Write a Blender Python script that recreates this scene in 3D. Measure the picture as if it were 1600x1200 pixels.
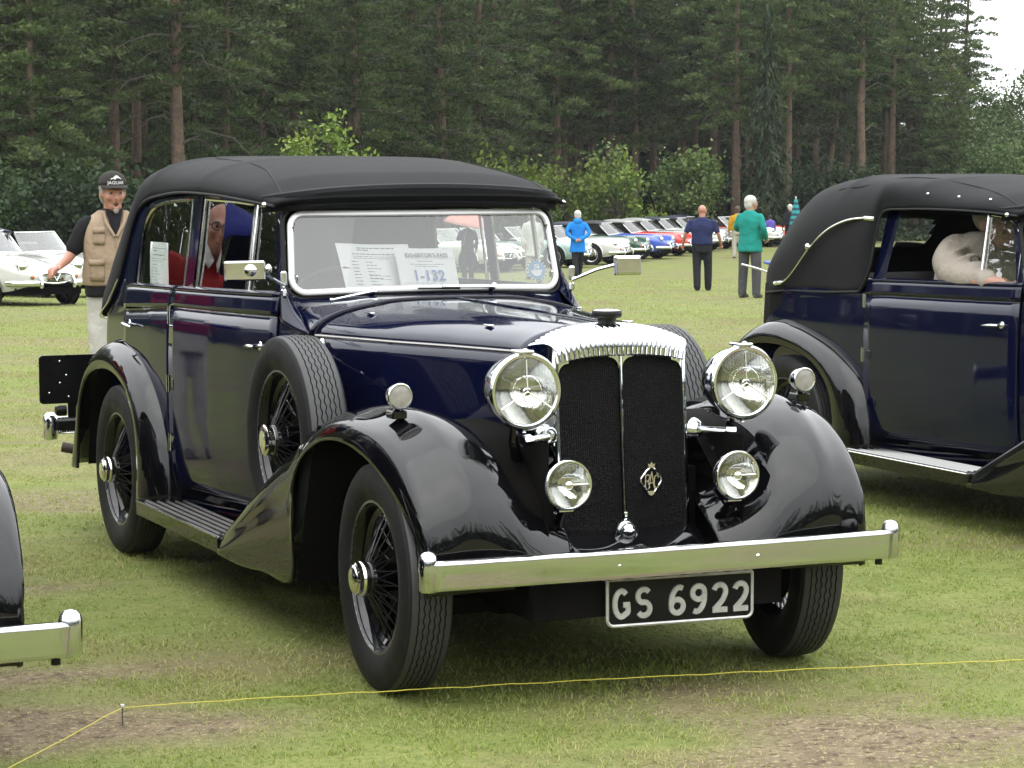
import bpy, math, random
import numpy as np
from math import sin, cos, pi, radians, sqrt, atan2
from mathutils import Vector, Matrix

for o in list(bpy.data.objects):
    bpy.data.objects.remove(o, do_unlink=True)
SC = bpy.context.scene
COL = SC.collection
RND = random.Random(7)

# ------------------------------------------------------------------ camera, sky, light, exposure
CAM_POS = Vector((-3.478, -7.222, 1.637))
YAW, PITCH, ROLL, FPX = 0.414, -0.086, -0.002, 3865.6
cam = bpy.data.cameras.new("camera")
cam_ob = bpy.data.objects.new("camera", cam)
COL.objects.link(cam_ob)
cam.sensor_fit = 'HORIZONTAL'
cam.sensor_width = 36.0
cam.lens = FPX / 1600 * 36.0
cam.clip_start = 0.1
cam.clip_end = 3000
_f = Vector((sin(YAW) * cos(PITCH), cos(YAW) * cos(PITCH), sin(PITCH)))
_r = Vector((cos(YAW), -sin(YAW), 0))
_u = _r.cross(_f)
_r2 = cos(ROLL) * _r + sin(ROLL) * _u
_u2 = -sin(ROLL) * _r + cos(ROLL) * _u
cam_ob.matrix_world = Matrix(((_r2.x, _u2.x, -_f.x, CAM_POS.x), (_r2.y, _u2.y, -_f.y, CAM_POS.y),
                              (_r2.z, _u2.z, -_f.z, CAM_POS.z), (0, 0, 0, 1)))
SC.camera = cam_ob

SUN_EL, SUN_AZ = radians(58), radians(200)      # azimuth measured from +Y clockwise
world = bpy.data.worlds.new("World")
SC.world = world
world.use_nodes = True
nt = world.node_tree
nt.nodes.clear()
out = nt.nodes.new('ShaderNodeOutputWorld')
bg = nt.nodes.new('ShaderNodeBackground')
sky = nt.nodes.new('ShaderNodeTexSky')
sky.sky_type = 'NISHITA'
sky.sun_disc = False
sky.sun_elevation = SUN_EL
sky.sun_rotation = SUN_AZ
sky.air_density = 1.0
sky.dust_density = 4.0
sky.ozone_density = 1.0
# overcast: the clear sky is veiled by an even white cloud layer, brighter overhead than at the horizon
tc = nt.nodes.new('ShaderNodeTexCoord')
sep = nt.nodes.new('ShaderNodeSeparateXYZ')
mr = nt.nodes.new('ShaderNodeMapRange')
mr.inputs['From Min'].default_value = 0.0
mr.inputs['From Max'].default_value = 1.0
mr.inputs['To Min'].default_value = 20.0
mr.inputs['To Max'].default_value = 46.0
nz = nt.nodes.new('ShaderNodeTexNoise')
nz.inputs['Scale'].default_value = 2.2
nz.inputs['Detail'].default_value = 4
mrn = nt.nodes.new('ShaderNodeMapRange')
mrn.inputs['From Min'].default_value = 0.3
mrn.inputs['From Max'].default_value = 0.7
mrn.inputs['To Min'].default_value = 0.86
mrn.inputs['To Max'].default_value = 1.1
mul = nt.nodes.new('ShaderNodeMath'); mul.operation = 'MULTIPLY'
cmb = nt.nodes.new('ShaderNodeVectorMath'); cmb.operation = 'SCALE'
cmb.inputs[0].default_value = (0.97, 0.99, 1.0)
mix = nt.nodes.new('ShaderNodeMix'); mix.data_type = 'RGBA'
mix.inputs[0].default_value = 0.9
L = nt.links.new
L(tc.outputs['Generated'], sep.inputs[0])
L(tc.outputs['Generated'], nz.inputs['Vector'])
L(sep.outputs['Z'], mr.inputs['Value'])
L(nz.outputs['Fac'], mrn.inputs['Value'])
L(mr.outputs[0], mul.inputs[0])
L(mrn.outputs[0], mul.inputs[1])
L(mul.outputs[0], cmb.inputs['Scale'])
L(sky.outputs[0], mix.inputs[6])
L(cmb.outputs[0], mix.inputs[7])
L(mix.outputs[2], bg.inputs['Color'])
bg.inputs['Strength'].default_value = 0.10
L(bg.outputs[0], out.inputs['Surface'])

sun = bpy.data.lights.new("sun", 'SUN')
sun.energy = 0.6
sun.angle = radians(75)
sun.color = (1.0, 0.97, 0.92)
sun_ob = bpy.data.objects.new("sun", sun)
COL.objects.link(sun_ob)
_sd = Vector((sin(SUN_AZ) * cos(SUN_EL), cos(SUN_AZ) * cos(SUN_EL), sin(SUN_EL)))
sun_ob.rotation_euler = _sd.to_track_quat('Z', 'Y').to_euler()
sun_ob.location = (0, 0, 40)

SC.view_settings.view_transform = 'Standard'
SC.view_settings.look = 'None'
SC.view_settings.exposure = 0.0
SC.view_settings.gamma = 1.0
SC.view_settings.use_curve_mapping = False
SC.render.engine = 'CYCLES'
SC.cycles.use_denoising = True
SC.cycles.max_bounces = 7
SC.cycles.transparent_max_bounces = 12
SC.cycles.diffuse_bounces = 3
SC.cycles.glossy_bounces = 4
SC.cycles.caustics_reflective = False
SC.cycles.caustics_refractive = False

# ------------------------------------------------------------------ materials
MATS = {}
ALB = 0.72       # reflectance of everything painted, dyed or grown, against the brightness of the cloud


def mat(name, base, rough=0.5, metal=0.0, var=None, bump=None, coat=0.0, spec=0.5, alpha=None, rvar=None, sheen=0.0, rain=None):
    if metal < .5:
        base = tuple(c * ALB for c in base)
        if var:
            var = (var[0], tuple(c * ALB for c in var[1]))
    m = bpy.data.materials.new(name)
    m.use_nodes = True
    t = m.node_tree
    b = t.nodes['Principled BSDF']
    b.inputs['Base Color'].default_value = (*base, 1)
    b.inputs['Roughness'].default_value = rough
    b.inputs['Metallic'].default_value = metal
    b.inputs['Coat Weight'].default_value = coat
    b.inputs['Coat Roughness'].default_value = 0.03
    b.inputs['Specular IOR Level'].default_value = spec
    b.inputs['Sheen Weight'].default_value = sheen
    tcn = t.nodes.new('ShaderNodeTexCoord')
    if var:
        sc, col2 = var[0], var[1]
        n = t.nodes.new('ShaderNodeTexNoise')
        n.inputs['Scale'].default_value = sc
        n.inputs['Detail'].default_value = 5
        n.inputs['Roughness'].default_value = 0.65
        r = t.nodes.new('ShaderNodeMapRange')
        r.inputs['From Min'].default_value = 0.35
        r.inputs['From Max'].default_value = 0.65
        x = t.nodes.new('ShaderNodeMix'); x.data_type = 'RGBA'
        x.inputs[6].default_value = (*base, 1)
        x.inputs[7].default_value = (*col2, 1)
        t.links.new(tcn.outputs['Object'], n.inputs['Vector'])
        t.links.new(n.outputs['Fac'], r.inputs['Value'])
        t.links.new(r.outputs[0], x.inputs[0])
        t.links.new(x.outputs[2], b.inputs['Base Color'])
    if rvar:
        n = t.nodes.new('ShaderNodeTexNoise')
        n.inputs['Scale'].default_value = rvar[0]
        n.inputs['Detail'].default_value = 4
        r = t.nodes.new('ShaderNodeMapRange')
        r.inputs['To Min'].default_value = rvar[1]
        r.inputs['To Max'].default_value = rvar[2]
        r.inputs['From Min'].default_value = 0.3
        r.inputs['From Max'].default_value = 0.7
        t.links.new(tcn.outputs['Object'], n.inputs['Vector'])
        t.links.new(n.outputs['Fac'], r.inputs['Value'])
        t.links.new(r.outputs[0], b.inputs['Roughness'])
    if bump:
        n = t.nodes.new('ShaderNodeTexNoise')
        n.inputs['Scale'].default_value = bump[0]
        n.inputs['Detail'].default_value = 4
        bp = t.nodes.new('ShaderNodeBump')
        bp.inputs['Strength'].default_value = bump[1]
        bp.inputs['Distance'].default_value = bump[2]
        t.links.new(tcn.outputs['Object'], n.inputs['Vector'])
        t.links.new(n.outputs['Fac'], bp.inputs['Height'])
        t.links.new(bp.outputs[0], b.inputs['Normal'])
    if rain:
        # fine beads of rain lying on the paint
        v = t.nodes.new('ShaderNodeTexVoronoi')
        v.inputs['Scale'].default_value = rain[0]
        r = t.nodes.new('ShaderNodeMapRange')
        r.inputs['From Min'].default_value = 0.05
        r.inputs['From Max'].default_value = 0.33
        r.inputs['To Min'].default_value = 1.0
        r.inputs['To Max'].default_value = 0.0
        bp = t.nodes.new('ShaderNodeBump')
        bp.inputs['Strength'].default_value = rain[1]
        bp.inputs['Distance'].default_value = 0.002
        t.links.new(tcn.outputs['Object'], v.inputs['Vector'])
        t.links.new(v.outputs['Distance'], r.inputs['Value'])
        t.links.new(r.outputs[0], bp.inputs['Height'])
        t.links.new(bp.outputs[0], b.inputs['Normal'])
    MATS[name] = m
    return m


def glass_mat(name, tint, f0=0.08, rough=0.0, haze=0.0, refl=1.25):
    """thin pane: see-through with a Fresnel mirror coat (and an optional pale diffuse veil)"""
    m = bpy.data.materials.new(name)
    m.use_nodes = True
    t = m.node_tree
    t.nodes.clear()
    o = t.nodes.new('ShaderNodeOutputMaterial')
    tr = t.nodes.new('ShaderNodeBsdfTransparent')
    tr.inputs[0].default_value = (*tint, 1)
    gl = t.nodes.new('ShaderNodeBsdfGlossy')
    gl.inputs['Roughness'].default_value = rough
    gl.inputs['Color'].default_value = (1, 1, 1, 1)
    lw = t.nodes.new('ShaderNodeFresnel')
    lw.inputs['IOR'].default_value = 1.5
    mm = t.nodes.new('ShaderNodeMath'); mm.operation = 'MULTIPLY_ADD'
    mm.inputs[1].default_value = refl
    mm.inputs[2].default_value = f0 - 0.04
    mx = t.nodes.new('ShaderNodeMixShader')
    t.links.new(lw.outputs[0], mm.inputs[0])
    t.links.new(mm.outputs[0], mx.inputs[0])
    base = tr.outputs[0]
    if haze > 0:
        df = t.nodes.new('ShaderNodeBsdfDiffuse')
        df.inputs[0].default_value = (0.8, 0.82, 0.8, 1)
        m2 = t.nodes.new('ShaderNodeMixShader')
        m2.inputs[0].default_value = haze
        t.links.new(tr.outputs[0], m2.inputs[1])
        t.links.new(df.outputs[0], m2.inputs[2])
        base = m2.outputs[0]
    t.links.new(base, mx.inputs[1])
    t.links.new(gl.outputs[0], mx.inputs[2])
    t.links.new(mx.outputs[0], o.inputs['Surface'])
    MATS[name] = m
    return m


mat('blue_paint', (0.0034, 0.0050, 0.026), 0.05, var=(2.2, (0.0030, 0.0044, 0.023)), rvar=(5, 0.03, 0.07), spec=.42)
mat('blue_wet', (0.0034, 0.0050, 0.026), 0.05, rain=(260, 0.04))
mat('black_paint', (0.0035, 0.0035, 0.0042), 0.025, rain=(260, 0.007))
mat('satin_black', (0.005, 0.005, 0.005), 0.45, spec=0.25, rvar=(8, 0.35, 0.6))
mat('underbody', (0.0035, 0.0033, 0.003), 0.9, spec=0.1, var=(9, (0.006, 0.005, 0.004)))
mat('chrome', (0.73, 0.75, 0.77), 0.05, 1.0, rvar=(30, 0.03, 0.10))
mat('ridge', (0.30, 0.29, 0.28), 0.25, 0.7)
mat('old_chrome', (0.74, 0.74, 0.72), 0.14, 1.0, rvar=(25, 0.08, 0.22))
mat('bright_frame', (0.86, 0.86, 0.84), 0.38, 0.35)
mat('bumper_chrome', (0.60, 0.615, 0.63), 0.06, 1.0, rvar=(18, 0.03, 0.14))
mat('reflector', (0.54, 0.55, 0.54), 0.07, 1.0, bump=(40, 0.15, 0.004))
mat('rubber', (0.008, 0.008, 0.0083), 0.62, spec=0.22, var=(6, (0.013, 0.0125, 0.012)), rvar=(10, 0.5, 0.75))
mat('tread', (0.034, 0.035, 0.037), 0.55, var=(12, (0.045, 0.045, 0.045)))
mat('groove', (0.006, 0.006, 0.006), 0.9)
mat('hood_fabric', (0.0075, 0.0079, 0.0090), 0.8, spec=0.15, var=(3.5, (0.0105, 0.011, 0.0125)), bump=(900, 0.25, 0.002), sheen=0.03)
mat('hood_seam', (0.007, 0.007, 0.008), 0.8)
mat('grille_mesh', (0.006, 0.006, 0.006), 0.6, spec=0.15)
mat('trim_dark', (0.006, 0.0055, 0.0055), 0.35, spec=.3)
mat('leather', (0.035, 0.028, 0.022), 0.5, var=(5, (0.02, 0.016, 0.014)), bump=(60, 0.2, 0.004))
mat('interior', (0.006, 0.0055, 0.0055), 0.9, spec=0.1)
mat('headlining', (0.05, 0.047, 0.042), 0.9)
mat('wood', (0.09, 0.035, 0.013), 0.25, var=(12, (0.045, 0.016, 0.006)))
mat('paper', (1.12, 1.13, 1.15), 0.6, var=(8, (1.06, 1.07, 1.10)))
mat('ink', (0.05, 0.06, 0.09), 0.6)
mat('ink_blue', (0.10, 0.22, 0.55), 0.6)
mat('sticker_blue', (0.16, 0.42, 0.68), 0.5)
mat('plate_black', (0.004, 0.004, 0.004), 0.35, spec=.2, rvar=(14, 0.25, 0.45))
mat('plate_silver', (0.50, 0.50, 0.49), 0.42, 0.55, var=(30, (0.36, 0.36, 0.34)))
mat('rust_pipe', (0.05, 0.032, 0.024), 0.7, var=(20, (0.03, 0.02, 0.016)))
mat('amber', (0.55, 0.16, 0.03), 0.2)
mat('red_lens', (0.45, 0.02, 0.015), 0.15)
glass_mat('screen_glass', (0.93, 0.95, 0.93), f0=0.085, haze=0.05)  # haze puts a veil of reflected sky into the pane's colour
glass_mat('side_glass', (0.80, 0.84, 0.80), f0=0.03, refl=0.28)
glass_mat('lens_glass', (0.97, 0.97, 0.95), f0=0.05, haze=0.008, refl=1.0)

# fine honeycomb of the radiator core as relief
t = MATS['grille_mesh'].node_tree
_tc = t.nodes.new('ShaderNodeTexCoord')
_mp = t.nodes.new('ShaderNodeMapping')
_mp.inputs['Scale'].default_value = (130, 1, 170)
_vo = t.nodes.new('ShaderNodeTexVoronoi')
_vo.feature = 'DISTANCE_TO_EDGE'
_vo.inputs['Scale'].default_value = 1.0
_vo.inputs['Randomness'].default_value = 0.25
_bp = t.nodes.new('ShaderNodeBump')
_bp.inputs['Strength'].default_value = 0.9
_bp.inputs['Distance'].default_value = 0.006
_mr = t.nodes.new('ShaderNodeMapRange')
_mr.inputs['From Max'].default_value = 0.25
_cx = t.nodes.new('ShaderNodeMix'); _cx.data_type = 'RGBA'
_cx.inputs[6].default_value = (0.006, 0.006, 0.006, 1)
_cx.inputs[7].default_value = (0.0015, 0.0015, 0.0015, 1)
t.links.new(_tc.outputs['Object'], _mp.inputs[0])
t.links.new(_mp.outputs[0], _vo.inputs['Vector'])
t.links.new(_vo.outputs['Distance'], _mr.inputs['Value'])
t.links.new(_mr.outputs[0], _cx.inputs[0])
t.links.new(_cx.outputs[2], t.nodes['Principled BSDF'].inputs['Base Color'])
t.links.new(_mr.outputs[0], _bp.inputs['Height'])
_bp.invert = True
t.links.new(_bp.outputs[0], t.nodes['Principled BSDF'].inputs['Normal'])
# vertical flutes moulded into the lamp lenses
t = MATS['lens_glass'].node_tree
_tc = t.nodes.new('ShaderNodeTexCoord')
_wv = t.nodes.new('ShaderNodeTexWave')
_wv.inputs['Scale'].default_value = 28
_wv.inputs['Distortion'].default_value = 0.4
_bp = t.nodes.new('ShaderNodeBump')
_bp.inputs['Strength'].default_value = 0.26
_bp.inputs['Distance'].default_value = 0.004
t.links.new(_tc.outputs['Object'], _wv.inputs['Vector'])
t.links.new(_wv.outputs['Fac'], _bp.inputs['Height'])
for n in t.nodes:
    if n.type in ('BSDF_GLOSSY', 'BSDF_DIFFUSE'):
        t.links.new(_bp.outputs[0], n.inputs['Normal'])


def colmat(name, c, rough=0.8, **k):
    return MATS.get(name) or mat(name, c, rough, **k)


# ------------------------------------------------------------------ mesh helpers
def cr(pts, n):
    """Catmull-Rom resample of a list of points to n points (chord-length parameter)"""
    p = np.asarray(pts, float)
    if len(p) == 2:
        tt = np.linspace(0, 1, n)[:, None]
        return p[0] * (1 - tt) + p[1] * tt
    d = np.sqrt(((p[1:] - p[:-1]) ** 2).sum(1)) + 1e-9
    s = np.concatenate([[0], np.cumsum(d)])
    tg = np.empty_like(p)
    tg[1:-1] = (p[2:] - p[:-2]) / (s[2:] - s[:-2])[:, None]
    tg[0] = (p[1] - p[0]) / d[0]
    tg[-1] = (p[-1] - p[-2]) / d[-1]
    q = np.linspace(0, s[-1], n)
    i = np.clip(np.searchsorted(s, q, side='right') - 1, 0, len(p) - 2)
    h = d[i][:, None]
    u = ((q - s[i]) / d[i])[:, None]
    return ((2 * u**3 - 3 * u**2 + 1) * p[i] + (u**3 - 2 * u**2 + u) * h * tg[i]
            + (-2 * u**3 + 3 * u**2) * p[i + 1] + (u**3 - u**2) * h * tg[i + 1])


def surf(rails, nu, nv):
    """rails[r][s] -> (nv, nu, 3) smooth grid"""
    a = np.array([cr(r, nu) for r in rails])
    return np.stack([cr(a[:, k], nv) for k in range(nu)], axis=1)


def frame(d, hint=(0, 0, 1)):
    z = Vector(d).normalized()
    h = Vector(hint)
    if abs(z.dot(h)) > 0.98:
        h = Vector((1, 0, 0)) if abs(z.x) < 0.9 else Vector((0, 1, 0))
    x = h.cross(z).normalized()
    y = z.cross(x)
    return x, y, z


class MB:
    def __init__(self):
        self.v, self.f, self.m, self.sm = [], [], [], []

    def add(self, verts, faces, m=0, smooth=True):
        o = len(self.v)
        self.v.extend([tuple(map(float, p)) for p in verts])
        for f in faces:
            self.f.append(tuple(i + o for i in f))
            self.m.append(m)
            self.sm.append(smooth)
        return self

    def grid(self, P, m=0, cu=False, cv=False, flip=False, smooth=True):
        P = np.asarray(P)
        n, k = P.shape[:2]
        fs = []
        for i in range(n if cv else n - 1):
            for j in range(k if cu else k - 1):
                a, b = i * k + j, i * k + (j + 1) % k
                c, d = ((i + 1) % n) * k + (j + 1) % k, ((i + 1) % n) * k + j
                fs.append((d, c, b, a) if flip else (a, b, c, d))
        return self.add(P.reshape(-1, 3), fs, m, smooth)

    def tube(self, path, r, seg=8, m=0, cap=True, closed=False, sy=1.0, hint=(0, 0, 1), smooth=True):
        path = [Vector(p) for p in path]
        n = len(path)
        rs = list(r) if hasattr(r, '__len__') else [r] * n
        rows = []
        px = None
        for i in range(n):
            if closed:
                d = path[(i + 1) % n] - path[i - 1]
            else:
                d = path[min(i + 1, n - 1)] - path[max(i - 1, 0)]
            x, y, z = frame(d, hint)
            if px is not None:
                x = px - z * px.dot(z)
                if x.length < 1e-6:
                    x = frame(d, hint)[0]
                x.normalize()
                y = z.cross(x)
            px = x
            rows.append([path[i] + x * (cos(2 * pi * k / seg) * rs[i]) + y * (sin(2 * pi * k / seg) * rs[i] * sy) for k in range(seg)])
        base = len(self.v)
        self.grid(np.array([[tuple(p) for p in rr] for rr in rows]), m, cu=True, cv=closed, smooth=smooth)
        if cap and not closed:
            self.f.append(tuple(base + k for k in reversed(range(seg)))); self.m.append(m); self.sm.append(False)
            e = base + (n - 1) * seg
            self.f.append(tuple(e + k for k in range(seg))); self.m.append(m); self.sm.append(False)
        return self

    def lathe(self, prof, org=(0, 0, 0), axis=(0, 0, 1), seg=24, m=0, hint=(0, 0, 1), sx=1.0, sy=1.0, smooth=True):
        x, y, z = frame(axis, hint)
        o = Vector(org)
        rows = []
        for r, h in prof:
            rows.append([tuple(o + z * h + x * (r * sx * cos(2 * pi * k / seg)) + y * (r * sy * sin(2 * pi * k / seg))) for k in range(seg)])
        return self.grid(np.array(rows), m, cu=True, smooth=smooth)

    def box(self, c, s, m=0, R=None, ch=0.0, taper=1.0):
        c = Vector(c)
        hx, hy, hz = s[0] / 2, s[1] / 2, s[2] / 2
        if ch <= 0:
            vs = [Vector((x * hx * (taper if z > 0 else 1), y * hy * (taper if z > 0 else 1), z * hz)) for z in (-1, 1) for y in (-1, 1) for x in (-1, 1)]
            fs = [(0, 2, 3, 1), (4, 5, 7, 6), (0, 1, 5, 4), (2, 6, 7, 3), (0, 4, 6, 2), (1, 3, 7, 5)]
        else:
            vs, idx = [], {}
            for sx in (-1, 1):
                for sy in (-1, 1):
                    for sz in (-1, 1):
                        for ax in range(3):
                            p = [sx * hx, sy * hy, sz * hz]
                            for k in range(3):
                                if k != ax:
                                    p[k] -= (sx, sy, sz)[k] * ch
                            idx[sx, sy, sz, ax] = len(vs)
                            vs.append(Vector(p))
            fs = []
            for ax in range(3):
                o1, o2 = (ax + 1) % 3, (ax + 2) % 3
                for s_ in (-1, 1):
                    q = []
                    for a, b in ((-1, -1), (1, -1), (1, 1), (-1, 1)):
                        k = [0, 0, 0]; k[ax] = s_; k[o1] = a; k[o2] = b
                        q.append(idx[(*k, ax)])
                    fs.append(tuple(q) if s_ > 0 else tuple(reversed(q)))
            for ax in range(3):
                o1, o2 = (ax + 1) % 3, (ax + 2) % 3
                for a in (-1, 1):
                    for b in (-1, 1):
                        k0 = [0, 0, 0]; k0[ax] = -1; k0[o1] = a; k0[o2] = b
                        k1 = list(k0); k1[ax] = 1
                        q = (idx[(*k0, o1)], idx[(*k1, o1)], idx[(*k1, o2)], idx[(*k0, o2)])
                        fs.append(q if a * b > 0 else tuple(reversed(q)))
            for sx in (-1, 1):
                for sy in (-1, 1):
                    for sz in (-1, 1):
                        q = tuple(idx[sx, sy, sz, a] for a in range(3))
                        fs.append(q if sx * sy * sz > 0 else tuple(reversed(q)))
        if R is not None:
            vs = [R @ p for p in vs]
        return self.add([c + p for p in vs], fs, m, False)

    def prism(self, poly, fn, t, m=0, smooth=False):
        """poly: 2-D outline (ccw), fn(a,b,h) -> 3-D point; thickness t along h"""
        n = len(poly)
        vs = [fn(a, b, 0) for a, b in poly] + [fn(a, b, t) for a, b in poly]
        fs = [tuple(reversed(range(n))), tuple(range(n, 2 * n))]
        fs += [(i, (i + 1) % n, n + (i + 1) % n, n + i) for i in range(n)]
        return self.add(vs, fs, m, smooth)

    def sphere(self, c, r, seg=12, rings=8, m=0, s=(1, 1, 1)):
        rows = []
        for i in range(rings + 1):
            a = pi * i / rings
            rows.append([(c[0] + r * s[0] * sin(a) * cos(2 * pi * k / seg), c[1] + r * s[1] * sin(a) * sin(2 * pi * k / seg), c[2] - r * s[2] * cos(a)) for k in range(seg)])
        return self.grid(np.array(rows), m, cu=True)

    def mirror_x(self):
        """append a copy of everything mirrored in x"""
        o = len(self.v)
        n = len(self.f)
        self.v += [(-x, y, z) for x, y, z in self.v[:o]]
        for i in range(n):
            self.f.append(tuple(j + o for j in reversed(self.f[i]))); self.m.append(self.m[i]); self.sm.append(self.sm[i])
        return self

    def xform(self, fn):
        self.v = [tuple(fn(Vector(p))) for p in self.v]
        return self

    def build(self, name, mats, parent=None, sharp=40, solid=0.0, offset=-1.0, subsurf=0, loc=None):
        me = bpy.data.meshes.new(name)
        me.from_pydata(self.v, [], self.f)
        ml = mats if isinstance(mats, (list, tuple)) else [mats]
        for x in ml:
            me.materials.append(MATS[x] if isinstance(x, str) else x)
        me.polygons.foreach_set('use_smooth', self.sm)
        me.polygons.foreach_set('material_index', self.m)
        me.validate()
        if sharp is not None and len(me.polygons):
            me.set_sharp_from_angle(angle=radians(sharp))
        me.update()
        ob = bpy.data.objects.new(name, me)
        COL.objects.link(ob)
        if parent is not None:
            ob.parent = parent
        if loc is not None:
            ob.location = loc
        if solid:
            s = ob.modifiers.new('thickness', 'SOLIDIFY')
            s.thickness = solid
            s.offset = offset
        if subsurf:
            s = ob.modifiers.new('smooth', 'SUBSURF')
            s.levels = s.render_levels = subsurf
        return ob


def thing(name, label, cat, loc=(0, 0, 0), rz=0.0, group=None):
    o = bpy.data.objects.new(name, None)
    o.empty_display_size = 0.2
    COL.objects.link(o)
    o.location = loc
    o.rotation_euler = (0, 0, rz)
    o['label'] = label
    o['category'] = cat
    if group:
        o['group'] = group
    return o


def tag(o, label, cat, group=None):
    o['label'] = label
    o['category'] = cat
    if group:
        o['group'] = group
    return o


def setting(o, kind='structure'):
    o['kind'] = kind
    return o


def dup(root, loc, rz=None, label=None, group=None, skip=(), mats=None, scale=None):
    """copy of a thing with copies of its parts and sub-parts (mesh data shared)"""
    def one(o, parent):
        c = o.copy()
        COL.objects.link(c)
        if parent is not None:
            c.parent = parent
        if mats and c.type == 'MESH':
            for i, sl in enumerate(c.material_slots):
                k = sl.material.name if sl.material else None
                if k in mats:
                    sl.link = 'OBJECT'
                    sl.material = mats[k]
        for ch in list(o.children):
            if ch.name.split('.')[0] in skip:
                continue
            one(ch, c)
        return c
    r = one(root, None)
    r.location = loc
    if rz is not None:
        r.rotation_euler = (0, 0, rz)
    if scale is not None:
        r.scale = (scale, scale, scale)
    if label:
        r['label'] = label
    if group:
        r['group'] = group
    return r


def text_mesh(mb, s, size, fn, m=0, depth=0.0, align='CENTER', bold=0.0, sx=1.0):
    """letters of the built-in font, placed by fn(a, b, h)"""
    cu = bpy.data.curves.new('tmp', 'FONT')
    cu.body = s
    cu.size = size
    cu.align_x = align
    cu.align_y = 'CENTER'
    cu.offset = bold
    cu.resolution_u = 3
    cu.extrude = depth
    ob = bpy.data.objects.new('tmp', cu)
    COL.objects.link(ob)
    dg = bpy.context.evaluated_depsgraph_get()
    me = bpy.data.meshes.new_from_object(ob.evaluated_get(dg))
    mb.add([fn(v.co.x * sx, v.co.y, v.co.z + depth) for v in me.vertices], [tuple(p.vertices) for p in me.polygons], m, False)
    bpy.data.objects.remove(ob)
    bpy.data.curves.remove(cu)
    bpy.data.meshes.remove(me)
    return mb


def at(u, d):
    """ground position for a bearing u (tan of the angle right of the view axis x 3866) and a distance d along the view"""
    lat = (u - 800) / FPX * d
    return (CAM_POS.x + d * sin(YAW) + lat * cos(YAW), CAM_POS.y + d * cos(YAW) - lat * sin(YAW))


# the field falls gently away from the cars towards the wood
_GD = np.array([-200, 14, 18, 24, 30, 43, 51, 65, 77, 103, 400.0])
_GZ = np.array([0, 0, -0.09, -0.18, -0.29, -0.58, -0.83, -1.14, -1.26, -1.43, -1.45])


def gz(x, y):
    d = (np.asarray(x) - CAM_POS.x) * sin(YAW) + (np.asarray(y) - CAM_POS.y) * cos(YAW)
    return np.interp(d, _GD, _GZ)


def place(u, d):
    x, y = at(u, d)
    return (x, y, float(gz(x, y)))
# ------------------------------------------------------------------ the veteran tourer: shared curves (car faces -y, metres)
_PY = [-.12, .06, .39, .71, 1.04, 1.25, 1.5, 1.8, 2.1, 2.4, 2.8, 3.2, 3.6, 3.9, 4.1]
_PX = [.268, .285, .36, .452, .522, .562, .602, .645, .675, .695, .715, .722, .70, .62, .50]


def plan(y):
    return np.interp(y, _PY, _PX)


def side(y, z, off=0.0):
    """half width of the body at station y and height z"""
    y = np.asarray(y, float); z = np.asarray(z, float)
    v = np.interp(z, [.28, .36, .46, .62, .90, 1.06, 1.16, 1.30, 1.55], [-.05, -.026, -.010, 0, 0, -.008, -.024, -.045, -.075])
    v = v * np.clip((y - 0.2) / 1.2, 0.0, 1.0) * np.where(z > 1.06, np.clip(1 - (y - 2.6) * .35, .7, 1), 1)
    return plan(y) + v + off


def ztrim(y):
    return np.interp(y, [-.1, 1.0, 1.2, 1.42, 2.5, 3.2, 3.45, 3.62, 3.76, 3.9], [1.060, 1.050, 1.048, 1.099, 1.087, 1.043, 1.01, .96, .86, .70])


def zsill(y):
    return np.interp(y, [1.4, 2.4, 3.1, 3.5], [1.180, 1.162, 1.150, 1.12])


def zglass(y):
    return np.interp(y, [1.50, 1.54, 1.575, 1.62, 1.70, 1.8, 2.0, 2.35, 2.6, 2.8, 2.9, 2.98, 3.04, 3.08, 3.10], [1.30, 1.36, 1.44, 1.485, 1.508, 1.518, 1.528, 1.535, 1.53, 1.518, 1.505, 1.482, 1.44, 1.37, 1.25])


def panel(y0, y1, zb, zt, s, off=0.0, ny=14, nz=12, m=0, mb=None):
    """piece of the body side between two stations; zb/zt numbers or functions of y"""
    mb = mb or MB()
    ys = np.linspace(y0, y1, ny)
    rows = []
    for k in range(nz):
        t = k / (nz - 1)
        r = []
        for y in ys:
            b = zb(y) if callable(zb) else zb
            e = zt(y) if callable(zt) else zt
            z = b + (e - b) * t
            r.append((s * float(side(y, z, off)), y, z))
        rows.append(r)
    mb.grid(np.array(rows), m, flip=(s > 0))
    return mb


def strip_on_side(y0, y1, zf, s, r, off=0.004, n=16, mb=None, m=0, sy=1.0):
    mb = mb or MB()
    pts = [(s * (float(side(y, zf(y))) + off), y, float(zf(y))) for y in np.linspace(y0, y1, n)]
    mb.tube(pts, r, 6, m)
    return mb


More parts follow.
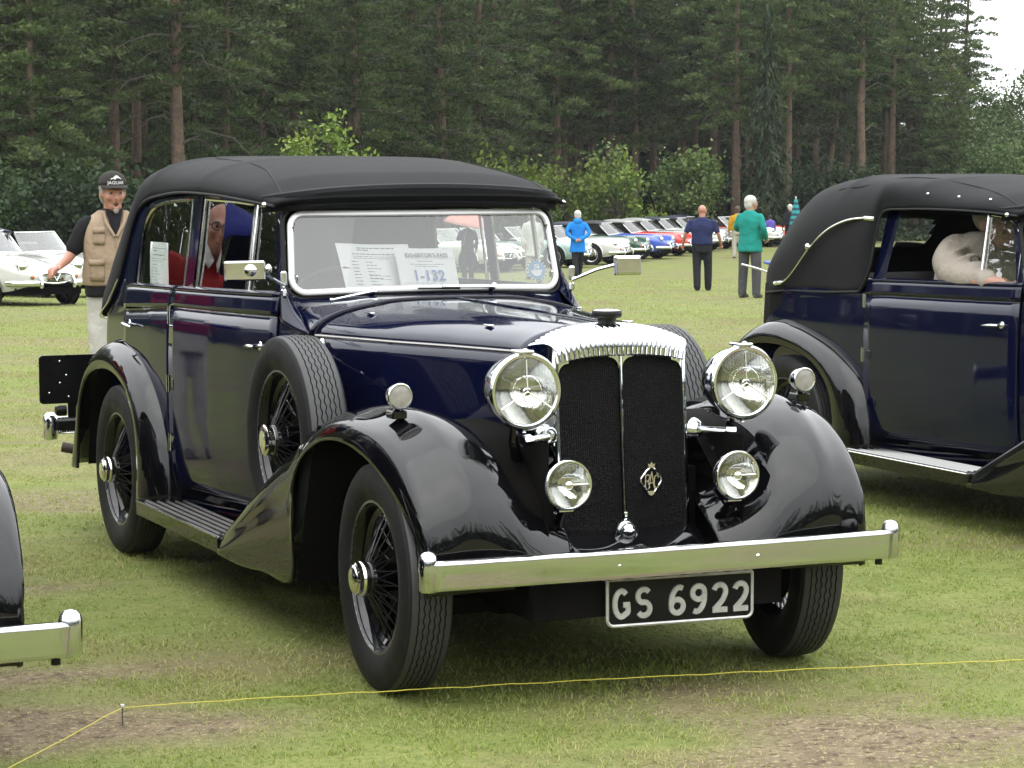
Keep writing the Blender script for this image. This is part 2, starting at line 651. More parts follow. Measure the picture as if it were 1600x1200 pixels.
# ------------------------------------------------------------------ wheels
def tyre_mesh(R=.363, bead=.238, w=.083):
    seg = 240
    prof = [(-.055, bead - .012, 0), (-.062, bead, 0), (-.074, bead + .020, 0), (-w, bead + .052, 0), (-w + .001, bead + .075, 0),
            (-w + .006, bead + .094, 0), (-.0725, R - .017, 0), (-.0705, R - .0165, 2), (-.069, R - .0125, 0), (-.064, R - .006, 1)]
    zz = [-1] * len(prof)
    ribs = np.linspace(-.060, .060, 8)
    for i in range(7):
        a0, a1 = ribs[i], ribs[i + 1]
        g = .0022
        h0 = R - .004 * (a0 / .06) ** 2
        h1 = R - .004 * (a1 / .06) ** 2
        prof += [(a0 + g, h0, 1), (a1 - g, h1, 1)]
        zz += [i if i else -1, i + 1 if i < 6 else -1]
        if i < 6:
            prof += [(a1 - g * .8, h1 - .008, 2), (a1 + g * .8, h1 - .008, 2)]
            zz += [i + 1, i + 1]
    n0 = 10
    prof += [(-a, r, mm) for a, r, mm in reversed(prof[:n0])]
    zz += [-1] * n0
    rows = []
    for k in range(seg):
        th = 2 * pi * k / seg
        row = []
        for (a, r, mm), zq in zip(prof, zz):
            aa = a
            if zq > 0:
                amp = .0024 if 1 < zq < 6 else .0012
                aa = a + amp * (1 if ((k + (zq % 2) * 2) // 2) % 2 else -1) * (1.0 if (k % 2) else .6)
            row.append((aa, r * cos(th), r * sin(th)))
        rows.append(row)
    P = np.array(rows)
    mb = MB()
    n, kk = P.shape[:2]
    fs, ms = [], []
    mb.v = [tuple(p) for p in P.reshape(-1, 3)]
    for i in range(n):
        for j in range(kk - 1):
            a, b = i * kk + j, i * kk + j + 1
            c, d = ((i + 1) % n) * kk + j + 1, ((i + 1) % n) * kk + j
            mb.f.append((a, d, c, b))
            mA, mB = prof[j][2], prof[j + 1][2]
            mb.m.append(2 if 2 in (mA, mB) else (1 if (mA == 1 and mB == 1) else 0))
            mb.sm.append(True)
    return mb


def make_wheel(parent, name, loc, rz, spare=False):
    w = bpy.data.objects.new(name, None)
    COL.objects.link(w)
    w.parent = parent
    w.location = loc
    w.rotation_euler = (0, 0, rz)
    key = 'spare' if spare else 'road'
    if key not in WHEEL:
        parts = []
        t = tyre_mesh().build('tyre', ['rubber', 'tread', 'groove'], w, sharp=35)
        parts.append(t)
        rb = MB()
        rb.lathe([(.228, -.050), (.236, -.066), (.2435, -.0655), (.2445, -.058), (.240, -.052)], axis=(1, 0, 0), seg=64, m=1)
        rb.lathe([(.236, -.0655), (.226, -.050), (.221, -.026), (.206, -.016), (.204, .018), (.221, .03), (.24, .062)], axis=(1, 0, 0), seg=48, m=0)
        parts.append(rb.build('rim', ['black_paint', 'rim_edge'], w))
        sp = MB()
        rr = random.Random(3)
        for layer, (n, rh, ah, ar, tw) in enumerate(((20, .052, -.085, -.010, .30), (20, .052, -.085, -.006, -.30), (16, .058, .045, .010, .22), (16, .058, .045, .014, -.22))):
            for k in range(n):
                th = 2 * pi * (k + .25 * layer) / n
                p0 = (ah, rh * cos(th + tw), rh * sin(th + tw))
                p1 = (ar, .206 * cos(th), .206 * sin(th))
                sp.tube([p0, p1], .0023, 5, 0, cap=False)
                d = Vector(p1) - Vector(p0)
                q = Vector(p1) - d.normalized() * .018
                sp.tube([q, p1], .0038, 5, 1, cap=False)
        parts.append(setting(sp.build('spokes', ['spoke', 'nipple'], w), 'stuff'))
        hb = MB()
        hb.lathe([(.0, -.092), (.050, -.092), (.055, -.086), (.055, -.030), (.045, -.018), (.045, .03), (.066, .04), (.066, .055)], axis=(1, 0, 0), seg=24)
        hb.lathe([(.0, .028), (.15, .030), (.175, .034), (.178, .075), (.0, .08)], axis=(1, 0, 0), seg=32, m=1)
        parts.append(hb.build('hub', ['black_paint', 'underbody'], w))
        cb = MB()
        if spare:
            cb.lathe([(.0, -.126), (.030, -.1255), (.050, -.123), (.0545, -.119), (.0545, -.112), (.050, -.108), (.046, -.106), (.046, -.088)], axis=(1, 0, 0), seg=32)
        else:
            cb.lathe([(.0, -.142), (.030, -.1415), (.041, -.138), (.044, -.134)], axis=(1, 0, 0), seg=32)
            cb.lathe([(.044, -.134), (.0535, -.128), (.0535, -.116)], axis=(1, 0, 0), seg=8, smooth=False)
            cb.lathe([(.0535, -.116), (.056, -.113), (.056, -.104), (.051, -.100), (.051, -.090)], axis=(1, 0, 0), seg=32)
        parts.append(cb.build('hub_cap', ['cap_chrome'], w))
        WHEEL[key] = parts
    else:
        for o in WHEEL[key]:
            c = o.copy()
            COL.objects.link(c)
            c.parent = w
    return w


WHEEL = {}
mat('rim_edge', (0.10, 0.10, 0.10), 0.18, 0.6)
mat('spoke', (0.018, 0.018, 0.018), 0.22, 0.3)
mat('nipple', (0.16, 0.16, 0.155), 0.25, 0.9)
mat('cap_chrome', (0.80, 0.79, 0.74), 0.09, 1.0)


# ------------------------------------------------------------------ wings
def wing_front(s):
    crown = [(1.575, .285), (1.30, .440), (1.06, .576), (.80, .712), (.70, .758), (.58, .805), (.36, .866), (.10, .894), (-.12, .872), (-.30, .775), (-.405, .62), (-.425, .37)]
    lip = [(1.57, .216), (1.30, .214), (1.02, .232), (.715, .252), (.70, .46), (.655, .625), (.44, .742), (.19, .776), (-.05, .738), (-.22, .648), (-.355, .52), (-.395, .355)]
    cx = [.725, .725, .725, .71, .705, .69, .665, .645, .63, .62, .605, .59]
    inn = [(.60, 1.575, .285), (.57, 1.30, .445), (.545, 1.06, .56), (.50, .80, .655), (.48, .70, .675), (.455, .58, .69), (.41, .36, .68), (.345, .08, .635), (.30, -.08, .605), (.25, -.21, .575), (.25, -.33, .49), (.28, -.405, .37)]
    flank = [(.63, 1.575, .286), (.61, 1.30, .452), (.595, 1.06, .575), (.555, .80, .685), (.535, .70, .715), (.515, .58, .745), (.47, .36, .775), (.425, .10, .755), (.408, -.11, .712), (.39, -.26, .632), (.38, -.37, .53), (.37, -.415, .37)]
    mid = [(.66, 1.575, .286), (.65, 1.30, .456), (.64, 1.06, .58), (.61, .80, .705), (.595, .70, .748), (.575, .58, .792), (.545, .36, .842), (.512, .10, .852), (.495, -.12, .825), (.48, -.29, .730), (.465, -.39, .58), (.45, -.42, .37)]
    N = len(crown)
    R0, RF, R1, R2, R3, R4, R5, R6 = [], [], [], [], [], [], [], []
    for i in range(N):
        c = crown[i]; l = lip[i]
        pin = {8: .992, 9: .970, 10: .945, 11: .925}.get(i, 1.0)
        R0.append(inn[i]); RF.append(flank[i]); R1.append(mid[i]); R2.append((cx[i], *c))
        e = min(1.0, i / 3)
        sh = (.10, .10, .11, .12, .14, .16, .17, .17, .17, .17, .17, .17)[i]
        R3.append((cx[i] + min(.077, .795 - cx[i]), c[0] + (l[0] - c[0]) * sh, c[1] + (l[1] - c[1]) * sh))
        R4.append((.795 * (.5 + .5 * pin) + .013 * min(1, max(0, (5 - i) / 2)), c[0] + (l[0] - c[0]) * .42, c[1] + (l[1] - c[1]) * .42))
        R5.append((.818 * pin - .003 * min(1, max(0, (5 - i) / 2)), c[0] + (l[0] - c[0]) * .78, c[1] + (l[1] - c[1]) * .78))
        R6.append(((.822 - .009 * min(1, max(0, (5 - i) / 2))) * pin, *l))
    P = surf([R0, RF, R1, R2, R3, R4, R5, R6], 64, 40)
    P[..., 0] *= s
    return MB().grid(P, flip=(s < 0))


def wing_rear(s):
    crown = [(2.565, .278), (2.585, .44), (2.645, .63), (2.79, .775), (3.00, .87), (3.24, .908), (3.46, .868), (3.64, .765), (3.76, .63), (3.86, .47), (4.00, .295)]
    lip = [(2.745, .262), (2.735, .45), (2.785, .61), (2.90, .72), (3.08, .775), (3.26, .785), (3.43, .768), (3.58, .715), (3.68, .61), (3.72, .46), (3.75, .30)]
    cx = [.715, .71, .705, .70, .695, .69, .685, .68, .68, .685, .69]
    ix = [.655, .655, .65, .645, .64, .63, .60, .56, .52, .48, .44]
    R0, R1, R2, R3, R4, R5 = [], [], [], [], [], []
    for i in range(len(crown)):
        c = crown[i]; l = lip[i]
        R0.append((ix[i], c[0], c[1] - (.05 if 1 < i < 9 else .0)))
        R1.append((ix[i] * .45 + cx[i] * .55, c[0], c[1] - .010))
        R2.append((cx[i], *c))
        R3.append((.765, c[0] + (l[0] - c[0]) * .2, c[1] + (l[1] - c[1]) * .2))
        R4.append((.800, c[0] + (l[0] - c[0]) * .62, c[1] + (l[1] - c[1]) * .62))
        R5.append((.797, *l))
    P = surf([R0, R1, R2, R3, R4, R5], 56, 26)
    P[..., 0] *= s
    return MB().grid(P, flip=(s < 0))


def bonnet_section(y, n=33):
    """half-open arch across the bonnet at station y, from the left trim line to the right one"""
    w = float(plan(y)) - .002
    zb = float(ztrim(min(y, 1.2))) + .004
    zc = float(np.interp(y, [-.1, .1, .6, 1.2, 1.4], [1.143, 1.150, 1.160, 1.170, 1.176]))
    e = float(np.interp(y, [-.1, 1.2], [2.3, 3.0]))
    pts = []
    for k in range(n):
        a = pi * k / (n - 1)
        c, s_ = cos(a), sin(a)
        x = -w * (abs(c) ** (2 / e)) * (1 if c > 0 else -1)
        h = s_ ** (2 / 1.9)
        z = zb + (zc - zb) * h
        q = min(1.0, max(0.0, (abs(x) / w - .50) / .07))
        z -= .006 * q * q * (3 - 2 * q) * h            # pressed crease along each shoulder
        pts.append((x, y, z))
    return pts


def screen_plane_y(x, z):
    return 1.458 + .27 * (z - 1.177) + .05 * (abs(x) / .55) ** 2.2 - .012


def screen_loop(n=16, grow=0.0, yo=0.0):
    """opening of the windscreen, ccw seen from the front, starting at the lower left corner"""
    def cor(cx, cz, r, a0):
        return [(cx + r * cos(a0 + i * pi / 2 / 6), cz + r * sin(a0 + i * pi / 2 / 6)) for i in range(7)]
    r = .058 + grow * .6
    xt, xb = .533 + grow, .546 + grow
    zt, zb = 1.487 + grow, 1.177 - grow
    out = []
    c1 = cor(-xb + r, zb + r, r, pi)               # lower left
    c2 = cor(xb - r, zb + r, r, 1.5 * pi)          # lower right
    c3 = cor(xt - r, zt - r, r, 0)                 # upper right
    c4 = cor(-xt + r, zt - r, r, .5 * pi)          # upper left
    def seg(a, b):
        return [(a[0] + (b[0] - a[0]) * k / (n + 1), a[1] + (b[1] - a[1]) * k / (n + 1)) for k in range(1, n + 1)]
    loops = c1[3:] + seg(c1[-1], c2[0]) + c2[:4], c2[3:] + seg(c2[-1], c3[0]) + c3[:4], c3[3:] + seg(c3[-1], c4[0]) + c4[:4], c4[3:] + seg(c4[-1], c1[0]) + c1[:4]
    res = []
    for lp in loops:
        q = []
        for x, z in lp:
            z2 = z + .012 * (1 - (x / .55) ** 2) * max(0, (1.3 - z) / .12)
            q.append((x, screen_plane_y(x, z2) + yo, z2))
        res.append(q)
    return res


def glyph_ribbon(mb, strokes, fn, w, t, m=0):
    """thick flat strokes with rounded pressed section"""
    for si, st in enumerate(strokes):
        t = t + .0005 * min(si, 1)
        p = cr(st, max(2, len(st) * 4)) if len(st) > 2 else np.array(st, float)
        n = len(p)
        L_, R_ = [], []
        for i in range(n):
            d = p[min(i + 1, n - 1)] - p[max(i - 1, 0)]
            d = d / (np.linalg.norm(d) + 1e-9)
            nn = np.array([-d[1], d[0]])
            L_.append(p[i] + nn * w / 2); R_.append(p[i] - nn * w / 2)
        rows = []
        for i in range(n):
            c = p[i]
            rows.append([fn(L_[i][0], L_[i][1], 0), fn(*(c + (L_[i] - c) * .8), t), fn(*(c + (R_[i] - c) * .8), t), fn(R_[i][0], R_[i][1], 0)])
        b = len(mb.v)
        mb.grid(np.array(rows), m, flip=True)
        for e in (0, n - 1):
            k = b + e * 4
            q = (k, k + 1, k + 2, k + 3)
            mb.f.append(q if e else tuple(reversed(q))); mb.m.append(m); mb.sm.append(False)


def arc(cx, cy, rx, ry, a0, a1, n=9):
    return [(cx + rx * cos(radians(a0 + (a1 - a0) * i / (n - 1))), cy + ry * sin(radians(a0 + (a1 - a0) * i / (n - 1)))) for i in range(n)]


GLYPH = {  # in a cell 0.6 wide, 1 high, centred on x = 0
    'G': [arc(0, .5, .24, .42, 48, 300, 13) + [(.24, .22), (.24, .45)], [(.06, .46), (.31, .46)]],
    'S': [arc(0, .71, .22, .22, 35, 250, 9) + arc(0, .29, .23, .22, 75, -150, 9)],
    '6': [arc(0, .30, .23, .22, 180, -180, 13), [(-.23, .30), (-.20, .62), (-.06, .86), (.08, .92), (.2, .88)]],
    '9': [arc(0, .70, .23, .22, 0, 360, 13), [(.23, .70), (.20, .38), (.06, .14), (-.08, .08), (-.2, .12)]],
    '2': [arc(0, .69, .225, .23, 165, -20, 9) + [(.10, .40), (-.22, .10)], [(-.29, .085), (.28, .085)]],
}
# ------------------------------------------------------------------ the car itself
def text_on(s, size, org, ax, ay, an=None, **k):
    """letters in the plane spanned by ax, ay at org"""
    o, ax, ay = Vector(org), Vector(ax).normalized(), Vector(ay).normalized()
    n = ax.cross(ay)
    mb = k.pop('mb', None) or MB()
    return text_mesh(mb, s, size, lambda a, b, h: o + ax * a + ay * b + n * (h + .0008), **k)


def lamp(parent, name, loc, R, kind):
    """lamp facing -y: bowl with rim, reflector, lens and inner fittings"""
    lp = bpy.data.objects.new(name, None)
    COL.objects.link(lp)
    lp.parent = parent
    lp.location = loc
    key = name + kind
    if key in LAMPS:
        for o in LAMPS[key]:
            c = o.copy(); COL.objects.link(c); c.parent = lp
        return lp
    ps = []
    A = (0, -1, 0)
    dep = {'head': 1.45, 'fog': 1.0, 'small': 1.7}[kind] * R
    b = MB()
    pr = [(.001, -dep)] + [(R * .93 * sin(a) ** .72, -dep + dep * .96 * (1 - cos(a))) for a in np.linspace(.12, pi / 2, 12)]
    pr += [(R * .95, -.02 * R)]
    b.lathe(pr, axis=A, seg=40)
    if kind == 'head':
        b.box((0, R * .15, R * 1.00), (.05, .075, .012), ch=.004)
        b.sphere((0, -.004, R * 1.015), .010, 10, 6)
        b.tube([(0, .01, -R * .98), (0, .006, -R * 1.07)], .006, 8)
    ps.append(b.build('bowl', 'chrome', lp))
    r = MB()
    w = {'head': .15, 'fog': .12, 'small': .17}[kind] * R
    r.lathe([(R * .95, -.05 * R), (R * 1.0, .0), (R * 1.0, .04 * R), (R - w * .35, .115 * R), (R - w * .8, .11 * R), (R - w, .06 * R), (R - w, .02 * R)], axis=A, seg=48)
    ps.append(r.build('rim', 'chrome', lp))
    ri = R - w
    q = MB()
    q.lathe([(.001, -.62 * R)] + [(ri * t, -.62 * R + .66 * R * t * t) for t in np.linspace(.1, 1, 12)], axis=A, seg=48)
    ps.append(q.build('reflector', 'reflector', lp))
    if kind != 'small':
        f = MB()
        if kind == 'head':
            for a in (90, 212, 328):
                f.tube([(0, -.16 * R, 0), (ri * .95 * cos(radians(a)), -.085 * R, ri * .95 * sin(radians(a)))], .0026, 6, 0)
            f.lathe([(.075 * R, .17 * R), (.10 * R, .165 * R), (.115 * R, .12 * R), (.10 * R, .05 * R)], axis=A, seg=20, m=0)
            f.lathe([(.001, .168 * R), (.078 * R, .166 * R)], axis=A, seg=16, m=1)
            f.lathe([(.38 * R, .118 * R), (.395 * R, .128 * R), (.41 * R, .116 * R)], axis=A, seg=36, m=2)
        else:
            f.tube([(.0, .01 * R, 0), (ri * .97, .02 * R, 0)], .0035, 6, 0)
            f.sphere((0, -.02 * R, 0), .20 * R, 14, 8, 0, s=(1, .8, 1))
            f.tube([(0, .30 * R, 0), (0, 0.0, 0)], .05 * R, 8, 0)
        ps.append(f.build('bulb_holder', ['cap_chrome', 'trim_dark', 'lens_glass'], lp))
    g = MB()
    g.lathe([(.0005, .13 * R)] + [(ri * t, .13 * R - .08 * R * t * t) for t in np.linspace(.1, 1, 7)], axis=A, seg=40)
    ps.append(g.build('lens', 'lens_glass' if kind != 'small' else 'frosted', lp))
    LAMPS[key] = ps
    return lp


LAMPS = {}
mat('frosted', (0.30, 0.285, 0.255), 0.2, 0.0, coat=0.6, var=(40, (0.42, 0.40, 0.36)))


def roof_grid(kind):
    if kind == 'saloon':
        E_ = [(-.590, 1.53, 1.512), (-.630, 1.74, 1.530), (-.652, 2.05, 1.548), (-.662, 2.5, 1.556), (-.662, 2.80, 1.542), (-.668, 3.00, 1.520), (-.676, 3.13, 1.472), (-.688, 3.22, 1.36), (-.705, 3.34, 1.175), (-.710, 3.50, 1.068), (-.690, 3.72, .995), (-.58, 3.93, .965)]
        T_ = [(1.455, 1.548), (1.70, 1.625), (2.05, 1.678), (2.5, 1.698), (2.80, 1.697), (3.05, 1.69), (3.30, 1.665), (3.50, 1.60), (3.66, 1.49), (3.80, 1.33), (3.92, 1.13), (4.00, .985)]
    else:
        E_ = [(-.590, 1.53, 1.512), (-.630, 1.74, 1.528), (-.652, 2.05, 1.536), (-.662, 2.38, 1.532), (-.674, 2.52, 1.515), (-.686, 2.56, 1.40), (-.698, 2.60, 1.22), (-.705, 2.68, 1.102), (-.706, 3.0, 1.085), (-.695, 3.36, 1.075), (-.645, 3.68, 1.05), (-.50, 3.88, 1.03)]
        T_ = [(1.455, 1.548), (1.70, 1.625), (2.05, 1.678), (2.42, 1.697), (2.62, 1.700), (2.82, 1.699), (3.06, 1.692), (3.28, 1.672), (3.50, 1.61), (3.68, 1.46), (3.80, 1.25), (3.88, 1.04)]
    rails = []
    n = 25
    for j in range(n):
        a = pi / 2 * j / (n - 1)
        c, s_ = cos(a), sin(a)
        row_ = []
        for i_, (e, t_) in enumerate(zip(E_, T_)):
            q_ = min(1.0, max(0.0, (e[1] - 2.3) / .8)) if kind == 'saloon' else min(1.0, max(0.0, (e[1] - 2.1) / .4)) * 2.2
            fx = c ** (2 / (3.1 + 1.5 * q_))
            fz = s_ ** (2 / (2.3 + .4 * q_))
            fy = s_ ** (1.5 + 1.0 * q_)
            row_.append((e[0] * fx * (1 + .02 * q_ * sin(2 * a)), e[1] + (t_[0] - e[1]) * fy, e[2] + (t_[1] - e[2]) * fz))
        rails.append(row_)
    H = surf(rails, 84, 33)
    up = np.clip((H[..., 2] - 1.50) / .14, 0, 1)
    yy = H[..., 1]
    for yb, am, wd in ((2.95, .010, .045), (2.28, .005, .05), (1.72, .004, .05)):
        H[..., 2] += am * up * np.exp(-((yy - yb) / wd) ** 2)
    H[..., 2] -= up * (.006 * np.exp(-((yy - 2.62) / .18) ** 2) + .004 * np.exp(-((yy - 2.0) / .15) ** 2))
    H[..., 0] *= 1 - .004 * np.sin(yy * 9 + H[..., 2] * 5) * np.clip(1.62 - H[..., 2], 0, .2) / .2
    M2 = H[::-1][1:].copy()
    M2[..., 0] *= -1
    return np.concatenate([H, M2], axis=0), E_, T_


def side_window_frames(root, s, kind):
    fr, gl = MB(), []
    # blue posts and header rail of the doors
    def pane(y0, y1, name, r=.009, glass=True, top=zglass, zdrop=None):
        ys = np.linspace(y0, y1, 14)
        lo = [(y, float(zsill(y)) + .006) for y in ys]
        hi = [(y, float(top(y)) - .008) for y in ys]
        return lo, hi
    panes = [(1.535, 1.80), (1.80, 2.335)] if kind == 'saloon' else [(1.535, 1.80)]
    if kind == 'saloon':
        panes.append((2.455, 3.085))
    for k, (a, b) in enumerate(panes):
        lo, hi = pane(a + .012, b - .012, '')
        P = np.array([[(s * float(side(y, z, -.012)), y, z) for (y, z) in ([(l[0], l[1] + (h[1] - l[1]) * t) for l, h in zip(lo, hi)])] for t in np.linspace(0, 1, 6)])
        g = MB().grid(P, 0, flip=(s > 0)).build('window_glass', 'side_glass', root)
        loop = lo + hi[::-1]
        f = MB()
        f.tube([(s * float(side(y, z, -.006)), y, z) for y, z in loop], .0075, 6, 0, closed=True)
        f.build('window_frame', 'old_chrome', g)
    # body coloured posts
    def post(y0b, y1b, y0t, y1t, zb=None, zt_=None):
        rows = []
        for t in np.linspace(0, 1, 8):
            ya, yb = y0b + (y0t - y0b) * t, y1b + (y1t - y1b) * t
            r = []
            for y in np.linspace(ya, yb, 4):
                z0 = float(zsill(y)) - .002 if zb is None else zb
                z1 = float(zglass(y)) + .022 if zt_ is None else zt_
                z = z0 + (z1 - z0) * t
                r.append((s * float(side(y, z, .001)), y, z))
            rows.append(r)
        fr.grid(np.array(rows), 0, flip=(s > 0))
    post(1.488, 1.545, 1.585, 1.625, zt_=1.53)
    if kind == 'saloon':
        post(2.348, 2.445, 2.348, 2.445)
        # rear quarter frame behind the rear window, up to the edge of the hood
        rows = []
        zz = np.linspace(1.12, 1.485, 12)
        for z in zz:
            yi = float(np.interp(z, [1.12, 1.25, 1.37, 1.44, 1.482, 1.5], [3.10, 3.097, 3.075, 3.04, 2.985, 2.93]))
            yo = float(np.interp(z, [1.12, 1.175, 1.36, 1.472, 1.50], [3.40, 3.345, 3.225, 3.135, 3.05]))
            rows.append([(s * (float(side(y, z)) + .002), y, z) for y in np.linspace(yi, yo, 5)])
        fr.grid(np.array(rows), 0, flip=(s > 0))
    else:
        post(2.50, 2.60, 2.44, 2.54, zt_=1.52)
    # header above the glass, under the hood edge
    ys = np.linspace(1.58, 3.02 if kind == 'saloon' else 2.5, 24)
    tp = zglass if kind == 'saloon' else (lambda y: zglass(min(y, 2.35)) - .008)
    fr.grid(np.array([[(s * float(side(y, float(tp(y)) - .008 + (max(.03, 1.53 - float(tp(y))) if y < 1.8 else .034) * q_, .0)), y, float(tp(y)) - .008 + (max(.03, 1.53 - float(tp(y))) if y < 1.8 else .034) * q_) for y in ys] for q_ in (0, .5, 1)]), 0, flip=(s > 0))
    fr.build('door_pillars', 'blue_paint', root)


def build_tourer(name, label, kind, root_loc=(0, 0, 0), plate=True):
    R = thing(name, label, 'vintage car', (0, 0, 0), 0, 'vintage cars parked side by side on the grass')
    # ---- body side panels
    for s in (-1, 1):
        bp = MB()
        panel(1.21, 1.488, .56, lambda y: float(ztrim(y)), s, ny=8, mb=bp)
        panel(1.21, 1.488, .31, .56, s, ny=8, nz=6, mb=bp)
        panel(1.40, 1.488, lambda y: float(ztrim(y)), lambda y: float(zsill(y)), s, ny=5, nz=5, mb=bp)
        yq = 3.19 if kind == 'saloon' else 2.63
        ztop = (lambda y: float(ztrim(y))) if kind == 'saloon' else (lambda y: min(float(ztrim(y)), float(np.interp(y, [3.2, 3.4, 3.55, 3.7, 3.82, 3.9], [1.05, 1.0, .93, .82, .68, .55]))))
        panel(yq, 3.90, .30, ztop, s, ny=20, mb=bp)
        panel(yq, 3.72 if kind == 'saloon' else 3.42, ztop, lambda y: max(ztop(y) + .004, min(float(zsill(y)), float(np.interp(y, [3.1, 3.34, 3.5, 3.72], [1.15, 1.175, 1.07, .99] if kind == 'saloon' else [1.10, 1.09, 1.08, 1.05])))), s, ny=14, nz=4, mb=bp)
        panel(1.49, yq, .29, .335, s, off=-.004, nz=3, mb=bp)
        bp.build('body_side', 'blue_paint', R)
        ln = MB()
        panel(1.5, 3.7, .30, lambda y: float(zsill(y)) - .02, s, off=-.022, ny=20, mb=ln)
        ln.build('door_lining', 'interior', R, solid=.004)
        doors = [(1.494, 2.5505), (2.553, 3.184)] if kind == 'saloon' else [(1.496, 2.622)]
        for k, (a, b) in enumerate(doors):
            d = MB()
            panel(a, b, .335, lambda y: float(ztrim(y)) - .006, s, mb=d, ny=20)
            panel(a, b, lambda y: float(ztrim(y)) + .006, lambda y: float(zsill(y)) - .006, s, off=.004, mb=d, ny=20, nz=5)
            # sill capping rolled inwards
            ys = np.linspace(a, b, 20)
            rows = [[(s * (float(side(y, z)) + .004 + o), y, float(zsill(y)) + dz) for y in ys] for o, dz, z in ((0, -.006, 1.15), (-.002, .0, 1.15), (-.008, .003, 1.15), (-.03, .003, 1.15))]
            d.grid(np.array(rows), 0, flip=(s > 0))
            dr = d.build('front_door' if k == 0 else 'rear_door', 'blue_paint', R, solid=.012)
            strip_on_side(a + .004, b - .004, ztrim, s, .0055, mb=MB()).build('door_moulding', 'chrome', dr)
            strip_on_side(a + .004, b - .004, lambda y: zsill(y) + .001, s, .004, off=.002, mb=MB()).build('waist_moulding', 'old_chrome', dr)
            h = MB()
            hy, hz = ((1.60, .985) if kind != 'saloon' else (1.615, .985)) if k == 0 else (3.10, .990)
            hx = s * (float(side(hy, hz)) + .004)
            dirn = 1 if k == 0 else -1
            h.lathe([(.001, .012), (.016, .010), (.021, .003), (.022, -.006)], (hx, hy, hz), (s, 0, 0), 16)
            h.tube([(hx, hy, hz), (hx + s * .038, hy, hz)], .008, 10)
            h.tube([(hx + s * .038, hy - dirn * .018, hz), (hx + s * .042, hy + dirn * .02, hz), (hx + s * .040, hy + dirn * .07, hz - .003), (hx + s * .034, hy + dirn * .115, hz - .007)], [.006, .010, .0085, .004], 10, sy=.8)
            h.build('door_handle', 'chrome', dr)
            if k == 0:
                for hz2 in (1.055, .775, .535):
                    hg = MB()
                    x0 = float(side(b, hz2))
                    hg.tube([(s * (x0 + .012), b + .004, hz2 - .036), (s * (x0 + .012), b + .004, hz2 + .036)], .0085, 10, 0)
                    for kk in (-.018, .0, .018):
                        hg.tube([(s * (x0 + .012), b + .004, hz2 + kk - .0022), (s * (x0 + .012), b + .004, hz2 + kk + .0022)], .0098, 10, 0)
                    if hz2 < 1:
                        hg.box((s * (x0 + .006), b - .035 - .02 * (hz2 < .6), hz2), (.010, .055 + .04 * (hz2 < .6), .05), 1, ch=.003)
                    hg.build('hinge', ['chrome', 'blue_paint'], dr)
        side_window_frames(R, s, kind)
    # ---- tail and boot lid
    tl = MB()
    st = []
    for y, zt_, w in ((3.60, 1.00, .66), (3.80, .985, .61), (3.95, .945, .55), (4.06, .83, .49), (4.13, .66, .43), (4.16, .48, .38), (4.15, .33, .34)):
        st.append([(w * c_ * (1 if c_ >= 0 else 1), y, 0) for c_ in (1,)])
    rows = []
    tail = ((3.55, 1.005, .672), (3.72, .995, .64), (3.86, .97, .595), (3.98, .90, .54), (4.07, .78, .48), (4.13, .62, .44), (4.15, .46, .41), (4.14, .31, .39))
    if kind != 'saloon':
        tail = ((3.38, 1.03, .70), (3.52, .985, .685), (3.66, .905, .655), (3.78, .80, .615), (3.88, .66, .56), (3.95, .50, .50), (3.97, .40, .47), (3.96, .31, .46))
    for y, zt_, w in tail:
        r = []
        for k in range(21):
            a = pi * k / 20
            c_, s_ = cos(a), sin(a)
            x = -w * (abs(c_) ** .45) * (1 if c_ > 0 else -1)
            r.append((x, y - .10 * abs(c_) ** 3, zt_ - .14 * (1 - s_ ** .7)))
        rows.append(r)
    tl.grid(np.array(rows), 0)
    tl.build('boot_lid', 'blue_paint', R, solid=.008)
    # ---- bonnet
    ys = np.linspace(-.035, 1.195, 30)
    bn = MB().grid(np.array([bonnet_section(y) for y in ys]), 0)
    bt = bn.build('bonnet', 'blue_wet', R, solid=.006)
    hb = MB()
    hb.tube([(0, y, bonnet_section(y)[16][2] + .002) for y in np.linspace(-.03, 1.19, 20)], .0042, 6)
    hb.build('bonnet_hinge', 'blue_paint', bt)
    gp = MB()
    gp.tube([tuple(Vector(p) + Vector((0, 0, .001))) for p in bonnet_section(1.199, 40)], .0035, 5)
    gp.build('bonnet_gap', 'groove', bt)
    for s in (-1, 1):
        panel(-.035, 1.195, .52, lambda y: float(ztrim(min(y, 1.2))) - .006, s, ny=20).build('bonnet_side', 'blue_paint', R, solid=.005)
        strip_on_side(-.03, 1.20, lambda y: ztrim(min(float(y), 1.2)) , s, .0055, off=.002).build('bonnet_moulding', 'ridge', R)
        c = MB()
        xs = float(side(1.12, .98))
        c.sphere((s * (xs + .018), 1.12, 1.015), .022, 10, 8, 0, s=(.7, .9, 1.3))
        c.tube([(s * (xs + .02), 1.12, .985), (s * (xs + .04), .98, .93), (s * (xs + .09), .80, .84)], .0035, 6)
        c.sphere((s * (xs + .045), .97, .925), .009, 8, 6)
        c.build('spare_wheel_stay', 'old_chrome', R)
        for yy in (.30, 1.02):
            l = MB()
            p = bonnet_section(yy)[8 if s < 0 else 24]
            l.box((p[0], p[1], p[2] + .006), (.018, .05, .006), ch=.002)
            l.build('bonnet_catch', 'chrome', R)
    # ---- scuttle and windscreen surround
    I = screen_loop(16, grow=.020)
    arch_ = bonnet_section(1.203, 24)
    arch_b = [tuple(p) for p in cr(arch_, len(I[0]))]
    xA = lambda z: float(side(1.49, z)) - .001
    def Aedge(z):
        return (-xA(z), 1.492 + .31 * (z - 1.177), z)
    n = len(I[0])
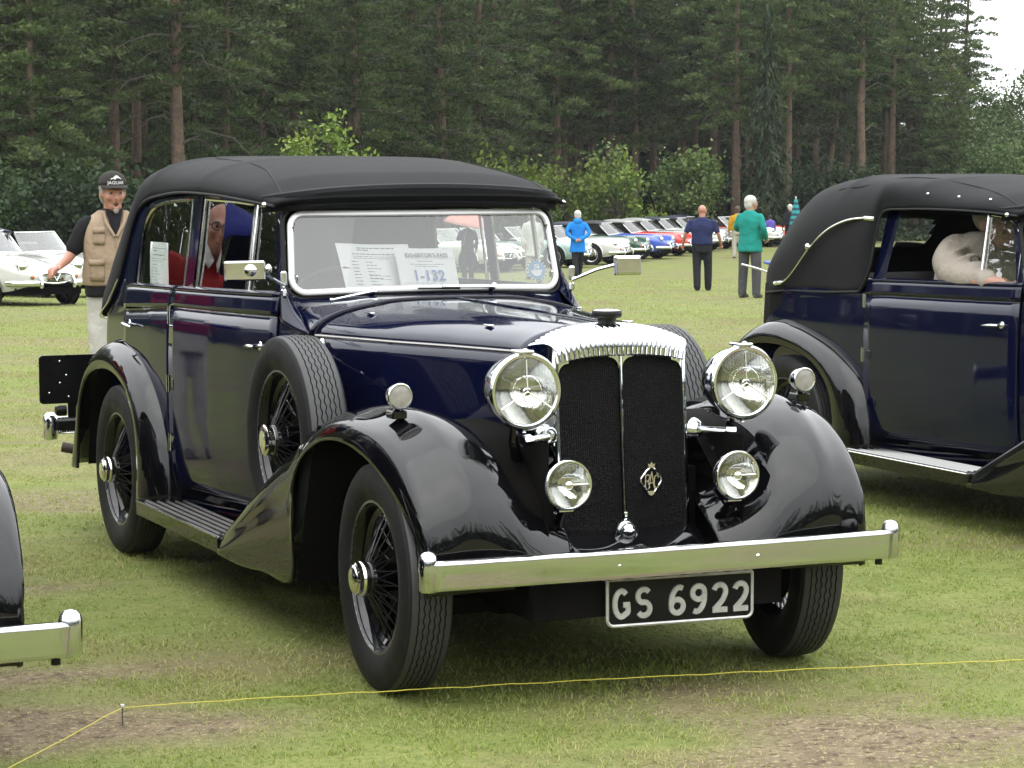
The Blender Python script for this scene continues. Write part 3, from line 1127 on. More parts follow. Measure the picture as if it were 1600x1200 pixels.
    out_b = [(-.560, 1.225, 1.046)] + arch_b[1:-1] + [(.560, 1.225, 1.046)]
    # blend the two ends of the lower rail out to the scuttle flank
    for i in range(1, 4):
        pass
    zr = np.linspace(1.515, 1.10, n - 4)
    left = [Aedge(z) for z in zr] + [(-.602, 1.415, 1.085), (-.590, 1.35, 1.068), (-.577, 1.29, 1.055), (-.560, 1.225, 1.046)]
    right = [(-x, y, z) for x, y, z in left[::-1]]
    top = [(x, screen_plane_y(x, 1.525) + .01, 1.522) for x in np.linspace(xA(1.515), -xA(1.515), len(I[2]))]
    top[0] = right[-1]; top[-1] = left[0]
    sc_ = MB()
    for inner, outer, mode in ((I[0], out_b, 'b'), (I[1], cr(right, len(I[1])), 's'), (I[2], top, 's'), (I[3], cr(left, len(I[3])), 's')):
        inner, outer = np.array(inner), np.array(outer, float)
        if mode == 'b':
            m1 = inner + (outer - inner) * np.array([.10, .16, .42])
            m2 = inner + (outer - inner) * np.array([.40, .52, .80])
            rails = [inner, m1, m2, outer]
        else:
            rails = [inner, inner * .66 + outer * .34, inner * .33 + outer * .67, outer]
        sc_.grid(surf([list(map(tuple, r)) for r in rails], len(inner) * 2, 12), 0, flip=True)
    sc_.build('scuttle', 'blue_paint', R, solid=.008, offset=1.0)
    # rubber seal, bright frame and pane
    lp = sum([q[:-1] for q in screen_loop(16, grow=.016)], [])
    ws = MB().tube(lp, .010, 8, 0, closed=True, hint=(0, 1, 0)).build('windscreen_seal', 'satin_black', R)
    lp = sum([q[:-1] for q in screen_loop(16, grow=-.008, yo=-.014)], [])
    f = MB().tube(lp, .0125, 8, 0, closed=True, hint=(0, 1, 0), sy=.8)
    for zz_ in (1.24, 1.42):
        for s in (-1, 1):
            f.box((s * .519, screen_plane_y(.5, zz_) - .012, zz_), (.012, .012, .022), 1, ch=.003)
    wf = f.build('windscreen_frame', ['bright_frame', 'chrome'], R)
    lp = screen_loop(16, grow=-.016, yo=-.010)
    g = MB()
    bot, rt, tp_, lf = lp
    g.grid(surf([bot, [(x * .998, screen_plane_y(x, 1.33) - .010, 1.33) for x in np.linspace(-.53, .53, len(bot))], tp_[::-1]], 24, 8), 0)
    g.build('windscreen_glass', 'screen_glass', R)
    # wipers
    for a, b, c_ in (((-.245, 1.418, 1.193), (-.42, 1.405, 1.160), (-.535, 1.400, 1.132)), ((.24, 1.418, 1.200), (.03, 1.412, 1.200), (-.07, 1.412, 1.198))):
        w = MB()
        a, b, c_ = Vector(a), Vector(b), Vector(c_)
        w.lathe([(.001, .018), (.010, .016), (.013, .004), (.013, -.03)], a, (0, -1, .3), 12, 0)
        w.tube([a + Vector((0, -.014, 0)), b + Vector((0, -.016, .004))], [.006, .004], 6, 0)
        w.tube([a.lerp(c_, .45) + Vector((0, -.006, -.004)), c_ + Vector((0, -.006, 0))], .0045, 6, 1)
        w.sphere(b + Vector((0, -.016, .004)), .008, 8, 6, 0)
        w.build('wiper', ['chrome', 'trim_dark'], R)
    # ---- hood
    P, E_, T_ = roof_grid(kind)
    hm0 = MB().grid(P, 0, flip=True)
    if kind != 'saloon':
        keep = []
        for fi, f_ in enumerate(hm0.f):
            c_ = np.mean([hm0.v[q_] for q_ in f_], axis=0)
            if not (abs(c_[0]) < .40 and 1.30 < c_[2] < 1.46 and c_[1] > 3.3):
                keep.append(fi)
        hm0.f = [hm0.f[q_] for q_ in keep]; hm0.m = [0] * len(keep); hm0.sm = [True] * len(keep)
    hd = hm0.build('soft_top', 'hood_fabric', R, solid=.012)
    for sd in (0, 1):
        sm = MB()
        pts = []
        for k in range(30):
            t_ = k / 29
            i = int(round(np.interp(t_, [0, .25, 1], [3, 10, 16])))
            j = int(round(np.interp(t_, [0, 1], [1, 50])))
            pts.append(tuple(P[i if sd == 0 else P.shape[0] - 1 - i, j] + np.array((0, 0, .001))))
        sm.tube(cr(pts[::4] + [pts[-1]], 40), .003, 5)
        sm.build('hood_seam', 'hood_seam', hd)
    # folded valance and gutter over the windscreen
    vx = np.linspace(-.606, .606, 36)
    va = MB()
    rows = []
    for dy, dz in ((.03, .034), (-.006, .030), (-.017, .016), (-.015, .0), (-.003, -.009), (-.001, -.013), (-.005, -.018), (.002, -.030), (.02, -.032)):
        rows.append([(x, 1.474 + .032 * (abs(x) / .5) ** 2 + .115 * (max(0, abs(x) - .46) / .145) ** 2 + dy, 1.524 + .034 * (1 - (x / .62) ** 2) * (1 if dz > .01 else .35) + dz - .012 * (abs(x) / .6) ** 6) for x in vx])
    va.grid(np.array(rows), 0)
    va.build('hood_valance', 'hood_fabric', hd)
    for s in (-1, 1):
        gt = MB()
        gt.tube([(s * (abs(e[0]) + .004), e[1], e[2] - .004) for e in map(tuple, cr(E_[:9 if kind == 'saloon' else 8], 40))], .006, 6, 0)
        gt.sphere((s * .612, 1.585, 1.512), .011, 10, 6, 1)
        gt.build('hood_beading', ['hood_seam', 'old_chrome'], hd)
    bd = MB()
    if kind == 'saloon':
        for s in (-1, 1):
            pts = [(s * (abs(x) + .006), y, z - .004) for x, y, z in map(tuple, cr(E_[8:], 16))]
            bd.tube(pts, .006, 6)
        bd.build('hood_piping', 'old_chrome', hd)
    else:
        for s in (-1, 1):
            pts = [(s * (abs(x) + .005), y, z - .004) for x, y, z in map(tuple, cr(E_[7:], 16))]
            bd.tube(pts, .007, 6, 0)
        bd.build('hood_piping', 'hood_seam', hd)
        for s in (-1, 1):
            ir = MB()
            pp = [(s * .700, 3.50, 1.105), (s * .712, 3.40, 1.115), (s * .724, 3.28, 1.175), (s * .728, 3.12, 1.30), (s * .722, 2.96, 1.405), (s * .71, 2.80, 1.462), (s * .700, 2.64, 1.480), (s * .695, 2.56, 1.478)]
            ir.tube(cr(pp, 34), .0095, 8, 0, sy=.7)
            ir.sphere((s * .733, 3.115, 1.318), .017, 10, 8, 1, s=(1, 1, 1.1))
            ir.tube([pp[0], pp[1]], .014, 8, 1)
            ir.tube([pp[6], pp[7]], .014, 8, 1)
            ir.build('landau_iron', ['old_chrome', 'chrome'], hd)
        for s in (-1, 1):
            for yy in (1.75, 1.98, 2.22):
                st_ = MB()
                j = int(np.argmin(np.abs(P[2, :, 1] - yy)))
                p = P[4 if s < 0 else P.shape[0] - 5, j]
                st_.sphere((p[0] + s * .003, p[1], p[2]), .008, 8, 6)
                st_.build('press_stud', 'chrome', hd)
    # rear light of the hood
    # ---- interior
    inn = MB()
    inn.box((0, 2.4, .36), (1.16, 2.5, .03), 0)
    inn.box((0, 1.33, .68), (.98, .02, .62), 0)
    inn.box((0, 3.62, .72), (1.10, .03, .70), 0)
    inn.build('cabin_floor', 'interior', R)
    se = MB()
    for x in (-.30, .30):
        se.box((x, 2.05, .55), (.50, .50, .20), ch=.04)
        se.box((x, 2.30, .86), (.50, .14, .58), ch=.05, R=Matrix.Rotation(radians(-10), 3, 'X'))
    se.box((0, 3.10, .56), (1.12, .52, .24), ch=.05)
    se.box((0, 3.38, .88), (1.14, .16, .56), ch=.06, R=Matrix.Rotation(radians(-14), 3, 'X'))
    se.build('seats', 'leather', R)
    da = MB()
    da.box((0, 1.56, 1.09), (1.08, .04, .17), ch=.012)
    da.grid(np.array([[(x, 1.50 + .05 * (abs(x) / .55) ** 2 + dy, 1.172 + .010 * (1 - (x / .55) ** 2) + dz) for x in np.linspace(-.53, .53, 14)] for dy, dz in ((-.03, -.004), (.02, .0), (.06, -.004), (.07, -.03))]), 0)
    da.build('dashboard', 'wood', R)
    sw = MB()
    c0 = Vector((-.30, 1.72, 1.10)); ax_ = Vector((0, -.80, -.60)).normalized()
    xa, ya, _z = frame(ax_)
    sw.tube([c0 + xa * (.215 * cos(2 * pi * k / 32)) + ya * (.215 * sin(2 * pi * k / 32)) for k in range(32)], .012, 8, closed=True)
    for k in range(3):
        sw.tube([c0, c0 + xa * (.21 * cos(2 * pi * k / 3 + .5)) + ya * (.21 * sin(2 * pi * k / 3 + .5))], .007, 6)
    sw.tube([c0, c0 + ax_ * .35], .02, 8)
    sw.build('steering_wheel', 'trim_dark', R)
    # ---- radiator
    yF = lambda z: -.158 - .075 * (1.054 - z) * 1.0 if z < 1.054 else -.158 + 0
    rows = []
    nx = 201
    tt = np.linspace(-1, 1, nx)
    nf = 27
    flute = .0045 * (np.abs(np.sin((tt + 1) / 2 * pi * nf)) ** .7 - .5)
    def row(w, z0, drop, y, amp, nrm):
        r = []
        for t_, fl in zip(tt, flute):
            x = w * t_
            zz_ = z0 - drop * abs(t_) ** 2.6
            k = fl * amp
            r.append((x, y + nrm[0] * k, zz_ + nrm[1] * k))
        return r
    prof = [(.224, 1.046, .020, -.162, .2, (-1, 0)), (.226, 1.054, .022, -.1752, 1, (-1, 0)), (.230, 1.078, .026, -.1744, 1, (-1, 0)), (.233, 1.106, .031, -.1732, 1, (-1, .03)),
            (.237, 1.119, .036, -.168, 1, (-.9, .4)), (.243, 1.133, .042, -.152, .9, (-.6, .8)), (.251, 1.144, .050, -.125, .7, (-.2, 1)), (.260, 1.149, .060, -.082, .5, (0, 1)), (.268, 1.148, .068, -.030, .3, (0, 1))]
    rd = MB()
    for p_ in prof:
        rows.append(row(*p_))
    rd.grid(np.array(rows), 0)
    for s in (-1, 1):
        # fluted shoulders run down as plain side shells
        sh = []
        for z in np.linspace(1.09, .40, 16):
            yf = yF(min(z, 1.05))
            k = np.interp(z, [.4, 1.0, 1.09], [1, 1, .9])
            sh.append([(s * .216, yf + .012, z), (s * .220, yf - .006, z), (s * .230, yf - .006, z), (s * .236, yf + .004, z), (s * (.25), yf + .05, z), (s * .268, -.03, min(z, 1.082))])
        rd.grid(np.array(sh), 0, flip=(s < 0))
    shell = rd.build('radiator_shell', 'chrome', R, sharp=60)
    gm = MB()
    for s in (-1, 1):
        o = []
        zs_ = np.linspace(.40, 1.045, 20)
        rows = []
        for z in zs_:
            rows.append([(s * x, yF(z) + .006 + .006 * 0, z) for x in np.linspace(.004, .222, 4)])
        gm.grid(np.array(rows), 0, flip=(s < 0))
    gm.build('radiator_core', 'grille_mesh', shell)
    # rounded upper corners of the two openings
    for s in (-1, 1):
        for cx0, sg in ((.218, 1), (.006, -1)):
            cm = MB()
            r_ = .036
            pts = [(cx0, 1.056), (cx0, 1.056 - r_)] + [(cx0 - sg * r_ + sg * r_ * cos(a), 1.046 - r_ + r_ * sin(a) - (.016 * (cx0 / .22) ** 2)) for a in np.linspace(0, pi / 2, 7)] + [(cx0 - sg * r_, 1.056)]
            pts = [(s * a, b) for a, b in pts]
            if (s * sg) > 0:
                pass
            cm.prism(pts, lambda a, b, h: (a, -.160 - h * 1.0, b), .006)
            cm.build('grille_corner', 'chrome', shell)
    cb = MB()
    cb.tube([(0, yF(z) - .004, z) for z in np.linspace(1.056, .50, 8)], .0048, 8)
    cb.build('centre_bar', 'chrome', shell)
    kn = MB()
    kz = .492
    ky = yF(kz)
    kn.lathe([(.001, .046), (.014, .044), (.024, .036), (.029, .026), (.0295, .020)], (0, ky, kz), (0, -1, 0), 24)
    kn.lathe([(.0295, .020), (.036, .022), (.040, .016), (.040, .006), (.034, .002)], (0, ky, kz), (0, -1, 0), 28)
    kn.box((0, ky - .006, kz + .045), (.012, .006, .03), ch=.002)
    kn.box((0, ky - .006, kz - .048), (.010, .006, .03), ch=.002)
    kn.build('starting_handle_cover', 'chrome', shell)
    rg = MB()
    rg.tube([(.196 + .0175 * cos(2 * pi * k / 24), yF(.465) - .004, .465 + .0205 * sin(2 * pi * k / 24)) for k in range(24)], .0022, 6, closed=True)
    rg.build('grommet_ring', 'old_chrome', shell)
    # lozenge badge with interlaced letters and a crown
    bg_ = MB()
    B = lambda a, b, h: (.096 + a, yF(.655) - .006 - h, .650 + b)
    lo = [(0, .040), (.033, .010), (.033, -.004), (.010, -.040), (-.010, -.040), (-.033, -.004), (-.033, .010)]
    lo = [(0, .042), (.016, .030), (.036, .006), (.036, -.006), (.012, -.040), (-.012, -.040), (-.036, -.006), (-.036, .006), (-.016, .030)]
    bg_.tube([B(a, b, 0) for a, b in lo], .0036, 6, closed=True)
    glyph_ribbon(bg_, [[(-.021, -.028), (-.021, .014)], [(-.021, .014), (-.010, .016), (-.007, .006), (-.012, -.003), (-.020, -.004)], [(-.013, -.004), (-.006, -.026)],
                       [(-.010, -.030), (0, .026)], [(0, .026), (.010, -.030)], [(-.006, -.010), (.006, -.010)],
                       [(.024, .006), (.019, .014), (.011, .010), (.009, -.006), (.011, -.022), (.019, -.026), (.025, -.018)]], B, .0042, .003)
    bg_.prism([(-.010, .038), (.010, .038), (.013, .054), (.006, .049), (0, .058), (-.006, .049), (-.013, .054)], B, .004)
    bg_.prism([(-.010, -.046), (0, -.052), (.010, -.046), (.012, -.036), (-.012, -.036)], B, .004)
    bg_.build('club_badge', 'old_chrome', shell)
    cp = MB()
    cp.lathe([(.028, -.012), (.030, .0), (.030, .006)], (0, -.066, 1.158), (0, 0, 1), 24, 0)
    pr = [(.032, .006), (.046, .008), (.0485, .014), (.0485, .026), (.046, .031)]
    cp.lathe(pr, (0, -.066, 1.158), (0, 0, 1), 10, 0, smooth=False)
    cp.lathe([(.046, .031), (.030, .035), (.001, .036)], (0, -.066, 1.158), (0, 0, 1), 20, 1)
    cp.build('radiator_cap', ['trim_dark', 'chrome'], shell)
    # ---- wings, running boards
    for s in (-1, 1):
        w = wing_front(s).build('front_wing', 'black_paint', R, solid=.010, offset=-1 if s < 0 else -1)
        rv = MB()
        e = surf([[(.60, 1.575, .285), (.57, 1.30, .445), (.545, 1.06, .56)]], 4, 1) if False else None
        wing_rear(s).build('rear_wing', 'black_paint', R, solid=.010)
        rb = MB()
        rb.box((s * .715, 2.14, .262), (.196, 1.15, .040), 0, ch=.010)
        rb.box((s * .808, 2.14, .250), (.012, 1.15, .062), 0, ch=.004)
        rbo = rb.build('running_board', 'black_paint', R)
        for k in range(5):
            tr = MB()
            x = s * (.655 + .034 * k)
            tr.tube([(x, 1.60, .286), (x, 1.75, .2865), (x, 2.5, .2865), (x, 2.69, .286)], .0065, 6, 0)
            tr.build('tread_strip', 'strip_metal', rbo)
        ed = MB()
        ed.tube([(s * .816, 1.575, .281), (s * .816, 2.705, .281)], .0035, 6)
        ed.build('edge_strip', 'old_chrome', rbo)
        sv = MB()   # valance between body and running board
        panel(1.2, 3.0, .235, .31, s, off=-.02, nz=3, mb=sv)
        sv.build('sill_valance', 'black_paint', R)
        # inner arches
        ia = MB()
        ia.grid(np.array([[(s * x, y, z) for x in (.30, .55, .80)] for y, z in ((.47, .80), (.54, .66), (.60, .50), (.69, .245))]), 0)
        ia.grid(np.array([[(s * x, y, z) for x in (.30, .50, .70)] for y, z in ((-.36, .40), (-.30, .62), (-.08, .80), (.20, .83), (.50, .76), (.66, .60), (.70, .28))]), 0)
        ia.grid(np.array([[(s * .34, y, z) for y in (-.36, .1, .72)] for z in (.25, .5, .8)]), 0)
        ia.build('front_wheel_arch', 'underbody', R)
        ia = MB()
        ia.grid(np.array([[(s * x, y, z) for x in (.50, .63, .76)] for y, z in ((2.74, .25), (2.78, .60), (3.0, .79), (3.26, .81), (3.5, .78), (3.66, .62), (3.73, .32))]), 0)
        ia.grid(np.array([[(s * .52, y, z) for y in (2.72, 3.2, 3.75)] for z in (.22, .5, .8)]), 0)
        ia.build('rear_wheel_arch', 'underbody', R)
        sl = lamp(R, 'side_light', (s * .722, -.088, .940), .0415, 'small')
        sb = MB()
        sb.lathe([(.020, -.05), (.016, -.044), (.009, -.036), (.009, -.020)], (s * .722, -.06, .937), (0, 0, 1), 12)
        sb.box((s * .722, -.055, .882), (.05, .06, .026), ch=.004)
        sb.build('side_light_stem', 'black_paint', R)
        hl = lamp(R, 'headlight', (s * .384, -.280, .959), .1215, 'head')
        hl.rotation_euler = (0, 0, 0)
        hs = MB()
        hs.tube([(s * .384, -.20, .86), (s * .384, -.19, .80), (s * .36, -.16, .74), (s * .30, -.10, .70)], [.012, .016, .02, .024], 8, 0)
        hs.build('headlight_stem', 'black_paint', R)
        br = MB()
        br.lathe([(.001, .03), (.022, .028), (.032, .012), (.036, 0)], (s * .262, -.168, .805), (s * .5, -1, 0), 14)
        br.tube([(s * .27, -.20, .805), (s * .36, -.235, .800)], .011, 10)
        br.tube([(s * .345, -.232, .801), (s * .375, -.24, .799)], .019, 8, smooth=False)
        br.build('headlight_bar', 'chrome', R)
        lamp(R, 'fog_light', (s * .294, -.403, .677), .0790, 'fog')
        fs = MB()
        fs.tube([(s * .294, -.36, .60), (s * .294, -.34, .57), (s * .285, -.30, .53)], [.016, .012, .016], 8, 0)
        fs.box((s * .294, -.375, .596), (.05, .04, .012), 1, ch=.004)
        fs.build('fog_light_bracket', ['black_paint', 'chrome'], R)
        # spare wheel in its well
        make_wheel(R, 'spare_wheel', (s * .708, .955, .705), 0 if s < 0 else pi, True)
        make_wheel(R, 'wheel', (s * (.713 if s < 0 else .700), 0, .363), radians(-2) if s < 0 else pi + radians(-9))
        make_wheel(R, 'wheel', (s * .713, 3.133, .363), 0 if s < 0 else pi)
        # mirror
        mr_ = MB()
        base = Vector((s * .585, 1.452, 1.225))
        tip = Vector((s * .745, 1.345, 1.280))
        mr_.box(base + Vector((0, -.004, .018)), (.026, .014, .055), 0, ch=.006)
        mr_.box(base + Vector((0, -.004, -.035)), (.022, .014, .032), 0, ch=.006)
        mr_.tube([base + Vector((0, -.01, -.008)), base.lerp(tip, .5) + Vector((0, -.01, .004)), tip], .0068, 8, 0)
        mr_.build('mirror_arm', 'chrome', R)
        mh = MB()
        c = Vector((s * .765, 1.352, 1.278))
        if s < 0:
            mh.box(c, (.155, .018, .072), 0, ch=.006)
            mh.sphere(tip + Vector((0, -.008, .0)), .022, 12, 8, 0, s=(1, .6, 1))
            mh.sphere(tip + Vector((.068, -.002, .004)), .013, 10, 8, 0, s=(1, .8, 1.4))
        else:
            mh.box(c + Vector((.012, 0, -.006)), (.115, .018, .076), 0, ch=.006)
            mh.box(c + Vector((.012, -.011, -.006)), (.098, .006, .060), 1, ch=.003)
        mh.build('mirror_head', ['chrome', 'chrome'], R)
    # ---- front apron, chassis, axle
    ap = MB()
    ap.grid(surf([[(x, -.10, .52 + .03 * (abs(x) / .3) ** 2), (x, -.24, .475 + .03 * (abs(x) / .3) ** 2), (x, -.36, .41), (x, -.41, .335), (x, -.40, .285)] for x in np.linspace(-.24, .24, 7)], 14, 15), 0)
    ap.build('front_apron', 'black_paint', R, solid=.006)
    ch = MB()
    ch.box((0, 1.7, .34), (.86, 4.3, .14), 0)
    ch.box((0, 1.9, .26), (1.10, 3.9, .05), 0)  # broad undertray, added unseen to deepen the shade below the car
    ch.box((0, -.10, .30), (.60, .5, .06), 0)
    ch.box((0, .6, .50), (.56, 1.5, .36), 0)
    ch.tube([(-.60, 0, .33), (-.35, 0, .25), (.35, 0, .25), (.60, 0, .33)], .035, 8, 0)
    ch.tube([(-.62, 3.133, .36), (.62, 3.133, .36)], .05, 8, 0)
    ch.sphere((0, 3.133, .36), .14, 12, 8, 0)
    for s in (-1, 1):
        ch.tube([(s * .38, -.40, .36), (s * .38, 0, .26), (s * .38, .5, .34)], .028, 6, 0)
        ch.tube([(s * .38, -.47, .41), (s * .38, -.30, .37)], .022, 6, 0)
    ch.build('chassis', 'underbody', R)
    # ---- bumpers
    def bumper_profile(k):
        return [(.0, -.041), (-.0115, -.0407), (-.0155, -.0385), (-.0168, -.0345), (-.0171, -.031), (-.0182, .0), (-.0193, .032), (-.0193, .0350), (-.0182, .0387), (-.0135, .0408), (.0, .041)]
    fb = MB()
    rows = []
    for x in np.linspace(-.795, .795, 40):
        y0 = -.508 - .018 * (1 - (x / .8) ** 2)
        rows.append([(x, y0 + dy, .443 + dz) for dy, dz in bumper_profile(0)])
    fb.grid(np.array(rows), 0)
    fbo = fb.build('front_bumper', 'bumper_chrome', R, solid=.006)
    for s in (-1, 1):
        k = MB()
        k.lathe([(.001, .120), (.015, .117), (.024, .108), (.0285, .092), (.0285, .004), (.024, -.002), (.001, -.003)], (s * .798, -.506, .399), (0, 0, 1), 24)
        k.build('bumper_end', 'bumper_chrome', fbo)
    b2 = MB()
    for x in (-.19, .29):
        b2.sphere((x, -.545, .441), .0085, 10, 8, 0, s=(1, .7, 1))
    b2.build('bumper_bolt', 'chrome', fbo)
    bb = MB()
    bb.box((0, -.487, .415), (1.52, .012, .036), 0, ch=.003)
    bb.tube([(.765, -.49, .398), (.765, -.49, .375)], .012, 6)
    bb.build('bumper_backing', 'satin_black', fbo)
    # ---- number plate
    if plate:
        pl = MB()
        W_, H_ = .512, .149
        cx_, cz_ = .0575, .3115
        r_ = .022
        ol = []
        for qx, qz, a0 in ((1, -1, -90), (1, 1, 0), (-1, 1, 90), (-1, -1, 180)):
            for i in range(7):
                a = radians(a0 + 15 * i)
                rr_ = r_ if qz < 0 else .006
                ol.append((qx * (W_ / 2 - rr_) + rr_ * cos(a), qz * (H_ / 2 - rr_) + rr_ * sin(a)))
        PF = lambda a, b, h: (cx_ + a, -.470 - h + .0, cz_ + b - .010 * a)
        pl.prism(ol, PF, .004, 0)
        pl.tube([PF(a * .988, b * .965, .004) for a, b in ol], .0055, 6, 1, closed=True)
        npo = pl.build('number_plate', ['plate_black', 'plate_silver'], R)
        cw, chh = .090, .090
        for chx, xx in zip('GS6922', (-.205, -.128, -.012, .063, .138, .212)):
            ch_ = MB()
            glyph_ribbon(ch_, [[(p[0] * cw * 1.02, (p[1] - .5) * chh * 1.06) for p in st2] for st2 in GLYPH[chx]], lambda a, b, h, xx=xx: PF(a + xx, b - .004, .004 + h), .0188, .0035)
            ch_.build('plate_character', 'plate_silver', npo)
        bk = MB()
        bk.box((-.10, -.47, .392), (.14, .008, .012), 0, ch=.002)
        bk.box((.23, -.47, .392), (.05, .008, .014), 0, ch=.002)
        bk.tube([(.08, -.468, .385), (.08, -.45, .42)], .004, 6, 0)
        bk.build('plate_bracket', 'old_chrome', npo)
    # ---- rear fittings
    rbm = MB()
    for x in (-.82, .82):
        rbm.lathe([(.001, .118), (.016, .115), (.026, .106), (.030, .09), (.030, .006), (.026, .0), (.001, -.002)], (x, 4.20, .392), (0, 0, 1), 20)
    rbm.grid(np.array([[(x, 4.215 - dy, .45 + dz) for dy, dz in bumper_profile(0)] for x in np.linspace(-.80, .80, 12)]), 0)
    rbm.build('rear_bumper', 'chrome', R, solid=.006)
    for sg in (-1, 1):
        bi = MB()
        bi.box((sg * .70, 4.17, .455), (.20, .03, .05), 0, ch=.006)
        x = sg * .5
        bi.tube([(x, 4.20, .45), (x * .8, 3.9, .40)], .025, 6)
        bi.build('bumper_iron', 'satin_black', R)
    nb = MB()
    q = []
    for qx, qz, a0 in ((1, -1, -90), (1, 1, 0), (-1, 1, 90), (-1, -1, 180)):
        for i in range(5):
            a = radians(a0 + 22.5 * i)
            q.append((qx * (.20 - .018) + .018 * cos(a), qz * (.112 - .018) + .018 * sin(a)))
    nb.prism(q, lambda a, b, h: (-.705 + a, 4.05 - h, .681 + b), .010, 0)
    nb.box((-.74, 4.06, .56), (.06, .02, .12), 0, ch=.004)
    nb.tube([(-.74, 4.06, .54), (-.60, 4.06, .47)], .02, 8)
    for bx, bz in ((-.81, .765), (-.81, .665), (-.86, .62), (-.78, .70), (-.77, .60)):
        nb.sphere((bx, 4.040, bz), .006, 8, 6, 1)
    nb.lathe([(.001, .03), (.02, .028), (.026, .01), (.026, -.02)], (-.80, 4.06, .535), (-1, 0, 0), 12, 0)
    nb.build('rear_number_board', ['plate_black', 'old_chrome'], R)
    ex = MB()
    ex.lathe([(.001, .0), (.021, .0), (.021, .22), (.024, .22), (.026, .0), (.026, .60)], (-.70, 4.14, .345), (-.42, .0, .06), 14) if False else ex.tube([(-.80, 4.06, .365), (-.70, 4.02, .345), (-.55, 3.8, .33)], .024, 12, 0)
    ex.build('exhaust_pipe', 'rust_pipe', R)
    R.location = root_loc
    return R


mat('strip_metal', (0.32, 0.32, 0.31), 0.28, 0.8)

CAR = build_tourer('vintage_car', 'dark blue vintage car with plate GS 6922 and closed black hood in the centre', 'saloon')
# ------------------------------------------------------------------ papers, neighbours
def sheet(name, label, org, ax, ay, w, h, lines, cat='notice', group=None, title=None, corner=0.0):
    """a printed sheet of paper standing in a window"""
    o, ax, ay = Vector(org), Vector(ax).normalized(), Vector(ay).normalized()
    n = ax.cross(ay).normalized()
    mb = MB()
    rows = []
    for j in range(5):
        rows.append([tuple(o + ax * (w * i / 6) + ay * (h * j / 4) + n * (.006 * sin(i * .9 + j * .5))) for i in range(7)])
    mb.grid(np.array(rows), 0)
    for k, (lx, ly, lw, lh, col) in enumerate(lines):
        p = lambda a, b: tuple(o + ax * (w * a) + ay * (h * b) + n * (.0075 + .006 * sin(a * 6 * .9 + b * 4 * .5) - .006))
        q = lambda a, b: tuple(o + ax * (w * a) + ay * (h * b) + n * (.006 * sin(a * 6 * .9 + b * 4 * .5) + .0012))
        x = lx
        rr = random.Random(k * 13 + int(w * 1000))
        while x < lx + lw - 1e-6:
            dw = min(rr.uniform(.03, .09), lx + lw - x)
            mb.add([q(x, ly), q(x + dw, ly), q(x + dw, ly + lh), q(x, ly + lh)], [(0, 1, 2, 3)], col, False)
            x += dw + .012
    if title:
        for s, sz, tx, ty, col, bold in title:
            c = o + ax * (w * tx) + ay * (h * ty)
            text_on(s, sz, c + n * .008, ax, ay, mb=mb, m=col, bold=bold)
    t = mb.build(name, ['paper', 'ink', 'ink_blue'], None, sharp=None, solid=0)
    return tag(t, label, cat, group)


nl = [(.28, .90, .55, .018, 1), (.28, .855, .16, .018, 1), (.20, .77, .60, .016, 1), (.20, .72, .66, .010, 1), (.20, .68, .50, .010, 1)]
for k in range(8):
    nl.append((.16, .60 - .07 * k, .09, .014, 1))
    nl.append((.36, .60 - .07 * k, .10 + .05 * (k % 3), .014, 1))
    if k in (4, 5):
        nl.append((.36, .585 - .07 * k, .30, .010, 1))
sheet('printed_notice', 'large white printed notice leaning behind the windscreen beside the numbered pass',
      (-.300, 1.560, 1.190), (1, .04, -.03), (-.16, .30, 1), .30, .185, nl, group='papers shown in the car windows')
sheet('entry_pass', 'white numbered exhibitor pass reading 1-132 behind the windscreen',
      (-.088, 1.535, 1.196), (1, .03, -.015), (-.12, .26, 1), .245, .155, [(.36, .66, .28, .016, 1), (.22, .58, .60, .012, 1), (.30, .53, .40, .012, 1), (.10, .10, .5, .012, 2)],
      title=[("EXHIBITOR'S PASS", .022, .52, .80, 1, .0004), ('1-132', .058, .50, .28, 2, .0011)], group='papers shown in the car windows')
ln = [(.16, .86, .68, .012, 1), (.16, .80, .16, .012, 1), (.16, .71, .50, .014, 1), (.14, .63, .72, .008, 1), (.14, .58, .48, .008, 1), (.14, .50, .24, .008, 1)]
for k in range(6):
    ln += [(.12, .42 - .065 * k, .10, .010, 1), (.30, .42 - .065 * k, .08 + .06 * (k % 3), .010, 1)]
_px = lambda y, z: -(float(side(y, z)) - .028)
sheet('information_sheet', 'tall narrow white information sheet standing in the rear side window',
      (_px(2.97, 1.16), 2.97, 1.152), (-(_px(2.97, 1.16) - _px(2.72, 1.16)), -.25, 0), (.05, 0, 1), .235, .19, ln, group='papers shown in the car windows')
tk = MB()
_c = Vector((.458, screen_plane_y(.458, 1.255) - .004, 1.254))
tx, ty = Vector((1, .08, 0)).normalized(), Vector((0, .26, 1)).normalized()
tn = Vector((0, -1, .26)).normalized()
def _disc(r0, r1, n, h, m):
    p0 = [_c + tx * (r0 * cos(2 * pi * k / n)) + ty * (r0 * sin(2 * pi * k / n)) + tn * h for k in range(n)]
    p1 = [_c + tx * (r1 * cos(2 * pi * k / n)) + ty * (r1 * sin(2 * pi * k / n)) + tn * h for k in range(n)]
    tk.grid(np.array([[tuple(p) for p in p1], [tuple(p) for p in p0]]), m, cu=True)
_disc(.0005, .036, 30, .0, 0)
_disc(.024, .036, 30, .0006, 1)
tk.add([_c + tx * a + ty * b + tn * .0012 for a, b in ((-.034, .002), (.034, .002), (.034, .020), (-.034, .020))], [(0, 1, 2, 3)], 1, False)
text_on('04', .024, _c + ty * .011 + tn * .0016, tx, ty, mb=tk, m=0, bold=.0006)
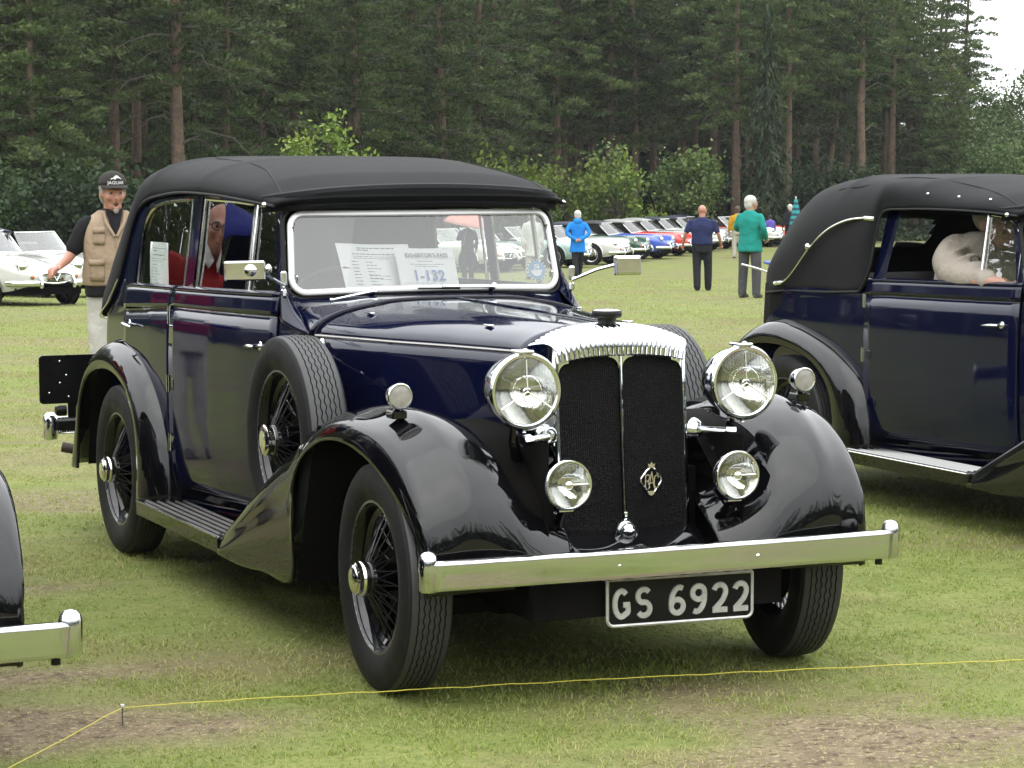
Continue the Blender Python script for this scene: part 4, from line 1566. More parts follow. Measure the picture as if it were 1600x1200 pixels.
for k in range(34):
    a = 2 * pi * k / 34
    p = _c + tx * (.041 * cos(a)) + ty * (.041 * sin(a)) + tn * .0004
    tk.box(p, (.004, .0006, .006), 2 if k % 2 else 0, R=Matrix.Rotation(a, 3, 'Y'))
tag(tk.build('tax_disc', ['paper', 'sticker_blue', 'ink_blue'], None, sharp=None), 'round blue and white paper disc stuck in the lower corner of the windscreen', 'tax disc')

# same make of car on either side of it
LEFT = dup(CAR, (-2.86, -.52, 0), None, 'vintage car of which only a black wing and bumper end show at the edge', 'vintage cars parked side by side on the grass',
           skip=('number_plate', 'side_light', 'side_light_stem'))
for _o in LEFT.children:
    if _o.name.startswith('front_bumper'):
        _o.scale = (1.085, 1, 1)
    if _o.name.startswith('wheel') and not _o.name.startswith('wheel_arch') and abs(_o.location.y) < .1:
        _o.location = (_o.location.x * .9, .10, .363)
RIGHT = build_tourer('vintage_car', 'dark blue vintage car with chrome landau irons and an elbow at its window', 'drophead', plate=False)
# its body is longer behind the door than that of the saloon, and it carries no side mounted wheels or mirrors
_fy = lambda y, a=.15: y + a * float(np.clip((y - 2.62) / .5, 0, 1))
for _o in [c for c in RIGHT.children if c.name.split('.')[0] in ('spare_wheel', 'mirror_arm', 'mirror_head', 'rear_number_board', 'spare_wheel_stay')]:
    for _c in list(_o.children_recursive) + [_o]:
        bpy.data.objects.remove(_c, do_unlink=True)
for _o in list(RIGHT.children_recursive):
    if _o.type == 'EMPTY':
        _o.location.y = _fy(_o.location.y)
    elif not (_o.parent and _o.parent.type == 'EMPTY' and _o.parent is not RIGHT):
        _a = .15 if _o.name.startswith('rear_w') else .02
        for _v in _o.data.vertices:
            _v.co.y = _fy(_v.co.y, _a)
        _o.data.update()
RIGHT.location = (3.69, .55, 0)
RIGHT.scale = (1, 1, .948)

# ------------------------------------------------------------------ ground
def vnoise(x, y, seed):
    """smooth value noise, vectorised"""
    xi, yi = np.floor(x).astype(np.int64), np.floor(y).astype(np.int64)
    fx, fy = x - xi, y - yi
    fx = fx * fx * (3 - 2 * fx); fy = fy * fy * (3 - 2 * fy)
    def h(a, b):
        n = (a * 374761393 + b * 668265263 + seed * 1274126177) & 0x7fffffff
        n = ((n ^ (n >> 13)) * 1274126177) & 0x7fffffff
        return ((n ^ (n >> 16)) & 0xffff) / 65535.0
    return (h(xi, yi) * (1 - fx) + h(xi + 1, yi) * fx) * (1 - fy) + (h(xi, yi + 1) * (1 - fx) + h(xi + 1, yi + 1) * fx) * fy


def fbm(x, y, sc, seed, octv=4):
    v, a, t = 0, 1.0, 0
    for k in range(octv):
        v = v + a * vnoise(x * sc + 17 * k, y * sc + 31 * k, seed + k)
        t += a
        a *= .55; sc *= 2.1
    return v / t


def bare(x, y):
    """1 on worn brown soil, 0 on thick turf"""
    n = fbm(x * .8 + y * .25, y * 1.15, 1.25, 3, 6) * .70 + fbm(x, y, .30, 11, 3) * .30
    # the turf is thicker under and between the cars and worn in front of them
    front = np.clip(1 - np.abs(y + .15 - .05 * x) / 1.4, 0, 1)
    n = n + .030 * front
    n = n - .10 * np.clip(1 - ((x + 1.9) ** 2 / 1.2 + (y - 1.3) ** 2 / 3.0), 0, 1)
    far = np.clip(((x - CAM_POS.x) * sin(YAW) + (y - CAM_POS.y) * cos(YAW) - 14) / 25, 0, 1)
    car = np.clip(1.3 - np.maximum(np.abs(x) / .95, np.abs(y - 1.75) / 2.3), 0, .3) / .3
    car2 = np.clip(1.3 - np.maximum(np.abs(x - 3.69) / .95, np.abs(y - 2.4) / 2.3), 0, .3) / .3
    n = n - .10 * np.maximum(car, car2)
    near = np.clip(((x - CAM_POS.x) * sin(YAW) + (y - CAM_POS.y) * cos(YAW) - 9) / 4, 0, 1)
    return np.clip((n - .452) / .11, 0, 1) * (1 - .45 * near) * (1 - .45 * far)


def local_noise_mix(t, scale, a, b, detail=5, lo=.35, hi=.65):
    n = t.nodes.new('ShaderNodeTexNoise')
    n.inputs['Scale'].default_value = scale
    n.inputs['Detail'].default_value = detail
    r = t.nodes.new('ShaderNodeMapRange')
    r.inputs['From Min'].default_value = lo
    r.inputs['From Max'].default_value = hi
    x = t.nodes.new('ShaderNodeMix'); x.data_type = 'RGBA'
    if isinstance(a, tuple):
        x.inputs[6].default_value = (*[c * ALB for c in a], 1)
    else:
        t.links.new(a, x.inputs[6])
    if isinstance(b, tuple):
        x.inputs[7].default_value = (*[c * ALB for c in b], 1)
    else:
        t.links.new(b, x.inputs[7])
    g = t.nodes.new('ShaderNodeNewGeometry')
    t.links.new(g.outputs['Position'], n.inputs['Vector'])
    t.links.new(n.outputs['Fac'], r.inputs['Value'])
    t.links.new(r.outputs[0], x.inputs[0])
    return x.outputs[2]


m = mat('turf', (.08, .09, .03), .9, spec=.2)
t = m.node_tree
soil = local_noise_mix(t, 9, (.165, .122, .078), (.250, .195, .125), 6)
soil = local_noise_mix(t, 55, soil, (.40, .33, .20), 3, .56, .66)
soil = local_noise_mix(t, 28, soil, (.095, .068, .044), 5, .54, .66)
grs = local_noise_mix(t, 3.0, (.165, .212, .046), (.240, .262, .078), 5)
grs = local_noise_mix(t, 24, grs, (.112, .165, .032), 4, .5, .72)
grs = local_noise_mix(t, 95, grs, (.19, .17, .075), 3, .55, .72)
grs = local_noise_mix(t, .8, grs, (.190, .165, .070), 6, .50, .70)
at_ = t.nodes.new('ShaderNodeAttribute'); at_.attribute_name = 'bare'
x = t.nodes.new('ShaderNodeMix'); x.data_type = 'RGBA'
t.links.new(at_.outputs['Fac'], x.inputs[0])
t.links.new(grs, x.inputs[6]); t.links.new(soil, x.inputs[7])
t.links.new(x.outputs[2], t.nodes['Principled BSDF'].inputs['Base Color'])
n = t.nodes.new('ShaderNodeTexNoise'); n.inputs['Scale'].default_value = 38; n.inputs['Detail'].default_value = 5
bp = t.nodes.new('ShaderNodeBump'); bp.inputs['Strength'].default_value = .7; bp.inputs['Distance'].default_value = .03
g = t.nodes.new('ShaderNodeNewGeometry')
t.links.new(g.outputs['Position'], n.inputs['Vector'])
t.links.new(n.outputs['Fac'], bp.inputs['Height'])
t.links.new(bp.outputs[0], t.nodes['Principled BSDF'].inputs['Normal'])


def local(lat, d):
    """numpy: lateral / forward distances from the camera foot to world x, y"""
    return CAM_POS.x + d * sin(YAW) + lat * cos(YAW), CAM_POS.y + d * cos(YAW) - lat * sin(YAW)


dd = np.concatenate([np.linspace(-300, -20, 8), np.linspace(-12, 4.5, 10), np.linspace(5, 26, 150), np.linspace(26.5, 110, 120), np.linspace(115, 700, 14)])
ll = np.concatenate([np.linspace(-500, -32, 8), np.linspace(-28, 28, 170), np.linspace(32, 500, 8)])
LA, DD = np.meshgrid(ll, dd)
X_, Y_ = local(LA, DD)
Z_ = gz(X_, Y_) + np.where((DD > 4) & (DD < 30), .014 * (fbm(X_, Y_, 1.3, 5, 3) - .5), 0)
B_ = bare(X_, Y_)
mb = MB().grid(np.stack([X_, Y_, Z_], -1), 0)
gr = mb.build('ground', 'turf', None, sharp=None)
setting(gr)
a = gr.data.attributes.new('bare', 'FLOAT', 'POINT')
a.data.foreach_set('value', B_.reshape(-1).astype(np.float32))

# ------------------------------------------------------------------ grass blades (nobody could count them): one mesh
def grass_field():
    rng = np.random.default_rng(5)
    bands = [(5.2, 8.0, 9500), (8.0, 11.0, 4600), (11.0, 15.0, 2200), (15.0, 22, 900), (22, 34, 330), (34, 62, 90)]
    Xs, Ys, Ss = [], [], []
    for d0, d1, dens in bands:
        w1 = d1 * .245 + .5
        n = int((d1 - d0) * 2 * w1 * dens)
        d = rng.uniform(d0, d1, n)
        lat = rng.uniform(-w1, w1, n)
        keep = np.abs(lat) < d * .225 + .35
        x, y = local(lat[keep], d[keep])
        b = bare(x, y)
        tuft = fbm(x, y, 7.0, 21, 2)
        p = (1 - b) * np.clip((tuft - .30) * 3.2, .25, 1) + b * .26
        k = rng.random(len(x)) < p
        Xs.append(x[k]); Ys.append(y[k]); Ss.append(np.full(k.sum(), ((d0 + d1) / 14) ** .55))
    x, y, sc = np.concatenate(Xs), np.concatenate(Ys), np.concatenate(Ss)
    n = len(x)
    b = bare(x, y)
    lush = fbm(x, y, 1.1, 41, 3)
    h = rng.uniform(.006, .019, n) * (1 - .35 * b) * (.50 + .9 * lush) * np.clip(sc, 1, 1.9)
    w = rng.uniform(.0012, .0026, n) * sc ** 1.4
    an = rng.uniform(0, 2 * pi, n)
    lean = rng.uniform(.3, 1.9, n) * h
    la = an + pi / 2 + rng.normal(0, .5, n)
    z = gz(x, y) - .003
    dx, dy = np.cos(an) * w, np.sin(an) * w
    lx, ly = np.cos(la) * lean, np.sin(la) * lean
    V = np.empty((n, 5, 3))
    V[:, 0] = np.stack([x - dx, y - dy, z], 1)
    V[:, 1] = np.stack([x + dx, y + dy, z], 1)
    V[:, 2] = np.stack([x + dx * .8 + lx * .4, y + dy * .8 + ly * .4, z + h * .62], 1)
    V[:, 3] = np.stack([x - dx * .8 + lx * .4, y - dy * .8 + ly * .4, z + h * .62], 1)
    V[:, 4] = np.stack([x + lx, y + ly, z + h], 1)
    me = bpy.data.meshes.new('grass')
    me.vertices.add(n * 5)
    me.vertices.foreach_set('co', V.reshape(-1))
    base = np.arange(n) * 5
    q = np.stack([base, base + 1, base + 2, base + 3, base + 3, base + 2, base + 4], 1).reshape(-1)
    me.loops.add(n * 7)
    me.loops.foreach_set('vertex_index', q.astype(np.int32))
    me.polygons.add(n * 2)
    ls = np.stack([np.arange(n) * 7, np.arange(n) * 7 + 4], 1).reshape(-1)
    me.polygons.foreach_set('loop_start', ls.astype(np.int32))
    me.update(calc_edges=True)
    dry = np.clip(.06 + .35 * b + .55 * (fbm(x, y, 2.6, 61, 3) - .40) * 2 + rng.normal(0, .22, n), 0, 1)
    col = me.attributes.new('dry', 'FLOAT', 'POINT')
    col.data.foreach_set('value', np.repeat(dry, 5).astype(np.float32))
    tn_ = me.attributes.new('tone', 'FLOAT', 'POINT')
    tn_.data.foreach_set('value', np.repeat(rng.random(n), 5).astype(np.float32))
    m = mat('grass_blade', (.09, .13, .025), .6, spec=.3)
    t = m.node_tree
    b_ = t.nodes['Principled BSDF']
    A = t.nodes.new('ShaderNodeAttribute'); A.attribute_name = 'dry'
    T = t.nodes.new('ShaderNodeAttribute'); T.attribute_name = 'tone'
    c1 = t.nodes.new('ShaderNodeMix'); c1.data_type = 'RGBA'
    c1.inputs[6].default_value = (.165, .235, .040, 1); c1.inputs[7].default_value = (.290, .345, .085, 1)
    gN = t.nodes.new('ShaderNodeNewGeometry'); vS = t.nodes.new('ShaderNodeVectorMath'); vS.operation = 'MULTIPLY_ADD'
    vS.inputs[1].default_value = (.18, .18, .18); vS.inputs[2].default_value = (0, 0, 1)
    vN = t.nodes.new('ShaderNodeVectorMath'); vN.operation = 'NORMALIZE'
    t.links.new(gN.outputs['Normal'], vS.inputs[0]); t.links.new(vS.outputs[0], vN.inputs[0]); pass
    t.links.new(T.outputs['Fac'], c1.inputs[0])
    c2 = t.nodes.new('ShaderNodeMix'); c2.data_type = 'RGBA'
    c2.inputs[7].default_value = (.44, .37, .19, 1)
    t.links.new(A.outputs['Fac'], c2.inputs[0]); t.links.new(c1.outputs[2], c2.inputs[6])
    t.links.new(c2.outputs[2], b_.inputs['Base Color'])
    trn = t.nodes.new('ShaderNodeBsdfTranslucent'); msh = t.nodes.new('ShaderNodeMixShader'); msh.inputs[0].default_value = .45
    t.links.new(c2.outputs[2], trn.inputs[0])
    t.links.new(b_.outputs[0], msh.inputs[1]); t.links.new(trn.outputs[0], msh.inputs[2])
    t.links.new(msh.outputs[0], t.nodes['Material Output'].inputs['Surface'])
    me.materials.append(m)
    o = bpy.data.objects.new('grass', me)
    COL.objects.link(o)
    o['kind'] = 'stuff'
    return n


NG = grass_field()
print('blades', NG)

# the boundary string across the grass and the peg that holds it
st = MB()
pts = [(-3.4, -2.42), (-2.086, -.737), (-1.632, -.146), (-1.2, -.195), (-.841, -.250), (.171, -.425), (1.226, -.646), (2.6, -.95)]
# follow the corner at the peg sharply
A1 = np.array([(*p, .055) for p in pts[:3]]); B1 = np.array([(*p, .055) for p in pts[2:]])
cv = np.concatenate([cr(A1, 40), cr(B1, 120)[1:]])
rg = np.random.default_rng(3)
cv[:, 2] += .0012 * np.sin(np.arange(len(cv)) * .9) + rg.normal(0, .0006, len(cv))
cv[:, 1] += rg.normal(0, .0006, len(cv))
colmat('string_yellow', (.60, .53, .07), .6)
st.tube([tuple(p) for p in cv], .0016, 5)
tag(st.build('boundary_string', 'string_yellow'), 'thin yellow string stretched low across the grass in front of the cars', 'string')
pg = MB()
pg.tube([(-1.632, -.146, -.02), (-1.632, -.146, .056)], .0025, 8, 0)
pg.lathe([(.001, .066), (.006, .064), (.007, .060), (.006, .056)], (-1.632, -.146, 0), (0, 0, 1), 10, 1)
colmat('peg_metal', (.12, .11, .09), .6)
colmat('white_plastic', (.75, .75, .75), .4)
tag(pg.build('ground_peg', ['peg_metal', 'white_plastic']), 'small white topped peg holding the yellow string at its bend', 'peg')
# ------------------------------------------------------------------ trees and shrubs
def leaf_material(name, dark, light, tip, rough=.55, obj_var=.35):  # tip is the colour of sky-lit clump tops, painted into the leaves
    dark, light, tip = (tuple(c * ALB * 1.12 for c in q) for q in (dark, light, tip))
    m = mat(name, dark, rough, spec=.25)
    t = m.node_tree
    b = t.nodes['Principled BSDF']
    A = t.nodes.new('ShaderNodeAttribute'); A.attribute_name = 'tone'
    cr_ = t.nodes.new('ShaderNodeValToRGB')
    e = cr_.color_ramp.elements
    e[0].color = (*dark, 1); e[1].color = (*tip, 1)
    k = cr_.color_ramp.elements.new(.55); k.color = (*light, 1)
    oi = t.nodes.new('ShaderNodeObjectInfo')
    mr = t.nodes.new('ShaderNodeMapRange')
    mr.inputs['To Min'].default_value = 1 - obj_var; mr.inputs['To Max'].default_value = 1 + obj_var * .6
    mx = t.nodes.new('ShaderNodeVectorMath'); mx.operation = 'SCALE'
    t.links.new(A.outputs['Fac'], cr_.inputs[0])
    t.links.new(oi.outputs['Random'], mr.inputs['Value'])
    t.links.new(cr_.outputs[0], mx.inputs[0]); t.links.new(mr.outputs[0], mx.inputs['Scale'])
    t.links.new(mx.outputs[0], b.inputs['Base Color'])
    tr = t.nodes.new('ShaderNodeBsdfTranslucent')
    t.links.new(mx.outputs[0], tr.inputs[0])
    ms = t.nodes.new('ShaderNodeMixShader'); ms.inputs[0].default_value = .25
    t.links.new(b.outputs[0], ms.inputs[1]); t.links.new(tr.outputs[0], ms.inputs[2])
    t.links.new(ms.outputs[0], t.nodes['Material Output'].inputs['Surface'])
    return m


leaf_material('pine_needles', (.034, .058, .017), (.094, .136, .042), (.200, .255, .092))
leaf_material('spruce_needles', (.018, .034, .012), (.034, .058, .020), (.062, .088, .030))
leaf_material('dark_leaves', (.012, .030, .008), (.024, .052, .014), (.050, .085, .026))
leaf_material('fresh_leaves', (.050, .098, .014), (.120, .185, .026), (.235, .295, .050))
leaf_material('mid_leaves', (.046, .086, .020), (.105, .160, .042), (.190, .245, .080))
leaf_material('birch_leaves', (.040, .072, .020), (.080, .125, .038), (.140, .190, .075))
mat('pine_bark', (.20, .138, .098), .9, spec=.1, var=(5, (.10, .080, .064)), bump=(14, .8, .05))
mat('old_bark', (.085, .062, .046), .9, var=(5, (.05, .04, .032)), bump=(14, .8, .05))
mat('dead_wood', (.10, .085, .065), .9, var=(6, (.065, .055, .042)))


def leaf_mesh(name, C, A, W, tone, material, parent=None):
    """diamond leaves: centre C, long half axis A, short half axis W"""
    n = len(C)
    V = np.stack([C - A, C + W - A * .1, C + A, C - W - A * .1], 1)
    me = bpy.data.meshes.new(name)
    me.vertices.add(n * 4)
    me.vertices.foreach_set('co', V.reshape(-1).astype(np.float32))
    me.loops.add(n * 4)
    me.loops.foreach_set('vertex_index', np.arange(n * 4, dtype=np.int32))
    me.polygons.add(n)
    me.polygons.foreach_set('loop_start', (np.arange(n) * 4).astype(np.int32))
    me.update(calc_edges=True)
    a = me.attributes.new('tone', 'FLOAT', 'POINT')
    a.data.foreach_set('value', np.repeat(np.clip(tone, 0, 1), 4).astype(np.float32))
    me.materials.append(MATS[material])
    o = bpy.data.objects.new(name, me)
    COL.objects.link(o)
    if parent is not None:
        o.parent = parent
    return o


def unit(v):
    return v / (np.linalg.norm(v, axis=-1, keepdims=True) + 1e-9)


def make_pine(seed, H=15.0, crown0=3.5, spread=2.6, low_dead=True, trunk_r=.19, leaves=1.0, bark='pine_bark', lean=0.0, needles='pine_needles'):
    rng = np.random.default_rng(seed)
    root = bpy.data.objects.new('pine_tree', None)
    COL.objects.link(root)
    tb = MB()
    zz = np.linspace(-.1, H, 12)
    bend = rng.normal(0, .10, (12, 2)).cumsum(0) * np.linspace(0, 1, 12)[:, None]
    cx = lambda z: np.interp(z, zz, bend[:, 0]) + lean * z
    cy = lambda z: np.interp(z, zz, bend[:, 1])
    tb.tube([(cx(z), cy(z), z) for z in zz], [trunk_r * (1.15 if i == 0 else 1) * (1 - .85 * z / H) for i, z in enumerate(zz)], 9)
    lb = MB()
    C, A, W, T = [], [], [], []
    z = crown0
    az = rng.uniform(0, 6.28)
    if low_dead:
        for k in range(9):
            zd = rng.uniform(1.6, crown0 + 1.0)
            a = rng.uniform(0, 6.28); ln = rng.uniform(.6, 2.6)
            p0 = np.array((cx(zd), cy(zd), zd)); d = np.array((cos(a), sin(a), 0))
            lb.tube([p0, p0 + d * ln * .4 + np.array((0, 0, .18 * ln)), p0 + d * ln * .75 + np.array((0, 0, .10 * ln)), p0 + d * ln + np.array((0, 0, -.12 * ln))], [.028, .022, .016, .006], 5)
    while z < H - .2:
        f = (z - crown0) / (H - crown0)
        az += 2.4 + rng.normal(0, .35)
        Lb = spread * (1 - f) ** .75 * (.55 + .45 * min(1, f * 6 + .3)) * rng.uniform(.65, 1.15) + .25
        rise = .10 + .35 * f
        p0 = np.array((cx(z), cy(z), z))
        d = np.array((cos(az), sin(az), 0)); nrm = np.array((-sin(az), cos(az), 0))
        pt = lambda t: p0 + d * (Lb * t) + np.array((0, 0, Lb * (rise * t - .38 * t * t)))
        if z < 9:
            lb.tube([pt(t) for t in (0, .35, .7, 1.0)], [.030 * (Lb / 2.5) + .008, .022, .014, .005], 5)
        ns = max(1, int(round(Lb * 2.0 * leaves)))
        for s_ in range(ns):
            # one pad of foliage on the limb: dense, domed above, flat and open below
            t = (s_ + rng.uniform(.35, 1.0)) / ns
            c = pt(t) + nrm * rng.normal(0, .20 * Lb * (1.1 - t * .6)) + np.array((0, 0, rng.normal(.05, .06)))
            rad = rng.uniform(.30, .62) * (.75 + .25 * Lb / 2.5)
            m_ = int(rad * 185)
            u3 = unit(rng.normal(0, 1, (m_, 3)))
            u3[:, 2] = np.abs(u3[:, 2]) - .25
            off = u3 * (rng.uniform(.3, 1, (m_, 1)) ** .5) * np.array((rad, rad, rad * .55))
            dirs = unit(off * .8 + rng.normal(0, .22, (m_, 3)) + d * .25 + np.array((0, 0, .22)))
            ln = rng.uniform(.06, .125, (m_, 1))
            side_ = unit(np.cross(dirs, rng.normal(0, 1, (m_, 3))))
            C.append(c + off); A.append(dirs * ln); W.append(side_ * ln * rng.uniform(.22, .42, (m_, 1)))
            T.append(np.clip(.34 + off[:, 2] * .9 + rng.normal(0, .12, m_) + rng.normal(0, .14), 0, 1))  # tone rises with height: lit top of the pad painted in
        if rng.random() < .75:
            # short twigs close round the stem
            c = p0 + np.array((rng.normal(0, .20), rng.normal(0, .20), rng.uniform(-.1, .2)))
            m_ = 46
            u3 = unit(rng.normal(0, 1, (m_, 3)))
            off = u3 * (rng.uniform(.3, 1, (m_, 1)) ** .5) * np.array((.30, .30, .20))
            dirs = unit(off + rng.normal(0, .15, (m_, 3)) + np.array((0, 0, .12)))
            ln = rng.uniform(.06, .125, (m_, 1))
            C.append(c + off); A.append(dirs * ln); W.append(unit(np.cross(dirs, rng.normal(0, 1, (m_, 3)))) * ln * rng.uniform(.22, .42, (m_, 1)))
            T.append(np.clip(.34 + off[:, 2] * .9 + rng.normal(0, .16, m_), 0, 1))  # same painted lightening towards the top
        z += rng.uniform(.13, .27) * (1 + .5 * (z > 9.5))
    trunk = tb.build('trunk', bark, root)
    setting(lb.build('branches', 'dead_wood', trunk), 'stuff')
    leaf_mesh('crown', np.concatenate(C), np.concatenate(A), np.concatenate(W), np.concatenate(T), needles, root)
    return root


def make_spruce(seed, H=9.0, spread=1.6, droop=.55):
    rng = np.random.default_rng(seed)
    root = bpy.data.objects.new('spruce_tree', None)
    COL.objects.link(root)
    MB().tube([(0, 0, -.1), (0, 0, H * .5), (0, 0, H)], [.14, .09, .01], 8).build('trunk', 'old_bark', root)
    C, A, W, T = [], [], [], []
    for i in range(260):
        f = rng.uniform(0, 1) ** 1.1
        z = .4 + f * (H - .5)
        a = rng.uniform(0, 6.28)
        Lb = spread * (1 - f) ** .8 * rng.uniform(.6, 1.1) + .12
        d = np.array((cos(a), sin(a), 0)); nrm = np.array((-sin(a), cos(a), 0))
        n = int(18 * Lb) + 10
        t = rng.uniform(.15, 1.0, n)[:, None]
        c = np.array((0, 0, z)) + d * Lb * t + np.array((0, 0, 1)) * (-droop * Lb * t * t) + nrm * rng.normal(0, .09, (n, 1)) * Lb
        hang = rng.uniform(0, .35, (n, 1)) * np.array((0, 0, -1))
        dirs = unit(d * .5 + np.array((0, 0, -.9)) + rng.normal(0, .35, (n, 3)))
        ln = rng.uniform(.07, .15, (n, 1))
        C.append(c + hang); A.append(dirs * ln); W.append(unit(np.cross(dirs, rng.normal(0, 1, (n, 3)))) * ln * .3)
        T.append(np.clip(.45 + rng.normal(0, .2, n) + hang[:, 2] * .6, 0, 1))
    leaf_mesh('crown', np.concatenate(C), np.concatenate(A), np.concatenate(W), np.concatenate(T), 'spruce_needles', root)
    return root


def make_broadleaf(seed, H, R, leaves, material, leaf=.09, trunk0=.3, clumps=34, flat=.85, name='leafy_shrub', spiky=0.0, bark='old_bark'):
    """many leaf clumps on limbs that fan out from a short trunk"""
    rng = np.random.default_rng(seed)
    root = bpy.data.objects.new(name, None)
    COL.objects.link(root)
    tb = MB()
    tb.tube([(0, 0, -.1), (.03, .02, H * .35), (0, .04, H * .7)], [.035 * H ** .6 + .02, .03 * H ** .6, .01], 7)
    C, A, W, T = [], [], [], []
    per = max(12, leaves // clumps)
    for k in range(clumps):
        u_ = rng.normal(0, 1, 3); u_ /= np.linalg.norm(u_)
        rr = rng.uniform(.35, 1) ** .6
        c = np.array((u_[0] * R * rr, u_[1] * R * rr, trunk0 * H + (H - trunk0 * H) * (.5 + .5 * u_[2] * rr * flat)))
        if spiky and rng.random() < .5:
            c[2] += spiky * rng.uniform(0, 1)
        base = np.array((0, 0, H * rng.uniform(.1, .5)))
        tb.tube([tuple(base), tuple(base * .4 + c * .6 + rng.normal(0, .04, 3)), tuple(c)], [.018 * H ** .5 + .004, .012 * H ** .4, .004], 5)
        cl = R * rng.uniform(.18, .36)
        o = rng.normal(0, 1, (per, 3)) * cl * np.array((.75, .75, .6))
        if spiky:
            o[:, 2] *= 1.5; o[:, :2] *= .7
        dirs = unit(rng.normal(0, 1, (per, 3)) + unit(o) * .5)
        ln = leaf * rng.uniform(.6, 1.25, (per, 1))
        C.append(c + o); A.append(dirs * ln); W.append(unit(np.cross(dirs, rng.normal(0, 1, (per, 3)))) * ln * rng.uniform(.5, .75, (per, 1)))
        T.append(np.clip(.42 + .45 * o[:, 2] / cl * .5 + rng.normal(0, .14, per) + rng.normal(0, .14), 0, 1))  # paler upwards in each clump, lit tops painted into the leaf colour
    tr = tb.build('trunk', bark, root)
    leaf_mesh('crown', np.concatenate(C), np.concatenate(A), np.concatenate(W), np.concatenate(T), material, root)
    return root


FAR = (0, 400, -60)
PINES = [make_pine(11, 17, 3.0, 2.9), make_pine(12, 18, 4.7, 2.8, trunk_r=.20), make_pine(13, 16, 1.9, 3.0, trunk_r=.17), make_pine(14, 17.5, 5.0, 2.6, trunk_r=.16),
         make_pine(15, 15.5, 1.0, 2.9, trunk_r=.18), make_pine(16, 17, 5.7, 2.6, trunk_r=.19)]
_used = {}


def plant(proto, u, d, label, cat, group=None, rz=None, scale=1.0, pos=None, lean=0.0):
    """first use moves the prototype itself, later ones copy it"""
    if pos is None and 870 < u < 1470 and d >= 82:
        d, scale = d * 1.10, scale * 1.10
    loc = pos if pos is not None else place(u, d)
    rz = RND.uniform(0, 6.28) if rz is None else rz
    if proto.name not in _used:
        _used[proto.name] = 1
        r = proto
        r.location = loc
        r['label'] = label; r['category'] = cat
        if group:
            r['group'] = group
    else:
        r = dup(proto, loc, None, label, group)
        r['category'] = cat
        if not group and 'group' in r:
            del r['group']
    r.rotation_euler = (0, lean, rz if not lean else 0)
    r.scale = (scale, scale, scale * RND.uniform(.95, 1.06))
    return r


G1 = 'pines along the front edge of the wood'
front = [  # bearing, distance, kind, scale, label
    (186, 76, 5, 1.02, 'pine with bare reddish trunk rising behind the man in the cap'),
    (281, 74, 1, 1.15, 'pine with thick reddish trunk standing just behind the rear of the black hood'),
    (872, 96, 1, 1.0, 'pine with straight bare trunk above the yellow bushes beside the hood corner'),
    (892, 104, 3, 1.0, 'slim pine close to the right of the trunk above the yellow bushes'),
    (924, 101, 3, 1.05, 'slim pine left of the palest straight trunk'),
    (952, 97, 5, 1.08, 'pine with the palest, straightest bare trunk behind the large round bush'),
    (1084, 103, 3, 1.0, 'slim pine rising behind the round bush near the navy shirt'),
    (1120, 106, 5, .95, 'thin pine behind the head of the man in navy'),
    (1149, 95, 1, .92, 'pine whose trunk comes down to the man in yellow'),
    (1176, 108, 3, .95, 'thin pine just left of the drooping spruce'),
    (1214, 104, 5, 1.1, 'pine whose trunk shows high above the drooping spruce'),
    (1246, 106, 3, 1.0, 'slim pine above the closed striped parasol'),
    (1392, 103, 5, 1.0, 'pine with straight pale trunk above the hood of the neighbouring car'),
    (1416, 108, 3, .95, 'slim pine right of the pale trunk above the neighbouring hood'),
    (1428, 106, 2, 1.0, 'bushy pine against the white sky at the end of the wood'),
    (100, 80, 2, 1.0, 'low branched pine behind the white sports cars'),
    (20, 73, 4, 1.12, 'pine with boughs almost to the ground at the picture edge'),
    (412, 88, 3, 1.0, 'slim reddish pine above the middle of the black hood'),
    (462, 90, 5, 1.0, 'slim pine behind the yellow green sapling'),
    (541, 93, 3, 1.05, 'slim pine right of the yellow green sapling'),
    (640, 90, 4, 1.0, 'bushy pine with layered boughs above the windscreen'),
    (745, 94, 2, 1.02, 'bushy pine between the hood top and the yellow bushes'),
    (560, 84, 4, .95, 'bushy blue green pine above the hood seam'),
    (700, 86, 2, .98, 'bushy pine with drooping tips above the hood front'),
    (1020, 100, 1, .95, 'bare stemmed pine above the row of sports cars'),
    (58, 72, 4, .9, 'low branched pine above the raised white windscreen'),
    (236, 86, 2, .95, 'low branched pine between the two reddish trunks'),
    (350, 79, 2, 1.0, 'pine with long arching dead boughs above the hood'),
]
for u, d, k, sc, lab in front:
    plant(PINES[k], u, d, lab, 'pine tree', G1, scale=sc)
plant(make_pine(31, 12, 4.0, 2.0, trunk_r=.15), 1284, 99, 'leaning pine beside the closed striped parasol', 'pine tree', G1, scale=.95, lean=.10)
plant(make_pine(32, 8.4, 1.5, 1.7, trunk_r=.10), 1487, 112, 'small ragged pine standing alone against the white sky', 'pine tree', G1)
LB = 'dark pine in the crowd of trees deep inside the wood'
GB = 'pines inside the wood'
rr = random.Random(21)
for row, d0 in enumerate((100, 108, 116, 125, 135, 147)):
    u = -140 + rr.uniform(0, 60)
    while u < (1452 if row < 3 else 1500):
        plant(PINES[(rr.choice((1, 3, 5)) if 820 < u < 1260 else rr.choice((0, 1, 3, 5, 2))) if row < 4 else rr.choice((0, 2, 4))], u, d0 + rr.uniform(-3.5, 3.5) - (14 if u < 420 else 0), LB, 'pine tree', GB, scale=rr.uniform(.85, 1.1))
        u += rr.uniform(85, 150) * 95 / d0
for k in range(15):   # the wood goes on beyond the left edge of the picture
    plant(PINES[rr.choice((0, 2, 4))], -120 - 150 * k, 74 - 1.2 * k + rr.uniform(-3, 3), LB, 'pine tree', GB, scale=rr.uniform(.9, 1.1))

